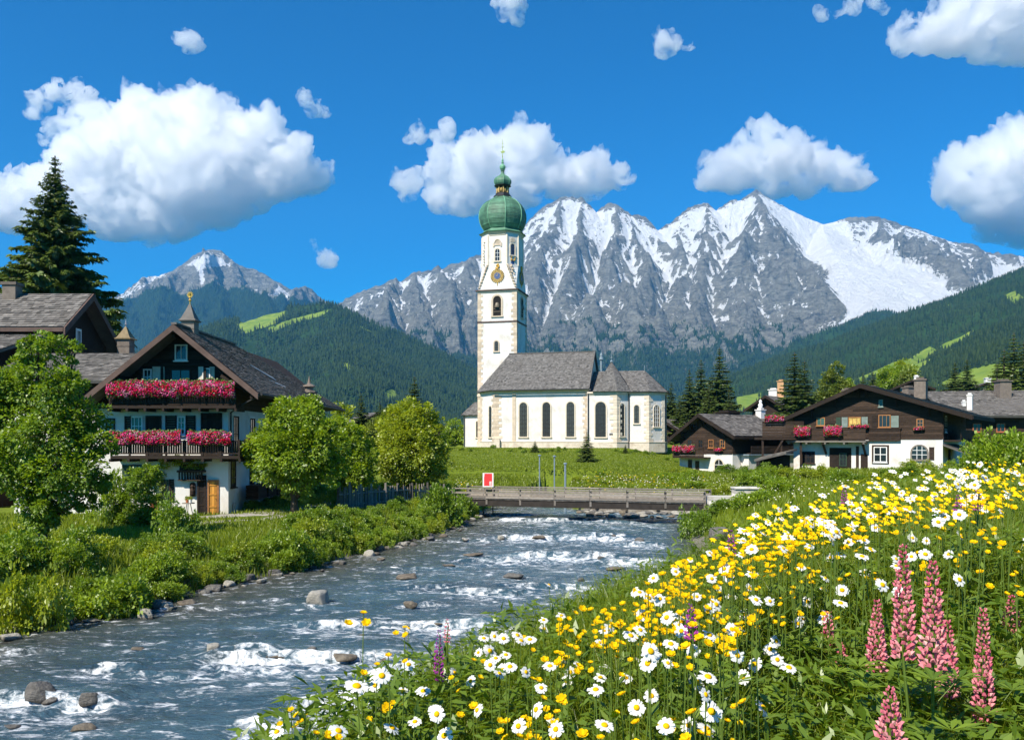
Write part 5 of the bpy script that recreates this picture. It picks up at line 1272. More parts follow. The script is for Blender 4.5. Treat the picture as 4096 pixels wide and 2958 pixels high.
window(bc, (-10.05, -.05, 3.75), FR, FN, .75, .75, fm=AMBER, nx=2, nz=1, gm=simple('green_glass', (.04, .09, .07), .2, .3, spec=.5)); w2_ = window(bc, (-7.1, -.05, 3.65), FR, FN, 1.05, .85, fm=AMBER, nx=3, nz=1, gm=simple('warm_curtain', (.55, .38, .10), .7, .4, 6)); shutter(bc, (-7.95, -.05, 3.6), FR, FN, .5, .9, SHUT_T); shutter(bc, (-6.25, -.05, 3.6), FR, FN, .5, .9, SHUT_T); shutter(bc, (-8.5, -.05, 3.6), FR, FN, .4, .9, SHUT_G)
window(bc, (-4.6, -.05, 3.55), FR, FN, 1.0, 1.1, fm=AMBER, nx=3, nz=1); shutter(bc, (-5.4, -.05, 3.5), FR, FN, .5, 1.15, WOOD); shutter(bc, (-3.75, -.05, 3.55), FR, FN, .6, 1.0, SHUT_T)
window(bc, (-1.75, -.05, 3.55), FR, FN, .55, .7, fm=AMBER, nx=2, nz=2); window(bc, (-4.9, -.05, 5.35), FR, FN, .36, .62, fm=SHUT_T, nx=1, nz=1)
window(bc, (0, 1.2, 3.1), SR, SN, .9, 1.4, nx=2, nz=2); window(bc, (0, 5, 3.3), SR, SN, .9, 1.1, fm=WOOD_B); window(bc, (0, 3, .4), SR, SN, .9, 1.2, fm=WOOD_B)
b = MB(); b.box(0.06, .3, 2.3, 1.3, 8, 2.45); b.build('side_balcony', WOOD, bc); b = MB(); planks(b, (1.3, .3, 2.45), (0, 7.7, 0), (0, 0, .85), 4, (1, 0, 0), .05); b.build('balustrade', WOOD, bc)
b = MB(); shingles(b, (2.3, -.2, 1.2), (2.3, 6, 1.2), (.06, 6, 2.1), (.06, -.2, 2.1), .25, (.2, .4)); b.build('lean_to_roof', SHINGLE, bc)
def stack(root, x, y, z0, z1, hw, m, cap=True):
    b = MB(); b.box(x-hw, y-hw, z0, x+hw, y+hw, z1)
    if cap: b.box(x-hw*1.2, y-hw*1.2, z1+.001, x+hw*1.2, y+hw*1.2, z1+.12, .3); b.box(x-hw*.7, y-hw*.7, z1+.12, x+hw*.7, y+hw*.7, z1+.3, .1)
    return b.build('chimney', m, root)
stack(bc, -9.2, 6, 5.6, 7.15, .45, BRICK); stack(bc, -3.2, 8.2, 6.3, 8.05, .5, BRICK); stack(bc, 0.8, 9.0, 5.2, 6.5, .22, PLASTER)

sc_ = empty('chalet', (21.71, 84, 1.9), R(-55), 'small brown chalet with white ground floor standing nearest the church', 'chalet')
gable_house(sc_, -7.1, 0, 10.3, 1.75, 3.3, 3.55, -3.69, 5.82, -7.95, 3.23, .95, 3.55, .85, WOOD_B, 16)
b = MB(); b.box(-7.1, -1.0, 1.3, -2.8, 0, 1.42); t = b.build('balcony', WOOD, sc_); b = MB(); planks(b, (-7.1, -1.0, 1.42), (4.3, 0, 0), (0, 0, .75), 4, (0, -1, 0), .04); planks(b, (-7.1, -1.0, 1.42), (0, .95, 0), (0, 0, .75), 4, (-1, 0, 0), .04); b.box(-7.15, -1.07, 2.17, -2.78, -.92, 2.24); b.build('balustrade', WOOD_B, t)
arch_window(sc_, (-1.7, 0, .15), FR, FN, 1.1, 1.05, CREAM, fm=WHITE, gm=GLASS, bars=(2, 2), sw=.12); window(sc_, (-5.6, 0, .1), FR, FN, .5, 1.0, fm=WOOD_B); window(sc_, (-4.6, 0, .1), FR, FN, .5, .9, fm=WOOD_B)
for x in (-5.6, -4.1, -2.7, -1.2): window(sc_, (x, -.05, 2.35), FR, FN, .65, .85, fm=AMBER if x > -3 else WOOD_B)
b = MB(); b.box(.06, 1.2, -.7, 1.0, 9.5, 1.6); b.build('annexe', PLASTER, sc_); window(sc_, (1.0, 4.0, .35), SR, SN, .55, .85, fm=BLUEGREY); b = MB(); b.box(.06, .9, 1.62, 1.25, 9.8, 1.75); b.build('annexe_roof', BLUEGREY, sc_)
b = MB(); b.box(.06, 1.4, 1.76, 1.1, 9, 1.86); planks(b, (1.1, 1.4, 1.86), (0, 7.5, 0), (0, 0, .7), 3, (1, 0, 0), .05); b.build('side_balcony', WOOD, sc_)
stack(sc_, -3.2, 8.2, 5.2, 6.3, .36, PLASTER); stack(sc_, -4.6, 4.6, 4.9, 6.0, .9, WOOD)
b = MB(); b.ring([(.2, 6.5), (.26, 6.9), (.14, 7.1), (.18, 7.3), (.02, 7.5)], 7, (-3.2, 8.2, 0)); b.build('chimney_pot', WHITE, sc_)

sh = empty('shed', (0, 0, 0), 0, 'low dark shed with sagging lean-to roof between the two chalets', 'shed')
b = MB(); shingles(b, W(754, 459.5, 74), W(786, 452, 72), W(797, 448.5, 77), W(764, 455.5, 79), .25, (.2, .4), .14); b.build('roof', SHINGLE, sh)
b = MB(); p, q = W(761, 460, 75), W(790, 453.5, 74); b.prism([(p.x, p.y, 1.6), (q.x, q.y, 1.6), (q.x, q.y, q.z-.1), (p.x, p.y, p.z-.1)], (.5, 3.2, 0)); b.build('wall', WOOD, sh)
st_ = empty('stair_landing', (0, 0, 0), 0, 'timber landing with red flowers linking the two chalets', 'landing')
b = MB(); p = W(772, 437, 79)
b.box(p.x-1.2, p.y-1, p.z-.2, p.x+2.6, p.y+1.5, p.z); planks(b, (p.x-1.2, p.y-1, p.z), (3.8, 0, 0), (0, 0, 1.5), 6, (0, -1, 0), .05)
for x in (-1.1, .6, 2.4): b.beam((p.x+x, p.y-.8, 1.8), (p.x+x, p.y-.8, p.z), .15, .15)
b.beam((p.x-.9, p.y-.9, 2.4), (p.x+.8, p.y-.9, p.z-.1), .12, .12); b.build('deck', WOOD_B, st_)

# ------------------------------------------------------------------ houses farther back
def back_house(label, X, Yp, z, rz, w, D, hw, hr, m=WOOD_B, wall_low=1.5, chim=()):
    h = empty('house', (X, Yp, z), rz, label, 'house')
    gable_house(h, -w/2, w/2, D, wall_low, hw, hw, 0, hr, -w/2-.9, hw-.35, w/2+.9, hw-.35, .9, m, 12, row=.4)
    for x in (-w*.28, 0, w*.28): window(h, (x, -.05, wall_low + .5), FR, FN, .8, .9, fm=AMBER)
    for (x, y, z0, z1, hw_, m_) in chim: stack(h, x, y, z0, z1, hw_, m_)
    return h
p = W(768, 424, 118); back_house('dark stacked timber house with tall clay chimney behind the small chalet', p.x, p.y, p.z - 1.2, R(-40), 4.6, 8, 3.6, 5.2, WOOD, .9, ((.3, 4, 4, 7.3, .45, BRICK_O), (-1.2, 5, 4, 6.2, .6, PLASTER)))
p = W(762, 434, 108); back_house('little timber house with low roof half hidden by the twin spruces', p.x, p.y, p.z - 1.5, R(-50), 4.5, 5, 2.6, 3.9, WOOD_G, .9)
p = W(664, 446, 124); back_house('small grey roofed house just right of the church apse', p.x, p.y, p.z - 1.2, R(-30), 5.0, 7, 3.4, 5.2, WOOD, 1.3)
lr = empty('house', (56, 92, 3), 0, 'long house with grey shingle roof and chimneys at the right edge', 'house')
b = MB(); shingles(b, (-10.5, -3, 4.6), (14, -3, 4.5), (14, 4.5, 7.8), (-9.5, 4.5, 7.55), .3, (.2, .45), .2, .06); shingles(b, (14, 11, 4.5), (-9, 11, 4.5), (-9.5, 4.5, 7.55), (14, 4.5, 7.8), .35, (.2, .45), .2, .06); b.build('roof', SHINGLE, lr)
b = MB(); b.box(-9.5, -2, -2, 13, 10, 4.5); planks(b, (-9.5, -2.002, 2.2), (22.5, 0, 0), (0, 0, 2.2), 8, (0, -1, 0), .05); b.build('wall', WOOD_B, lr)
for x in (-7, -4.5, -1): window(lr, (x, -2.05, 2.9), FR, FN, .9, .9, fm=TERRA)
stack(lr, -1.6, 2.6, 5.6, 8.5, .62, BRICK); stack(lr, 8.0, 3.6, 6.6, 8.4, .42, BRICK); stack(lr, -7.4, -.2, 5.0, 6.1, .16, PLASTER)
p = W(905, 400, 100); back_house('grey roofed house peeking over the ridge of the broad chalet', p.x, p.y, p.z - 4.3, R(20), 9, 9, 3.2, 5.0, WOOD, 1.2, ((3.5, 3, 4, 6.0, .5, BRICK), (-2.0, 3, 4.4, 5.9, .4, BRICK)))
p = W(912, 388, 160); back_house('small far house with pale walls above the broad chalet roof', p.x, p.y, p.z - 2.6, R(-20), 6, 6, 2.8, 4.2, WOOD_B, 1.5, ((1, 3, 3, 5.0, .4, PLASTER),))
p = W(985, 392, 230); back_house('far grey roofed house on the lawn right of the pair of spruces', p.x, p.y, p.z - 4, R(-10), 13, 9, 3.5, 6.6, WOOD_G, 2.6, ((2, 4, 5, 8, .7, PLASTER),))
p = W(436, 444, 150); back_house('small dark house far behind the orchard tree left of the church', p.x, p.y, 3.2, R(25), 7, 7, 3.0, 5.0, WOOD, 1.5)
p = W(376, 439, 170); back_house('distant dark barn between the left spruces', p.x, p.y, 4.0, R(30), 9, 8, 4, 6.6, WOOD, 1.2)

# ------------------------------------------------------------------ bridge, wall, fence, sign, posts
A_, B_ = Vector((-3.8, 56.0, 1.28)), Vector((11.4, 50.2, 1.36))
br = empty('footbridge', (A_.x, A_.y, 0), 0, 'weathered grey timber footbridge with plank railings over the river', 'bridge')
dv = (B_ - A_); Lb = dv.length; du = dv.normalized(); dp = Vector((-du.y, du.x, 0)).normalized()     # dp points away from the camera
def bp(t, off, z): p = A_ + dv*t + dp*off; return (p.x - A_.x, p.y - A_.y, p.z + z)
b = MB()
for off in (0.0, 2.0): b.beam(bp(-.01, off, -.30), bp(1.01, off, -.30), .24, .42)
b.build('beam', simple('tarred_beam', (.030, .025, .021), .9, .4, 3, .5, 14, .3), br)
b = MB(); n = 90
for i in range(n): b.beam(bp((i+.5)/n, -.18, -.05), bp((i+.5)/n, 2.2, -.05), Lb/n*.93, .07, tint=rb.uniform(.2, .9))
b.build('deck', WOOD_G, br)
for off in (-.12, 2.14):
    for i in range(8):
        b = MB(); b.beam(bp((i+.02)/7.04, off, -.4), bp((i+.02)/7.04, off, .66), .12, .12, tint=rb.uniform(.2, .7)); b.build('post', WOOD_G, br)
    for z, h in ((.62, .07), (.34, .13), (.06, .13)):
        b = MB()
        for i in range(7):
            b.beam(bp(i/7, off-.09, z + rb.uniform(-.012, .012)), bp((i+1)/7-.002, off-.09, z + rb.uniform(-.012, .012)), .05 if h > .1 else .2, h, tint=rb.uniform(.35, .9))
        b.build('rail', WOOD_G, br)
wl = MB(); q0, q1 = W(707, 491.5, 50), W(756, 489, 50.5)
for i in range(7): wl.box(q0.x + .05, 49.7 - .02*(i % 2), .35 + i*.235, q0.x + 1.6, 50.6, .35 + (i+.96)*.235, rb.random()) if i < 6 else None
for i in range(7): wl.box(q0.x + 1.6, 49.75 - .02*(i % 2), .35 + i*.262, q1.x, 50.65, .35 + (i+.96)*.262, rb.random())
wl.box(q0.x + 1.55, 49.66, 2.185, q1.x + .1, 50.7, 2.27)
tag(wl.build('abutment_wall', simple('whitewashed_boards', (.66, .63, .57), .9, .2, 3, .3, 15, .35, stretch=(.4, 1, 4), stain=(.3, .26, .2), stain_amt=.6, stain_scale=1.5)), 'whitewashed plank wall at the right end of the footbridge', 'wall')
b = MB(); b.box(-5.2, 55.6, -.5, -3.4, 58.2, .95); tag(b.build('abutment', STONE_G), 'grey stone abutment under the left end of the footbridge', 'abutment')
# picket fence on the left bank
fc = empty('picket_fence', (0, 0, 0), 0, 'old grey picket fence along the left bank before the bridge', 'fence')
fp = [W2(748, 1125, 47), W2(820, 1118, 49.5), W2(900, 1110, 52), W2(1000, 1100, 55.4)]
fp = [Vector((p.x, p.y, 0)) for p in fp]
b = MB()
for i in range(3):
    a, c = fp[i], fp[i+1]
    for z in (.35, .95): b.beam((a.x, a.y, gz(a.x, a.y) + z), (c.x, c.y, gz(c.x, c.y) + z), .05, .09)
b.build('rail', WOOD_G, fc)
tot = 78
for k in range(tot):
    t = k/(tot-1)*3; i = min(2, int(t)); p = fp[i].lerp(fp[i+1], t - i); g = gz(p.x, p.y); b = MB(); h = rb.uniform(1.05, 1.35) + (.25 if k % 9 == 0 else 0); lean = rb.uniform(-.05, .05); wq = .09 if k % 9 == 0 else .045
    b.hexa([(p.x-wq, p.y-.02, g-.1), (p.x+wq, p.y-.02, g-.1), (p.x+wq, p.y+.02, g-.1), (p.x-wq, p.y+.02, g-.1), (p.x-wq*.6+lean, p.y-.02, g+h), (p.x+wq*.6+lean, p.y-.02, g+h), (p.x+wq*.6+lean, p.y+.02, g+h), (p.x-wq*.6+lean, p.y+.02, g+h)], rb.random()); b.build('picket', WOOD_G, fc)
# red board by the bridge
p = W2(1081, 1078, 57.0); y_ = 57.0
sg = empty('sign_board', (p.x, y_, gz(p.x, y_)), 0, 'red panel in a white frame on posts behind the bridge rail', 'sign')
zb = p.z - gz(p.x, y_)
b = MB(); b.box(-.36, -.03, zb+.02, .36, .03, zb+.96); b.build('panel', simple('white_enamel', (.80, .78, .75), .5, .05, 4), sg)
b = MB(); b.prism([(-.27, -.035, zb+.10), (.27, -.035, zb+.10), (.27, -.035, zb+.92), (-.24, -.035, zb+.92), (-.27, -.035, zb+.6)], (0, .004, 0)); b.build('red_field', simple('faded_red', (.72, .045, .045), .5, .12, 3), sg)
b = MB(); b.box(.08, -.037, zb+.12, .24, -.0355, zb+.4); b.build('pale_patch', simple('pink_patch', (.75, .55, .5), .6, .3, 12), sg)
for x in (-.32, .32): b = MB(); b.box(x-.04, .03, -.3, x+.04, .1, zb+.9); b.build('post', WOOD_G, sg)
for (u, v0, v1, y_, lb) in ((1195, 1036, 1008, 66, 'short grey metal post on the grass below the church'), (1228, 1062, 1010, 62, 'tall thin grey post on the grass below the church'), (1252, 1072, 1026, 60, 'thick grey post nearest the bridge rail on the grass')):
    p = W2(u, v0, y_); q = W2(u, v1, y_); g = gz(p.x, y_); b = MB(); b.tube([(0, 0, -.2), (0, 0, q.z - g)], .05 if 'thick' not in lb else .075, 8); b.ring([(.13, 0), (.13, .06), (.07, .1)], 8, (0, 0, q.z-g-.02)); o = b.build('marker_post', BLUEGREY); o.location = (p.x, y_, g); tag(o, lb, 'post', 'posts on the grass slope')
# paths of pale gravel before the farmhouse
def strip(name, pts, wid, m, dz):
    P = [Vector(p) for p in pts]; n = 40; vs = []
    for i in range(n):
        t = i/(n-1)*(len(P)-1); k = min(len(P)-2, int(t)); c = P[k].lerp(P[k+1], t-k); d = (P[k+1]-P[k]).normalized(); s_ = Vector((-d.y, d.x))
        for j in range(7):
            q = c.xy + s_*wid*((j/6)-.5)*(1 + .15*math.sin(i*1.7+j)); vs.append((q.x, q.y, gz(q.x, q.y) + dz*(1 if 0 < j < 6 else -2)))
    o = link(name, npmesh(name, vs, quads=grid_quads(n, 7), mat=m, smooth=True)); return tag(o, kind='structure')
PATH = simple('gravel_path', (.34, .315, .28), .95, .25, 2.5, .5, 30, 0, stain=(.16, .17, .10), stain_amt=.5, stain_scale=.6)
strip('path', [(-17.5, 43.6, 0), (-15.5, 44.2, 0), (-13.4, 45.6, 0), (-12.2, 50, 0), (-10.5, 58, 0)], 2.4, PATH, .035); strip('path', [(-17.5, 40.2, 0), (-14.5, 40.8, 0), (-12.6, 42.2, 0), (-11.5, 46, 0)], .9, PATH, .035)
# ------------------------------------------------------------------ foliage kit
LEAF_A = leafmat('ash_leaf', (0.135, 0.225, 0.010), (0.33, 0.46, 0.020), 0.5)
LEAF_B = leafmat('dark_leaf', (0.10, 0.185, 0.010), (0.26, 0.39, 0.020), 0.5)
LEAF_C = leafmat('yellowish_leaf', (0.18, 0.25, 0.010), (0.40, 0.48, 0.026), 0.5)
LEAF_D = leafmat('larch_needle', (0.10, 0.15, 0.018), (0.21, 0.26, 0.030), 0.35)
NEEDLE = leafmat('spruce_needle', (0.026, 0.050, 0.012), (0.105, 0.160, 0.026), 0.18, gloss=.05)
NEEDLE_B = leafmat('spruce_needle_light', (0.034, 0.066, 0.014), (0.135, 0.195, 0.030), 0.2, gloss=.05)
GRASS = leafmat('grass_blade', (0.12, 0.175, 0.007), (0.29, 0.36, 0.018), 0.46, gloss=.03)
GRASS_D = leafmat('herb_leaf', (0.09, 0.17, 0.010), (0.23, 0.335, 0.024), 0.45, gloss=.05)
BARK = simple('bark', (.085, .068, .052), .95, .35, 4, .7, 16, .3, stretch=(2, 2, .5))

def leaf_quads(P, D, N, L, Wd, tint):
    """rhombic leaves: base P, direction D, facing N, length L, width Wd"""
    S = np.cross(D, N); S /= np.linalg.norm(S, axis=1)[:, None] + 1e-9
    N2 = np.cross(S, D)
    L = L[:, None]; Wd = Wd[:, None]
    a = P; c = P + D*L - N2*L*.12; b = P + D*L*.45 + S*Wd + N2*L*.05; d = P + D*L*.45 - S*Wd + N2*L*.05
    V = np.stack([a, b, c, d], 1).reshape(-1, 3)
    return V, np.arange(len(P)*4).reshape(-1, 4), np.repeat(tint, 4)
def unit(n, rg):
    d = rg.normal(size=(n, 3)); return d/(np.linalg.norm(d, axis=1)[:, None] + 1e-9)
def crown_mesh(name, blobs, n, leaf, mat, seed, clump=0.30, per=70, fill=0.5):
    """foliage: many leaves gathered in clumps spread through the blobs (cx, cy, cz, rx, ry, rz)"""
    rg = np.random.default_rng(seed); B = np.array(blobs, float)
    wgt = (B[:, 3]*B[:, 4]*B[:, 5])**(2/3); wgt /= wgt.sum()
    nc = max(6, n//per); bi = rg.choice(len(B), nc, p=wgt)
    dirs = unit(nc, rg); rad = rg.uniform(fill, 1.02, nc)**0.7
    bump_ = 1 + 0.42*fbm(dirs[:, 0]*2.1 + bi*3.3, dirs[:, 1]*2.1, dirs[:, 2]*2.1 + seed, 3)
    cc_ = B[bi, :3] + dirs*B[bi, 3:]*(rad*bump_)[:, None]
    cr = B[bi, 3:].mean(1)*clump*rg.uniform(.6, 1.25, nc)
    ct = np.clip(rg.normal(.5, .2, nc) + 0.12*dirs[:, 2], 0, 1)
    k = rg.integers(0, nc, n); q = unit(n, rg); rr_ = rg.uniform(.35, 1.0, n)**.6
    P = cc_[k] + q*(cr[k]*rr_)[:, None]*np.array([1, 1, .8])
    out = q*.6 + dirs[k]*.7 + unit(n, rg)*.55 + np.array([0, 0, -.15]); out /= np.linalg.norm(out, axis=1)[:, None]
    up = unit(n, rg)*.8 + np.array([0, 0, .9]) + dirs[k]*.5; up /= np.linalg.norm(up, axis=1)[:, None]
    L = leaf*rg.uniform(.65, 1.35, n); tint = np.clip(ct[k] + rg.normal(0, .16, n), 0, 1)
    V, Q, T = leaf_quads(P, out, up, L, L*rg.uniform(.28, .42, n), tint)
    return npmesh(name, V, quads=Q, mat=mat, attrs={'tint': T})
def trunk_obj(root, pts, rads, limbs=(), name='trunk'):
    b = MB(); b.tube(pts, rads, 8)
    for l in limbs: b.tube(l[0], l[1], 5)
    return b.build(name, BARK, root, smooth=True)
def broadleaf(label, base, blobs, n, leaf, mat, seed, tr=0.16, name='broadleaf_tree', group=None, cat='tree', lean=(0, 0), clump=.3, fill=.5):
    """blobs given relative to the base"""
    t = empty(name, base, 0, label, cat, group); rg = random.Random(seed)
    top = max(blobs, key=lambda q: q[2]); lo = min(q[2] - q[5] for q in blobs)
    mid = Vector((lean[0], lean[1], max(.4, lo + .3)))
    limbs = []
    for q in blobs:
        c = Vector(q[:3]); limbs.append(([mid*.7, mid.lerp(c, .5) + Vector((rg.uniform(-.2, .2), rg.uniform(-.2, .2), 0)), c, c + Vector((rg.uniform(-.3, .3)*q[3], rg.uniform(-.3, .3)*q[4], q[5]*.55))], [tr*.6, tr*.4, tr*.22, tr*.06]))
        for _ in range(3):
            d = Vector((rg.uniform(-1, 1)*q[3], rg.uniform(-1, 1)*q[4], rg.uniform(-.2, .9)*q[5]))*.8
            limbs.append(([c.lerp(mid, .3), c + d*.5, c + d], [tr*.25, tr*.15, tr*.04]))
    trunk_obj(t, [(0, 0, -.2), mid*.5, mid, Vector(top[:3])], [tr*1.25, tr, tr*.8, tr*.2], limbs)
    link('crown', crown_mesh('crown', blobs, n, leaf, mat, seed, clump, fill=fill), t)
    return t

def spruce_meshes(seed, H=10.0, Rb=2.2, whorls=30, dens=1.0, mat=NEEDLE, power=0.9, wf=1.0):
    """crown of a spruce: drooping boughs with hanging sprays, and its trunk"""
    rg = np.random.default_rng(seed); P = []; D = []; N = []; L = []; Wd = []; T = []
    tb = MB(); tb.tube([(0, 0, -.3), (0, 0, H*.5), (0, 0, H*.99)], [H*.017, H*.011, H*.002], 7)
    for w in range(whorls):
        t = (w + rg.uniform(-.3, .3))/whorls; z0 = H*(0.07 + 0.92*t)
        rmax = Rb*(1 - t)**power*rg.uniform(.85, 1.1) + 0.05*H*.12
        nb = int(5 + 5*(1 - t)) 
        a0 = rg.uniform(0, 6.28)
        for k in range(nb):
            a = a0 + 2*PI*k/nb + rg.uniform(-.35, .35); r = rmax*rg.uniform(.62, 1.12)
            ca, sa = math.cos(a), math.sin(a)
            droop = 0.38*(1 - t) + .02; tip = .16
            ns = max(4, int(13*dens*r/Rb) + 3)
            bt = rg.normal(.45, .16)
            if r > Rb*.25: tb.tube([(0, 0, z0), (ca*r*.5, sa*r*.5, z0 - droop*r*.45), (ca*r*.95, sa*r*.95, z0 - droop*r*.72)], [H*.0035, H*.0022, H*.0008], 4)
            for i in range(ns):
                s = (i + rg.uniform(.2, .9))/ns
                if s < .12 and r > Rb*.3: continue
                x = r*s; zz = z0 - droop*r*(s*1.15 - .38*s*s) + tip*r*max(0, s-.75)
                wl_ = (0.30*r*(1 - .55*s) + .03*H*.2)*rg.uniform(.7, 1.2)
                for sd in (-1, 1, 0):
                    if sd == 0:
                        d = np.array([ca*.9, sa*.9, -.15 - .2*(1-t)]); 
                    else:
                        ang = a + sd*rg.uniform(.6, 1.1); d = np.array([math.cos(ang), math.sin(ang), -rg.uniform(.15, .6)])
                    d /= np.linalg.norm(d)
                    P.append((ca*x + rg.normal(0, .01*H*.1), sa*x, zz + rg.normal(0, .012*H*.2))); D.append(d)
                    nn_ = np.array([0, 0, 1.0]) + rg.normal(0, .45, 3); N.append(nn_/np.linalg.norm(nn_))
                    L.append(wl_ if sd else wl_*.8); Wd.append(wl_*rg.uniform(.13, .2)); T.append(np.clip(bt + .28*s + rg.normal(0, .12), 0, 1))
                # hanging twig
                d = np.array([ca*.2 + rg.normal(0, .2), sa*.2 + rg.normal(0, .2), -1.0]); d /= np.linalg.norm(d)
                P.append((ca*x, sa*x, zz)); D.append(d); nn_ = np.array([ca, sa, .2]) + rg.normal(0, .4, 3); N.append(nn_/np.linalg.norm(nn_)); L.append(wl_*.75); Wd.append(wl_*.16); T.append(np.clip(bt - .05 + rg.normal(0, .1), 0, 1))
    P, D, N, L, Wd, T = map(np.array, (P, D, N, L, Wd, T)); Wd = Wd*wf
    # each spray: a main leaf plus a row of needle tufts along it
    Vs, Qs, Ts = [], [], []; off = 0
    for j, (s0, ln, wdt, an) in enumerate(((0, 1, 1, 0), (.15, .5, .75, .75), (.15, .5, .75, -.75), (.45, .42, .7, .7), (.45, .42, .7, -.7))):
        S = np.cross(D, N); S /= np.linalg.norm(S, axis=1)[:, None]
        d2 = D*math.cos(an) + S*math.sin(an)
        V, Q, TT = leaf_quads(P + D*(L*s0)[:, None], d2, N, L*ln, Wd*wdt*.8, np.clip(T + rg.normal(0, .07, len(T)), 0, 1))
        Vs.append(V); Qs.append(Q + off); Ts.append(TT); off += len(V)
    me = npmesh('crown', np.concatenate(Vs), quads=np.concatenate(Qs), mat=mat, attrs={'tint': np.concatenate(Ts)})
    tme = tb.build('trunk', BARK, None); d_ = tme.data; bpy.data.objects.remove(tme)
    return me, d_, H
SPR = [spruce_meshes(1, 10, 2.7, 38, 1.5, NEEDLE, wf=1.5), spruce_meshes(2, 10, 2.3, 36, 1.3, NEEDLE, .85, wf=1.5), spruce_meshes(3, 10, 2.6, 32, 1.2, NEEDLE_B, .95, wf=1.6), spruce_meshes(5, 10, 2.8, 30, 1.2, NEEDLE_B, 1.0, wf=1.6)]
def spruce(k, x, y, ztop, label, z=None, wide=1.0, group=None, rz=None):
    g = gz(x, y) if z is None else z; s = (ztop - g)/10.0
    t = empty('spruce_tree', (x, y, g), rz if rz is not None else random.uniform(0, 6), label, 'tree', group)
    me, tm, H = SPR[k]
    o = link('crown', me, t); o.scale = (s*wide, s*wide, s); o = link('trunk', tm, t); o.scale = (s*wide, s*wide, s); return t
def sprpx(k, u, v, y, label, wide=1.0, group=None, z=None):
    p = W(u, v, y); return spruce(k, p.x, y, p.z, label, z, wide, group)

# the big spruce at the left is built for itself
SPR.append(spruce_meshes(9, 24, 8.8, 62, 3.2, NEEDLE_B, .95))
p = W2(122, 338, 70); t = empty('spruce_tree', (p.x, 70, p.z - 24), 1.0, 'tall dark spruce towering behind the timber house at the left edge', 'tree'); link('crown', SPR[4][0], t); link('trunk', SPR[4][1], t)
sprpx(1, 120, 326, 75, 'slim young spruce between the timber house gable and the farmhouse turret', .9)
sprpx(0, 414.5, 375, 100, 'dark pointed spruce above the round tree left of the church', 1.35); sprpx(0, 361, 392, 105, 'shorter dark spruce further left above the orchard trees', 1.25)
sprpx(2, 380, 400, 125, 'lighter green spruce right of the shorter dark spruce', 1.5); sprpx(2, 398, 402, 140, 'small pale spruce between the two dark pointed spruces', 1.6)
SG = 'spruces right of the church'
sprpx(0, 671, 381, 132, 'shortest spruce close to the church apse', 1.15, SG); sprpx(0, 689.5, 368, 134, 'second spruce from the church apse', 1.1, SG); sprpx(1, 701, 358, 138, 'slim spruce behind the tallest of the spruce group', 1.2, SG); sprpx(0, 719.5, 346, 130, 'tallest spruce of the group right of the church', 1.1, SG); sprpx(2, 709, 385, 126, 'low spruce at the foot of the spruce group', 1.5, SG); sprpx(2, 680, 395, 124, 'low spruce left at the foot of the spruce group', 1.4, SG); sprpx(2, 729, 392, 126, 'low spruce at the right foot of the spruce group', 1.3, SG)
sprpx(1, 794.6, 351, 101, 'taller of the twin spruces between the two chalets', 1.5); sprpx(0, 804.5, 359, 99, 'shorter right one of the twin spruces between the chalets', 1.25)
sprpx(2, 863, 372, 150, 'small spruce above the broad chalet roof ridge', 1.3); sprpx(1, 873, 371, 160, 'small slim spruce next to the one above the broad chalet ridge', 1.5)
sprpx(0, 955, 361, 175, 'left spruce of the pair behind the long roof', 1.4); sprpx(0, 967, 358, 172, 'right spruce of the pair behind the long roof', 1.4)
sprpx(3, 1014, 331, 118, 'tall full evergreen at the right edge above the long roof', 1.3); sprpx(2, 1004, 348, 112, 'shorter evergreen just left of the tall one at the right edge', 1.6); sprpx(3, 1024, 340, 108, 'evergreen cut by the right edge above the long roof', 1.4); sprpx(2, 997, 362, 110, 'lowest evergreen left of the group at the right edge', 1.5)
p = W2(1300, 1024, 86); q = W2(1300, 948, 86); spruce(2, p.x, 86, q.z, 'small young spruce on the grass before the church choir', None, 1.25)
p = W2(1185, 1004, 98); q = W2(1185, 972, 98); spruce(3, p.x, 98, q.z, 'low bushy young spruce against the nave wall', None, 1.6)
p = W2(1385, 0, 96); spruce(3, W2(1385, 0, 96).x, 96, gz(W2(1385, 0, 96).x, 96) + 1.1, 'tiny dark spruce on the slope right of the young spruce', None, 1.4)
# broadleaved trees
def px_blobs(base, lst, sc):
    """(u, v, r) in the 2268 wide view at distance y -> blobs relative to base"""
    out = []
    for (u, v, r, dy) in lst:
        y = base[1] + dy; p = W2(u, v, y); rr_ = r/1889.5*y
        out.append((p.x - base[0], dy, p.z - base[2], rr_, rr_*.95, rr_*.92))
    return out
bA = (W2(95, 0, 33).x, 33.0, gz(W2(95, 0, 33).x, 33))
broadleaf('big loose leafy tree in front of the farmhouse wing at the left edge', bA, px_blobs(bA, [(85,775,50,0),(55,850,62,.4),(130,860,58,-.3),(25,930,70,.2),(175,930,52,.1),(100,960,75,-.6),(205,985,42,-.2),(30,1030,75,-.5),(140,1050,68,-.7),(215,1060,32,0),(160,780,22,.2),(-30,860,60,0),(90,1120,55,-.4),(185,1110,30,-.2)], 1), 52000, .125, LEAF_B, 4, .15, fill=.35, clump=.33)
bB = (W2(308, 0, 39).x, 39.0, gz(W2(308, 0, 39).x, 39))
broadleaf('dense bright green shrub tree before the farmhouse front', bB, px_blobs(bB, [(308,1065,34,0),(325,1050,25,.2),(300,1110,42,0),(322,1120,38,-.2),(305,1155,40,0)], 1), 14000, .10, LEAF_B, 6, .07, name='shrub_tree', fill=.45)
p = W2(652, 1120, 45.6); bC = (p.x, 45.6, gz(p.x, 45.6))
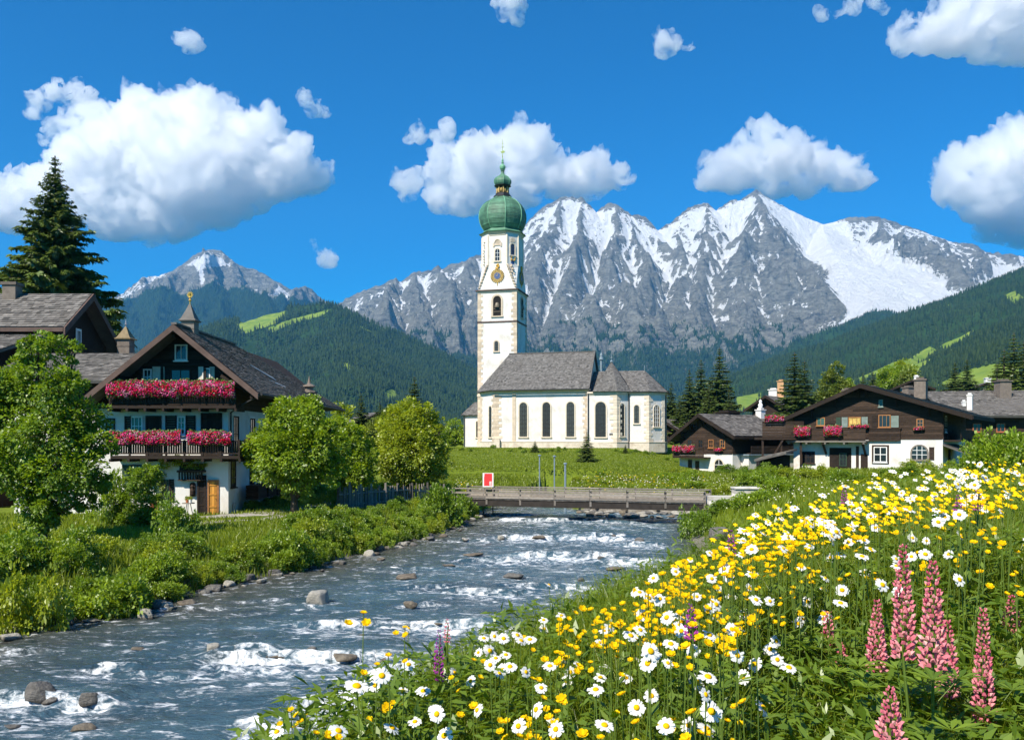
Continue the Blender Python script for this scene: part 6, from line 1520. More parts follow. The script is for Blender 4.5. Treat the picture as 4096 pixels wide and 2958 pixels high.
broadleaf('round bright green tree beside the farmhouse side wall', bC, px_blobs(bC, [(655,940,62,0),(605,985,58,.1),(705,985,60,-.2),(650,1010,72,-.4),(590,1030,40,0),(725,1040,42,0),(680,915,40,.2),(625,925,36,0),(660,1060,48,-.2),(570,1000,28,0),(735,945,30,.3)], 1), 42000, .15, LEAF_A, 8, .2, fill=.5)
p = W2(778, 1090, 53); bD = (p.x, 53, gz(p.x, 53))
broadleaf('loose smaller tree between the two round trees by the fence', bD, px_blobs(bD, [(775,970,34,0),(760,1010,40,0),(795,1010,36,.3),(785,1050,42,0),(750,1050,30,0)], 1), 16000, .16, LEAF_A, 9, .12)
p = W2(910, 1088, 57); bE = (p.x, 57, gz(p.x, 57))
broadleaf('round yellow green tree left of the church by the bridge', bE, px_blobs(bE, [(915,940,52,0),(875,960,44,.2),(955,965,44,0),(910,1000,66,-.3),(960,1015,40,0),(865,1015,40,0),(920,1045,52,0),(890,925,28,0),(940,915,26,0)], 1), 36000, .16, LEAF_C, 10, .2, fill=.5)
p = W(835, 396, 112); g = gz(p.x, 112); broadleaf('pale green larch behind the broad chalet', (p.x, 112, g), [(0, 0, p.z - g + 2.2, 1.4, 1.4, 2.0), (0, 0, p.z - g + .2, 2.2, 2.2, 2.2), (.6, 0, p.z - g - 1.8, 2.6, 2.4, 2.0), (-.8, 0, p.z-g-1.5, 2.2, 2.2, 2.0)], 16000, .26, LEAF_D, 21, .2, name='larch_tree')
for i, (u, v, y, r, lb) in enumerate(((890, 383, 190, 3.6, 'light green tree left in the row above the broad chalet'), (901, 380, 195, 4.2, 'light green tree in the middle of the row above the broad chalet'), (910, 384, 185, 3.2, 'light green tree right in the row above the broad chalet'), (843, 396, 130, 2.6, 'small round tree right of the pale larch'), (400, 428, 90, 2.6, 'leafy tree behind the round yellow green tree'), (388, 430, 95, 2.2, 'small leafy tree below the shorter dark spruce'), (455, 437, 120, 2.0, 'small tree just left of the church annexe'), (345, 436, 85, 2.6, 'leafy tree behind the roof corner of the farmhouse'))):
    p = W(u, v, y); g = gz(p.x, y); h = max(1.5, p.z - g)
    broadleaf(lb, (p.x, y, g), [(0, 0, h + r*.4, r*.7, r*.7, r*.7), (-.4*r, 0, h - .2*r, r*.7, r*.7, r*.7), (.45*r, 0, h - .2*r, r*.65, r*.65, r*.65)], 6000, r*.10, (LEAF_A, LEAF_C, LEAF_D)[i % 3], 40 + i, .15)

# ------------------------------------------------------------------ bushes
BUSH = []
for i, m in enumerate((LEAF_A, LEAF_B, LEAF_C, LEAF_A, LEAF_B)):
    rg = random.Random(60 + i)
    bl = [(rg.uniform(-.55, .55), rg.uniform(-.5, .5), rg.uniform(.25, .6), rg.uniform(.35, .55), rg.uniform(.35, .55), rg.uniform(.32, .5)) for _ in range(7)]
    BUSH.append(crown_mesh('shrub', bl, 5200, .075, m, 70 + i, .36, 45, .3))
def bush(k, x, y, r, h, label, group, z=None):
    o = link('shrub', BUSH[k]); g = gz(x, y) if z is None else z
    o.location = (x, y, g - .08*h); o.scale = (r, r, h); o.rotation_euler = (0, 0, random.uniform(0, 6)); return tag(o, label, 'shrub', group)
rv = random.Random(31)
def bushpx(k, u, v, w_, h_, y, label, group=None):
    """foot of the bush at (u, v), w_ wide and h_ high, all in the 2268 wide view"""
    p = W2(u, v, y); return bush(k, p.x, y, w_/1889.5*y/2*1.05, h_/1889.5*y*1.05, label, group)
GB = 'shrubs on the left bank'
for i in range(64):
    y = 23 + 30*i/63 + rv.uniform(-.3, .3); bush(rv.choice((0, 1, 2, 3)), float(shoreL(y)) - rv.uniform(.15, 1.5), y, rv.uniform(.5, .9), rv.uniform(.55, 1.0), 'low shrub hanging over the stones of the left waterline', 'low shrubs along the left waterline')
# left bank thicket, from the near left to the bridge
n_ = 0
for (x0, t0) in ((60, 0),):
    for i in range(175):
        y = 19.5 + 37*rv.random()**1.25; d = rv.uniform(.25, 3.6) if y > 30 else rv.uniform(.3, 6.5)
        x = float(shoreL(y)) - d
        u = x/y*1889.5 + 1134
        hmax = np.interp(y, [19, 26, 29, 33, 36, 42, 56], [1.7, 1.6, 1.0, 1.0, 1.2, .95, .85])
        if 430 < u < 640 and d > 1.8 and y > 29: continue
        h = hmax*rv.uniform(.55, 1.0)*(.75 if d < 1 else 1); r = h*rv.uniform(.6, .95)
        bush(rv.choice((0, 1, 2, 3, 4, 1)), x, y, r, h, 'green shrub in the thicket of the left river bank', GB)
for (k, u, v, w_, h_, y, lb) in ((0, 250, 1330, 190, 150, 24.5, 'leafy light green shrub above the stones of the left shore'), (2, 60, 1320, 170, 200, 22.5, 'yellowish bush at the left edge above the shore'), (0, 640, 1255, 120, 100, 33, 'rounded light shrub leaning over the river below the path'), (1, 985, 1180, 120, 100, 49, 'bright green shrub hanging over the water near the bridge'), (1, 1035, 1165, 80, 60, 54, 'dark shrub under the left end of the footbridge'), (2, 30, 1240, 110, 130, 26, 'yellow green bush below the big loose tree'), (4, 390, 1190, 110, 110, 33, 'small leafy shrub right of the shrub tree at the farmhouse'), (3, 250, 1150, 90, 120, 39, 'grey green bush against the white farmhouse wall')):
    bushpx(k, u, v, w_, h_, y, lb)
for i in range(14):
    t = i/13; p = W2(745 + 250*t, 0, 50 + 8*t); y = 51.5 + 9*t + rv.uniform(-.5, 1); bush(rv.choice((2, 2, 0)), p.x*1.0 - .3, y, rv.uniform(.7, 1.0), rv.uniform(.9, 1.5), 'low yellow green hedge bush behind the picket fence', 'hedge bushes behind the picket fence')
for i in range(9):
    y = 52 + i*2.0; bush(rv.choice((4, 1)), -14.6 + .05*i, y - 4, .55, .75, 'dark planted shrub along the farmhouse side wall', 'planted shrubs at the farmhouse wall')
# right bank: shrubs at the water, in front of the chalets and at the right edge
for (k, u, v, w_, h_, y, lb) in ((4, 1530, 1215, 90, 90, 44, 'dark fine leaved shrub at the right waterline'), (1, 1560, 1232, 70, 60, 42, 'small round dark shrub before the right bank boulders'), (1, 1590, 1175, 90, 40, 47, 'dark shrub below the whitewashed plank wall'), (0, 1665, 1175, 110, 42, 44, 'bright shrub on the bank right of the plank wall'), (3, 1725, 1130, 100, 45, 48, 'green shrub above the right bank beside the plank wall'), (0, 2225, 1050, 170, 135, 42, 'large light green bush at the right edge below the long house'), (3, 2165, 1045, 100, 90, 45, 'green bush left of the large bush at the right edge'), (0, 2290, 1050, 150, 130, 40, 'bush cut by the right edge under the long roof')):
    bushpx(k, u, v, w_, h_, y, lb)
for i in range(46):
    u = rv.uniform(1490, 2160); y = rv.uniform(54, 71) if u > 1700 else rv.uniform(58, 78); x = (u - 1134)/1889.5*y
    bush(rv.choice((0, 1, 3, 2)), x, y, rv.uniform(.8, 1.6), rv.uniform(.7, 1.5), 'garden shrub in the wild hedge before the chalets', 'shrubs before the chalets')
for i in range(34):
    y = rv.uniform(18, 34); x = float(shoreR(y)) + rv.uniform(.6, 3.2); bush(rv.choice((0, 1, 2, 3)), x, y, rv.uniform(.4, .8), rv.uniform(.35, .75), 'low shrub along the top of the right bank', 'low shrubs on the right bank')
for i in range(40):
    u = rv.uniform(1000, 1560); y = rv.uniform(62.5, 76); x = (u - 1134)/1889.5*y
    if u < 1150 and y > 72: continue
    bush(rv.choice((0, 2, 2, 3)), x, y, rv.uniform(.5, 1.1), rv.uniform(.3, .7), 'low wild shrub between the bridge and the church slope', 'wild shrubs behind the bridge')
for i in range(22):
    u = rv.uniform(1010, 1480); y = rv.uniform(100, 108); x = (u - 1134)/1889.5*y
    bush(rv.choice((0, 1, 4)), x, y - 0.18*(x)*1.0 - 3, rv.uniform(.3, .6), rv.uniform(.25, .6), 'small weed bush at the foot of the church wall', 'weeds at the church wall')

# ------------------------------------------------------------------ grass
def blades(name, X, Y, h, w, mat, label, seed, curve=.35, zoff=0.0, cluster=None, kind='grass'):
    """curved grass blades, two quads and a tip each"""
    rg = np.random.default_rng(seed); n = len(X); Z = ground(X, Y) - .02 + zoff
    a = rg.uniform(0, 6.28, n); b = rg.uniform(0, 6.28, n)
    lean = np.stack([np.cos(a), np.sin(a), np.zeros(n)], 1); side = np.stack([np.cos(b), np.sin(b), np.zeros(n)], 1)
    P = np.stack([X, Y, Z], 1); H = h[:, None]; Wd = w[:, None]; c = (curve*rg.uniform(.3, 1.6, n))[:, None]
    p1 = P + np.array([0, 0, 1])*H*.5 + lean*H*c*.25; p2 = P + np.array([0, 0, 1])*H*(1 - .15*c) + lean*H*c
    V = np.stack([P - side*Wd, P + side*Wd, p1 + side*Wd*.85, p1 - side*Wd*.85, p2], 1).reshape(-1, 3)
    i0 = np.arange(n)*5
    Q = np.stack([i0, i0+1, i0+2, i0+3], 1); T = np.stack([i0+3, i0+2, i0+4], 1)
    tn = np.clip(rg.normal(.5, .22, n) + .25*fbm(X/2.5, Y/2.5, 1, 3), 0, 1)
    o = link(name, npmesh(name, V, tris=T, quads=Q, mat=mat, attrs={'tint': np.repeat(tn, 5)})); return tag(o, label, kind, kind='stuff')
def fan_pts(n, u0, u1, y0, y1, seed):
    rg = np.random.default_rng(seed); y = np.exp(rg.uniform(math.log(y0), math.log(y1), n)); u = rg.uniform(u0, u1, n)
    return (u - 512)/F*y, y, rg
# meadow on the near right bank
X, Y, rg = fan_pts(330000, 150, 1130, 1.15, 60, 101)
m = (X > shoreR(Y) + .25) & ((Y < 57) ) & (ground(X, Y) > .3)
X, Y = X[m], Y[m]; n = len(X)
blades('grass', X, Y, rg.uniform(.18, .50, n)*np.where((X/Y > .26) & (Y > 1.8) & (Y < 3.7), .62, 1.0)*np.interp(Y, [1.2, 2.2, 3.2, 20, 60], [.5, .62, .95, 1, .9]), np.maximum(.0028, .00042*Y)*rg.uniform(.8, 1.5, n), GRASS, 'tall meadow grass on the flowery right bank', 1)
# broad herb leaves low in the meadow
X, Y, rg = fan_pts(120000, 150, 1130, 1.15, 26, 102); m = (X > shoreR(Y) + .2) & (ground(X, Y) > .3); X, Y = X[m], Y[m]; n = len(X)
pt = fbm(X/1.3, Y/1.3, 3, 3)
Z = ground(X, Y); hh = rg.uniform(.06, .44, n)*np.clip(.9 + .8*pt, .4, 1.3)*np.interp(Y, [1.2, 2.2, 3.2], [.5, .7, 1])*np.where((X/Y > .26) & (Y > 1.8) & (Y < 3.7), .7, 1.0)
D = unit(n, rg); D[:, 2] = np.abs(D[:, 2])*.6 - .05; D /= np.linalg.norm(D, axis=1)[:, None]; N = unit(n, rg)*.5 + np.array([0, 0, 1.]); N /= np.linalg.norm(N, axis=1)[:, None]
L = rg.uniform(.035, .09, n)*np.interp(Y, [2, 8, 26], [.9, .9, 1.5]); V, Q, T = leaf_quads(np.stack([X, Y, Z + hh], 1), D, N, L, L*rg.uniform(.11, .19, n), np.clip(rg.normal(.45, .22, n), 0, 1))
tag(link('herbs', npmesh('herbs', V, quads=Q, mat=GRASS_D, attrs={'tint': T})), 'leafy meadow herbs among the flowers of the right bank', 'herbs', kind='stuff')
# left bank, church slope and village lawns
X, Y, rg = fan_pts(240000, -330, 520, 14, 75, 103); m = (X < shoreL(Y) - .15) & ~((np.abs(X + 15) < 2.6) & (np.abs(Y - 44) < 1.2)) & ~((X < -15.0) & (Y > 45.7)); X, Y = X[m], Y[m]; n = len(X)
blades('grass', X, Y, rg.uniform(.10, .34, n)*np.where(shoreL(Y) - X < 3.5, 1.5, .8), .00045*Y*rg.uniform(.8, 1.5, n), GRASS, 'rough grass on the left river bank', 2)
X, Y, rg = fan_pts(150000, 380, 760, 60, 112, 104); m = (ground(X, Y) > .35); X, Y = X[m], Y[m]; n = len(X)
blades('grass', X, Y, rg.uniform(.08, .26, n)*np.interp(Y, [60, 72, 84, 110], [1.6, 1.0, .45, .4]), .00045*Y*rg.uniform(.8, 1.5, n), GRASS, 'meadow grass on the slope below the church', 3)
X, Y, rg = fan_pts(90000, 720, 1130, 55, 130, 105); n = len(X)
blades('grass', X, Y, rg.uniform(.15, .5, n), .00045*Y*rg.uniform(.8, 1.5, n), GRASS, 'grass around the chalets on the right', 4)
# ------------------------------------------------------------------ flowers
def petalmat(name, stops, trans=.3, interp='LINEAR'):
    n = NT(name); col = n.ramp(n.attr('tint'), stops, interp)
    d = n.n('ShaderNodeBsdfDiffuse', i_Color=col).outputs[0]; t = n.n('ShaderNodeBsdfTranslucent', i_Color=col).outputs[0]
    return n.done(n.n('ShaderNodeMixShader', i_0=trans, i_1=d, i_2=t).outputs[0])
P_WHITE = petalmat('white_petal', [(0, (.74, .74, .70)), (1, (.88, .88, .86))])
P_YEL = petalmat('yellow_petal', [(0, (.72, .42, .004)), (1, (.90, .66, .012))])
P_DISC = petalmat('daisy_disc', [(0, (.62, .28, .005)), (1, (.88, .52, .01))], .05)
P_PINK = petalmat('lupin_petal', [(0, (.52, .07, .14)), (.5, (.80, .25, .30)), (1, (.90, .52, .48))])
P_PURP = petalmat('purple_petal', [(0, (.22, .03, .30)), (1, (.62, .10, .42))])
P_GER = petalmat('geranium_petal', [(0, (.62, .010, .035)), (.35, (.72, .02, .10)), (.6, (.70, .05, .26)), (.8, (.80, .22, .42)), (1, (.85, .45, .55))])
P_MIX = petalmat('far_blossom', [(0, (.86, .56, .01)), (.5, (.84, .84, .80))], .2, 'CONSTANT')
STEM = leafmat('flower_stem', (.07, .12, .012), (.16, .22, .03), .1)
def disc_dir(k, n_, tilt):
    pass
def daisy_head(seed, R0=.030):
    """ray florets in a ring round a domed yellow disc, facing a tilted axis; origin at the flower base"""
    rg = np.random.default_rng(seed); tl = rg.uniform(.1, 1.1); az = rg.uniform(-2.9, .2)      # mostly turned to the viewer and the sun
    ax = np.array([math.sin(tl)*math.cos(az), math.sin(tl)*math.sin(az), math.cos(tl)])
    e1 = np.cross(ax, [0, 0, 1.]); e1 /= np.linalg.norm(e1); e2 = np.cross(ax, e1)
    n = rg.integers(15, 21); a = np.arange(n)*2*PI/n + rg.normal(0, .07, n)
    D = np.outer(np.cos(a), e1) + np.outer(np.sin(a), e2); Dd = D + ax*rg.normal(-.06, .16, n)[:, None]; Dd /= np.linalg.norm(Dd, axis=1)[:, None]
    V = []; Q = []; T = []; L = R0*rg.uniform(.85, 1.08, n); w = R0*.165
    for i in range(n):
        s = np.cross(ax, Dd[i]); s /= np.linalg.norm(s); b = D[i]*R0*.28
        k = len(V); dr = -ax*R0*.06
        V += [b - s*w*.6, b + s*w*.6, b + Dd[i]*L[i]*.45 + s*w, b + Dd[i]*L[i]*.45 - s*w, b + Dd[i]*L[i]*.72 + s*w*.75 + dr, b + Dd[i]*L[i]*.72 - s*w*.75 + dr]
        Q += [(k, k+1, k+2, k+3), (k+3, k+2, k+4, k+5)]; T += [rg.uniform(.2, 1)]*6
    me = npmesh('petals', np.array(V), quads=np.array(Q), mat=P_WHITE, attrs={'tint': T})
    m = MB(Matrix(((e1[0], e2[0], ax[0], 0), (e1[1], e2[1], ax[1], 0), (e1[2], e2[2], ax[2], 0), (0, 0, 0, 1))))
    m.ring([(R0*.34, -.001), (R0*.36, R0*.08), (R0*.26, R0*.2), (R0*.08, R0*.25)], 9, tint=.6)
    o = m.build('disc', P_DISC, smooth=True); d = o.data; bpy.data.objects.remove(o); return me, d
def stem_mesh(seed, h, leafy=3, rad=.0018):
    rg = random.Random(seed); m = MB(); lx, ly = rg.uniform(-.06, .06), rg.uniform(-.05, .05)
    pts = [(-lx*(1-t)**1.5, -ly*(1-t)**1.5, -h*(1-t)) for t in (0, .35, .7, 1)]
    m.tube(pts, [rad*1.4, rad*1.2, rad, rad], 5, .4)
    for i in range(leafy):
        t = rg.uniform(.15, .75); a = rg.uniform(0, 6.28); b = Vector((-lx*(1-t)**1.5, -ly*(1-t)**1.5, -h*(1-t))); L_ = rg.uniform(.04, .08)
        d = Vector((math.cos(a), math.sin(a), rg.uniform(.2, .8))).normalized()*L_; s = Vector((-math.sin(a), math.cos(a), 0))*L_*.13
        m.add([b, b + d*.5 + s, b + d, b + d*.5 - s], [(0, 1, 2, 3)], rg.random())
    o = m.build('stem', STEM); d = o.data; bpy.data.objects.remove(o); return d
def cup_blossom(m, c, ax, R0, rg, np_=6):
    """buttercup-like blossom: overlapping cupped petals"""
    ax = Vector(ax).normalized(); e1 = ax.cross(Vector((.2, .1, .97))).normalized(); e2 = ax.cross(e1); c = Vector(c)
    for ring_ in (0, 1):
        for i in range(np_):
            a = 2*PI*(i + .5*ring_)/np_ + rg.uniform(-.1, .1); d = e1*math.cos(a) + e2*math.sin(a); s = e1*-math.sin(a) + e2*math.cos(a); k = R0*(1 - .3*ring_)
            u = ax*k*(.35 + .3*ring_)
            m.add([c, c + d*k*.5 + s*k*.42 + u*.35, c + d*k*.95 + s*k*.25 + u, c + d*k*.95 - s*k*.25 + u, c + d*k*.5 - s*k*.42 + u*.35], [(0, 1, 2, 3, 4)], rg.uniform(.1, 1))
DH = [daisy_head(200 + i, (.018, .020, .021, .022, .0225, .023, .024, .025, .026)[i]) for i in range(9)]
DST = [stem_mesh(300 + i, .62) for i in range(4)]
YH = []
for i in range(7):
    rg = random.Random(400 + i); m = MB(); hd = [(0, 0, 0)] + [(rg.uniform(-.045, .045), rg.uniform(-.045, .045), rg.uniform(-.05, .012)) for _ in range(rg.choice((1, 2, 3)))]
    for c in hd: cup_blossom(m, c, (rg.uniform(-.6, .3), rg.uniform(-.9, -.1), 1), rg.uniform(.009, .0155), rg)
    o = m.build('blossom', P_YEL); YH.append(o.data); bpy.data.objects.remove(o)
YST = [stem_mesh(500 + i, .58, 5, .0016) for i in range(4)]

YS = np.geomspace(1.55, 62, 500)
def drop(u, v, h, guess=None):
    """where the sight line of (u, v) (2268 wide view) comes down to height h above the meadow"""
    X = (u - 1134)/1889.5*YS; Z = CZ - (v - 974.6)/1889.5*YS; g = ground(X, YS)
    ok = (X > shoreR(YS) + .3) & (g > .3)
    if guess is not None:
        hh = Z - g; c = ok & (hh > .30) & (hh < .86)
        if not c.any(): return None
        i = np.nonzero(c)[0][np.argmin(np.abs(np.log(YS[c]/guess)))]; return X[i], YS[i], Z[i]
    below = (Z <= g + h) & ok
    if not below.any(): return None
    i = int(np.argmax(below)); return X[i], YS[i], g[i] + h
rf = random.Random(77)
def rim(u): return np.interp(u, [560, 640, 760, 850, 1000, 1120, 1240, 1370, 1450, 1580, 1660, 1760, 1900, 2268], [1640, 1590, 1520, 1470, 1430, 1385, 1345, 1335, 1265, 1205, 1150, 1105, 1060, 1010])
DLIST = [(265,605,58),(75,690,66),(190,663,55),(618,603,70),(1000,525,55),(1225,315,75),(1340,305,60),(1430,355,50),(1475,340,60),(1120,435,42),(1580,420,55),(1480,495,65),(1395,488,50),(1995,445,60),(985,435,70),(945,485,60),(1790,285,40),(1060,600,50),(940,625,60),(905,690,100),(840,745,60),(1195,715,60),(1170,750,60),(1420,595,70),(1310,620,60),(1330,545,55),(1250,830,90),(1200,795,80),(1100,815,60),(1050,870,70),(900,870,110),(850,890,60),(545,875,80),(455,840,70),(405,858,45),(305,850,70),(288,888,64),(280,790,55),(655,790,75),(608,800,50),(915,1020,110),(818,1080,80),(895,1095,60),(1138,1005,80),(650,970,45),(225,1065,60),(468,1095,45),(1400,620,55),(1290,640,50),(1035,655,50)]
spots = []
for zx, zy, w_ in DLIST:
    u, v = 1107.4 + zx*.5117, 1052 + zy*.5117; r = drop(u, v, .6, .066*1889.5/(w_*.5117))
    if r: spots.append(r)
for u, v, w_ in ((830,1492,40),(790,1518,55),(905,1470,45),(1085,1440,35),(905,1390,30),(1216,1294,26)):
    r = drop(u, v, .6, .066*1889.5/w_)
    if r: spots.append(r)
def dens_white(u, v):
    return 0.5 + .5*math.exp(-((u - 1560)/190)**2 - ((v - 1330)/70)**2) + (.9 if u > 2050 and v < 1130 else 0) - (.2 if u > 1650 and v > 1420 else 0)
def dens_yel(u, v):
    if u < 1200 and rf.random() < .6: return 0
    if rf.random() < .12: return .6
    c = np.interp(u, [900, 1200, 1450, 1600, 2000, 2268], [1560, 1430, 1290, 1220, 1105, 1065])
    return 0.12 + 1.7*math.exp(-((v - c)/50)**2)*min(1, max(0, (u - 1330)/180)) + .8*math.exp(-((u-1450)/180)**2 - ((v-1390)/50)**2) - (.17 if u > 1650 and v > 1400 else 0)
def scatter(n, dens, hlo, hhi):
    out = []
    while len(out) < n:
        u = rf.uniform(570, 2290); v = rf.uniform(1000, 1650)
        if v < rim(u) + 4 or rf.random()*1.9 > dens(u, v): continue
        r = drop(u, v, rf.uniform(hlo, hhi))
        if r and r[1] > 2.05 and not (u > 1680 and r[1] < 3.0) and (r[1] > 2.9 or rf.random() < .4): out.append(r)
    return out
far_w = []; far_y = []
sd = spots + sorted(scatter(165, dens_white, .42, .70), key=lambda q: q[1])
for i, (x, y, z) in enumerate(sd):
    if i >= 300: far_w.append((x, y, z)); continue
    o = link('daisy', DST[i % 4]); o.location = (x, y, z); o.rotation_euler = (0, 0, rf.uniform(-.5, .5)); k = rf.uniform(.9, 1.15); o.scale = (k, k, 1)
    tag(o, 'white daisy with a yellow centre among the meadow flowers', 'daisy', 'daisies in the meadow')
    h_, d_ = DH[rf.randrange(len(DH))]; p = link('petals', h_, o); link('disc', d_, p)
    if i < len(spots): p.scale = (1.2, 1.2, 1.2)
sy_ = sorted(scatter(560, dens_yel, .40, .68) + [r for r in (drop(u, v, .6, g) for u, v, g in ((700,1622,1.9),(725,1632,1.9),(1290,1625,2.0),(1330,1632,2.0),(1150,1628,2.1),(1160,1590,2.4),(645,1570,2.6),(620,1602,2.5),(860,1450,2.4),(835,1470,2.5),(805,1356,2.6),(897,1388,2.6),(1180,1502,2.2),(1352,1408,2.4),(1000,1500,2.5))) if r], key=lambda q: q[1])
for i, (x, y, z) in enumerate(sy_):
    if i >= 300: far_y.append((x, y, z)); continue
    o = link('yellow_flower', YST[i % 4]); o.location = (x, y, z); o.rotation_euler = (0, 0, rf.uniform(-.8, .8))
    tag(o, 'small golden yellow flower among the meadow flowers', 'flower', 'yellow flowers in the meadow'); p = link('blossom', YH[rf.randrange(7)], o); k = rf.uniform(.85, 1.25); p.scale = (k, k, k)
def far_heads(name, pts, R0, t, label, npet, cat):
    P = np.array(pts); n = len(P); rg = np.random.default_rng(5); a = rg.uniform(0, 6.28, (n, 1)) + np.arange(npet)*2*PI/npet
    D = np.stack([np.cos(a), np.sin(a)*.8, np.sin(a)*.55 + .1 + rg.normal(0, .12, a.shape)], -1).reshape(-1, 3); D /= np.linalg.norm(D, axis=1)[:, None]
    B = np.repeat(P, npet, 0); R_ = np.repeat(R0*rg.uniform(.75, 1.25, n), npet)
    N = np.tile(np.array([[-.2, -.55, .8]]), (len(B), 1)); V, Q, T = leaf_quads(B, D, N, R_, R_*.34, np.full(len(B), t))
    if t > .4:
        V2, Q2, T2 = leaf_quads(P + np.array([-R0*.3, -R0*.3, R0*.12]), np.tile(np.array([[.8, .5, .35]]), (n, 1)), np.tile(np.array([[-.2, -.5, .8]]), (n, 1)), np.full(n, R0*.75), np.full(n, R0*.34), np.zeros(n))
        Q = np.concatenate([Q, Q2 + len(V)]); V = np.concatenate([V, V2]); T = np.concatenate([T, T2])
    tag(link(name, npmesh(name, V, quads=Q, mat=P_MIX, attrs={'tint': T})), label, cat, kind='stuff')
for _ in range(620):
    u = rf.uniform(1500, 2290); v = rf.uniform(1010, 1200)
    if v < rim(u) - 12 or v > rim(u) + 110: continue
    r = drop(u, v, rf.uniform(.4, .65)); 
    if r: (far_w if rf.random() < .22 else far_y).append(r)
far_heads('daisies', far_w, .026, 1.0, 'many more small daisies towards the top of the meadow', 9, 'daisies')
far_heads('yellow_flowers', far_y, .0175, 0.0, 'many more yellow flowers towards the top of the meadow', 6, 'flowers')
um = []
for _ in range(1500):
    u = rf.uniform(1560, 2200); v = rf.uniform(1040, 1150)
    if abs(v - rim(u) + 2) > 60: continue
    r = drop(u, v, rf.uniform(.5, .9))
    if r and r[1] > 8: um.append(r)
for _ in range(420):
    y = rf.uniform(61, 69); u = rf.uniform(1010, 1720); x = (u - 1134)/1889.5*y; g = gz(x, y)
    if g > .4: um.append((x, y, g + rf.uniform(.3, .6)))
P = np.array(um); far_heads('white_blossoms', um, .038, 1.0, 'tiny white umbel blossoms scattered over the far meadow', 6, 'blossoms')
yl = []
for _ in range(240):
    y = rf.uniform(60, 72); u = rf.uniform(1010, 1560); x = (u - 1134)/1889.5*y; g = gz(x, y)
    if g > .3: yl.append((x, y, g + rf.uniform(.2, .5)))
far_heads('yellow_blossoms', yl, .045, 0.0, 'tiny yellow blossoms behind the bridge railing', 5, 'blossoms')
# lupins
def lupin(u, v0, v1, w_, label, mat=P_PINK, seed=0, y=None):
    rg = random.Random(seed); y = y or .072*1889.5/w_; 
    p = W2(u, v0, y); q = W2(u, v1, y); H = p.z - q.z; g = gz(p.x, y); x = p.x
    t = empty('lupin', (x, y, g), 0, label, 'lupin', 'lupins in the meadow'); zt = p.z - g; zb = q.z - g
    m = MB(); m.tube([(rg.uniform(-.04, .04), rg.uniform(-.03, .03), -.03), (0, 0, zb), (rg.uniform(-.008, .008), 0, zt - .02), (rg.uniform(-.012, .012), 0, zt)], [.005, .004, .0025, .0012], 6, .3); m.build('stem', STEM, t)
    m = MB(); Rm = w_/1889.5*y*.43; nw = max(7, int(H/.0135))
    for i in range(nw):
        s = i/(nw - 1); z = zb + (zt - zb)*s; R_ = Rm*(1.0 - .72*s**1.6)*(.8 + .2*min(1, s*8)); k = 8 if s < .7 else 6; bs = .0165*(1 - .55*s**1.5)*(Rm/.034)
        for j in range(k):
            a = 2*PI*(j + .5*(i % 2))/k + rg.uniform(-.25, .25); rr_ = R_*rg.uniform(.5, .75); c = Vector((rr_*math.cos(a), rr_*math.sin(a), z + rg.uniform(-.004, .004)))
            d = Vector((math.cos(a), math.sin(a), rg.uniform(-.1, .75) + s*.6)).normalized(); sd_ = d.cross(Vector((0, 0, 1))).normalized(); up = sd_.cross(d)
            L_ = bs*1.55*rg.uniform(.8, 1.2); h = bs*.75; wd_ = bs*.5; tt = min(1, max(0, .62 - .5*s*s*rg.uniform(.4, 1.2) + rg.gauss(0, .18)))
            b0 = c; tip = c + d*L_ + up*h*.5; mid = c + d*L_*.55
            m.add([b0, mid + sd_*wd_ - up*h*.25, mid - sd_*wd_ - up*h*.25, mid + up*h*.75 + sd_*wd_*.6, mid + up*h*.75 - sd_*wd_*.6, tip], [(0, 1, 3), (0, 4, 2), (0, 3, 4), (0, 2, 1), (1, 5, 3), (3, 5, 4), (4, 5, 2), (1, 2, 5)], tt)
    m.build('blossom', mat, t)
    for i in range(7):
        m = MB(); z = rg.uniform(.15, max(.2, zb - .06)); a = rg.uniform(0, 6.28); l_ = rg.uniform(.08, .16); c = Vector((math.cos(a)*l_, math.sin(a)*l_, z + rg.uniform(0, .07)))
        m.tube([(0, 0, z - .05), c], .0014, 4, .4); k = rg.choice((7, 8, 9))
        for j in range(k):
            b = 2*PI*j/k; L_ = rg.uniform(.05, .075); d = Vector((math.cos(b), math.sin(b), .25)).normalized()*L_; s_ = Vector((-math.sin(b), math.cos(b), 0))*L_*.15
            m.add([c, c + d*.55 + s_ + Vector((0, 0, .004)), c + d, c + d*.55 - s_ + Vector((0, 0, .004))], [(0, 1, 2, 3)], rg.random())
        m.build('leaf', GRASS_D, t)
    return t
for i, (u, v0, v1, w_, lb) in enumerate(((2000,1212,1455,54,'tallest pink lupin, left of the close pair of tall spikes'), (2066,1248,1475,58,'second tallest pink lupin, right of the close pair of tall spikes'), (1942,1332,1485,46,'pink lupin leaning at the left foot of the tall pair'), (1834,1358,1442,40,'short deep pink lupin standing left of the lupin group'), (1863,1428,1532,42,'pale pink lupin with loose blossoms below the short deep pink one'), (2098,1378,1540,50,'pink lupin right under the tall pair, partly hidden'), (1735,1492,1575,40,'small pink lupin farthest left in the lupin group'), (1972,1528,1650,62,'thick pink lupin cut by the bottom edge'), (2178,1352,1632,52,'tall slender pink lupin alone near the right edge'), (2240,1322,1402,40,'short deep pink lupin at the right edge of the meadow'), (2012,1508,1562,42,'stubby pink lupin above the thick one at the bottom'), (2045,1440,1530,44,'pink lupin in the middle under the tall pair'))):
    lupin(u, v0, v1, w_, lb, P_PINK, 900 + i)
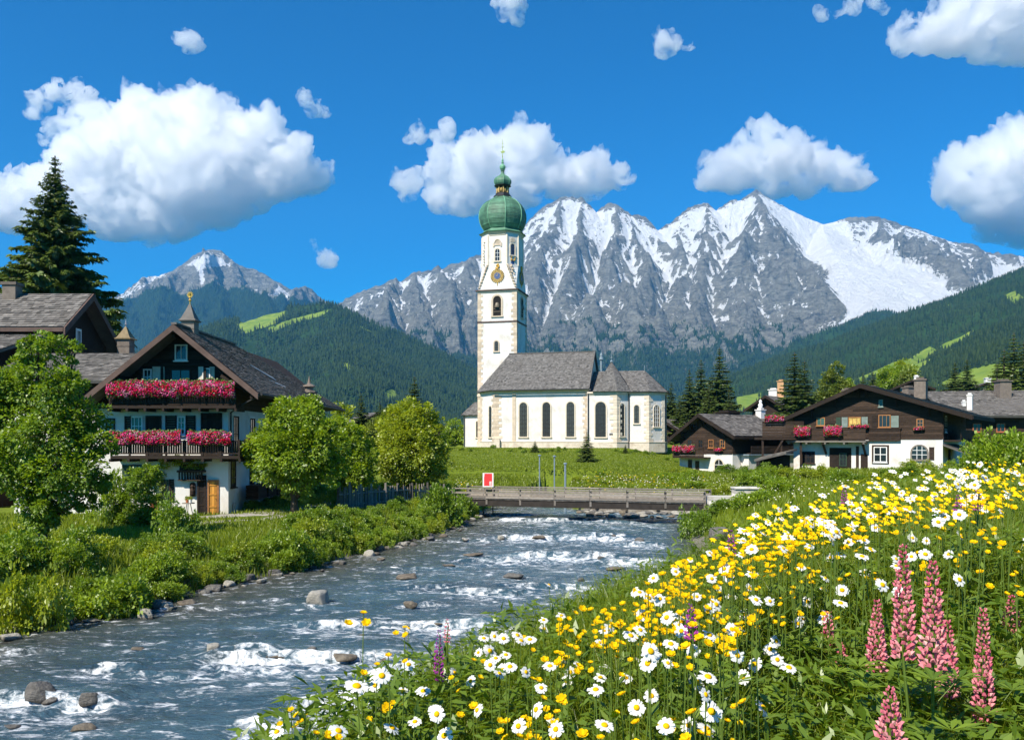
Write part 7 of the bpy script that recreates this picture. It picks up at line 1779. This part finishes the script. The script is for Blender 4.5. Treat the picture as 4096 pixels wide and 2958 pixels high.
lupin(972, 1398, 1505, 26, 'slim magenta lupin at the water side of the meadow', P_PURP, 950, 3.1); lupin(990, 1372, 1420, 18, 'thin reddish seed spike behind the magenta lupin', P_PINK, 951, 3.3)
for i, (u, v, lb) in enumerate(((2165, 1105, 'pink blossom cluster high in the meadow'), (2122, 1122, 'violet blossom cluster in the upper meadow'), (1870, 1095, 'purple blossom spike in the yellow band of the meadow'), (1620, 1200, 'purple blossom spike above the right bank'), (1530, 1378, 'dark pink blossom among daisies in mid meadow'))):
    r = drop(u, v, .62)
    if r: 
        k = 1889.5/r[1]; lupin(u, v - .05*k, v + .05*k, .045*k, lb, P_PURP, 960 + i, r[1])
# ------------------------------------------------------------------ flower boxes on the balconies and small things at the houses
GLEAF = leafmat('geranium_leaf', (.05, .10, .012), (.13, .20, .03), .3)
def flowerbox(root, o, r, n, w, zlo, zhi, N, label, seed, boxh=.22, yl=0.0, group='balcony flower boxes', sp=.18, leaf=.055):
    """trough on a rail with a hanging cushion of blossoms; o = lower middle of the trough in the root's frame"""
    Mr = root.matrix_basis.copy() if False else Matrix.Translation(root.location) @ Matrix.Rotation(root.rotation_euler.z, 4, 'Z')
    M = Mr @ frameM(o, r, n); t = empty('flower_box', M.translation, 0, label, 'flower box', group); Ml = Matrix.Translation(-M.translation) @ M
    b = MB(Ml); b.box(-w/2, .02, 0, w/2, .24, boxh); b.build('trough', WOOD, t)
    rg = np.random.default_rng(seed); R3 = np.array(Ml.to_3x3())
    def cloud_(n_, lo, hi, tw, tint, mat, name, sz):
        x = rg.uniform(-w/2 - .08, w/2 + .08, n_); zc = (lo + hi)/2 + .12*fbm(x*1.6 + seed, x*0 + .5, 0, 3); q = rg.uniform(-1, 1, n_)
        y = .13 + tw*np.sqrt(np.clip(1 - q*q, 0, 1))*rg.uniform(.2, 1.15, n_); z = zc + q*(hi - lo)/2*(1 + .25*fbm(x*2.2, x*0 + seed, 3, 3))
        D = unit(n_, rg) + np.array([0, .5, .1]); D /= np.linalg.norm(D, axis=1)[:, None]; Nn = unit(n_, rg)*.6 + np.array([0, .8, .6]); Nn /= np.linalg.norm(Nn, axis=1)[:, None]
        tn = np.clip(tint(x, q) + rg.normal(0, .14, n_), 0, 1); L_ = sz*rg.uniform(.7, 1.3, n_)
        V, Q, T = leaf_quads(np.stack([x, y, z], 1) - D*L_[:, None]*.5, D, Nn, L_, L_*.45, tn); link(name, npmesh(name, V @ R3.T, quads=Q, mat=mat, attrs={'tint': T}), t)
    cloud_(N//2, zlo - .02, zhi + .05, sp*.85, lambda x, q: .5 + 0*x, GLEAF, 'foliage', leaf*1.5)
    cloud_(N, zlo, zhi, sp, lambda x, q: .45 + .9*fbm(x*2.4 + seed, q*1.2, 1, 3), P_GER, 'blossoms', leaf)
    return t
flowerbox(fh, (-.15, -1.26, 6.42), FR, FN, 6.5, -.18, .72, 5600, 'long upper flower box with a thick band of pink and red blossoms', 1, sp=.3, leaf=.075)
flowerbox(fh, (-2.3, -1.21, 3.85), FR, FN, 2.3, -.1, .64, 2000, 'lower left flower box with pale pink and purple blossoms on the farmhouse', 2, sp=.27, leaf=.07)
flowerbox(fh, (-.4, -1.21, 3.85), FR, FN, 1.35, -.12, .66, 1300, 'lower middle flower box with bright pink blossoms on the farmhouse', 3, sp=.27, leaf=.07)
flowerbox(fh, (1.85, -1.21, 3.85), FR, FN, 2.1, -.1, .64, 1900, 'lower right flower box with red and pink blossoms on the farmhouse', 4, sp=.27, leaf=.07)
flowerbox(fh, (3.36, -.3, 3.85), SR, SN, .6, 0, .4, 160, 'sparse small flower box at the corner of the lower farmhouse balcony', 5)
flowerbox(bc, (-11.3, -1.24, 3.28), FR, FN, 1.3, -.5, .42, 900, 'left hanging flower box on the broad chalet balcony', 6, sp=.3, leaf=.09); flowerbox(bc, (-8.6, -1.24, 3.28), FR, FN, 1.4, -.5, .45, 1000, 'right hanging flower box with magenta blossoms on the broad chalet balcony', 7, sp=.3, leaf=.09)
flowerbox(bc, (-6.6, -.22, 3.5), FR, FN, 1.4, -.02, .3, 300, 'window box with sparse red flowers beside the shuttered chalet window', 8, leaf=.08); flowerbox(bc, (-1.8, -.10, 3.3), FR, FN, .7, -.02, .25, 120, 'small window box under the right chalet window', 9, leaf=.08)
flowerbox(sc_, (-5.3, -1.1, 2.0), FR, FN, 2.8, -.1, .6, 1100, 'long flower box with red blossoms on the small chalet balcony', 10, sp=.28, leaf=.1); flowerbox(sc_, (-1.6, -.1, 2.05), FR, FN, .9, -.02, .35, 260, 'window box on the small chalet right of its balcony', 11, leaf=.1)
lm = empty('flower_box', (W(772, 437, 79).x - .2, 77.9, W(772, 437, 79).z + 1.4), 0); COL.objects.unlink(lm); bpy.data.objects.remove(lm)
class _R: pass
r_ = _R(); r_.location = Vector((W(772, 437, 79).x - .2, 77.93, W(772, 437, 79).z + 1.42)); r_.rotation_euler = Vector((0, 0, 0))
flowerbox(r_, (0, 0, 0), FR, FN, 1.6, 0, .6, 420, 'red flower box on the timber landing between the chalets', 12, leaf=.1)
for i in range(8):
    y = 48.6 + i*2.0; o = empty('planter_box', (-14.55, y, gz(-14.55, y)), 0, 'dark wooden planter in the row along the farmhouse side wall', 'planter', 'planters along the farmhouse wall'); b = MB()
    for k in range(4): b.box(-.35, -.85, k*.2, .35, .85, k*.2 + .185, rb.random())
    b.build('trough', WOOD, o); link('foliage', BUSH[1 if i % 2 else 4], o).scale = (.5, .9, .55); o.children[1].location = (0, 0, .68)
o = empty('planter_box', (-18.75, 44.9, gz(-18.75, 44.9)), 0, 'red brick planter tub before the farmhouse front', 'planter'); b = MB()
for k in range(6): b.box(-.22, -.2, k*.13, .22, .2, k*.13 + .12, rb.random())
b.build('tub', TERRA, o); q_ = link('foliage', BUSH[0], o); q_.scale = (.4, .4, .5); q_.location = (0, 0, .75)
o = empty('garden_table', (-17.1, 45.1, gz(-17.1, 45.1)), 0, 'small garden table with pots beside the farmhouse door', 'table'); b = MB(); b.ring([(.32, .68), (.32, .72)], 14); b.build('tabletop', WOOD_G, o)
for a in range(3): b = MB(); b.tube([(.24*math.cos(a*2.1), .24*math.sin(a*2.1), 0), (.1*math.cos(a*2.1), .1*math.sin(a*2.1), .68)], .02, 5); b.build('leg', DARK, o)
for i, (dx, dy, lb, m_) in enumerate(((-.08, .05, 'terracotta pot on the small garden table', TERRA), (.13, -.06, 'pale pot on the small garden table', WHITE))):
    b = MB(); b.ring([(.07, 0), (.1, .16), (.11, .18)], 10); o2 = b.build('flower_pot', m_); o2.location = (-17.1 + dx, 45.1 + dy, o.location.z + .722); tag(o2, lb, 'pot'); f_ = link('foliage', BUSH[2], o2); f_.scale = (.15, .15, .22); f_.location = (0, 0, .15)
# vine over the farmhouse door
vb = crown_mesh('ivy', [(-1.0, -.25, 2.75, .5, .2, .35), (-.3, -.3, 2.95, .6, .22, .3), (.5, -.28, 2.8, .55, .22, .35), (-1.25, -.15, 2.0, .2, .12, .6), (1.0, -.2, 2.5, .25, .15, .4)], 2600, .075, LEAF_C, 33, .4, 40, .2)
iv = link('climbing_vine', vb); iv.location = fh.location; tag(iv, 'yellow green vine climbing over the farmhouse entrance', 'vine')
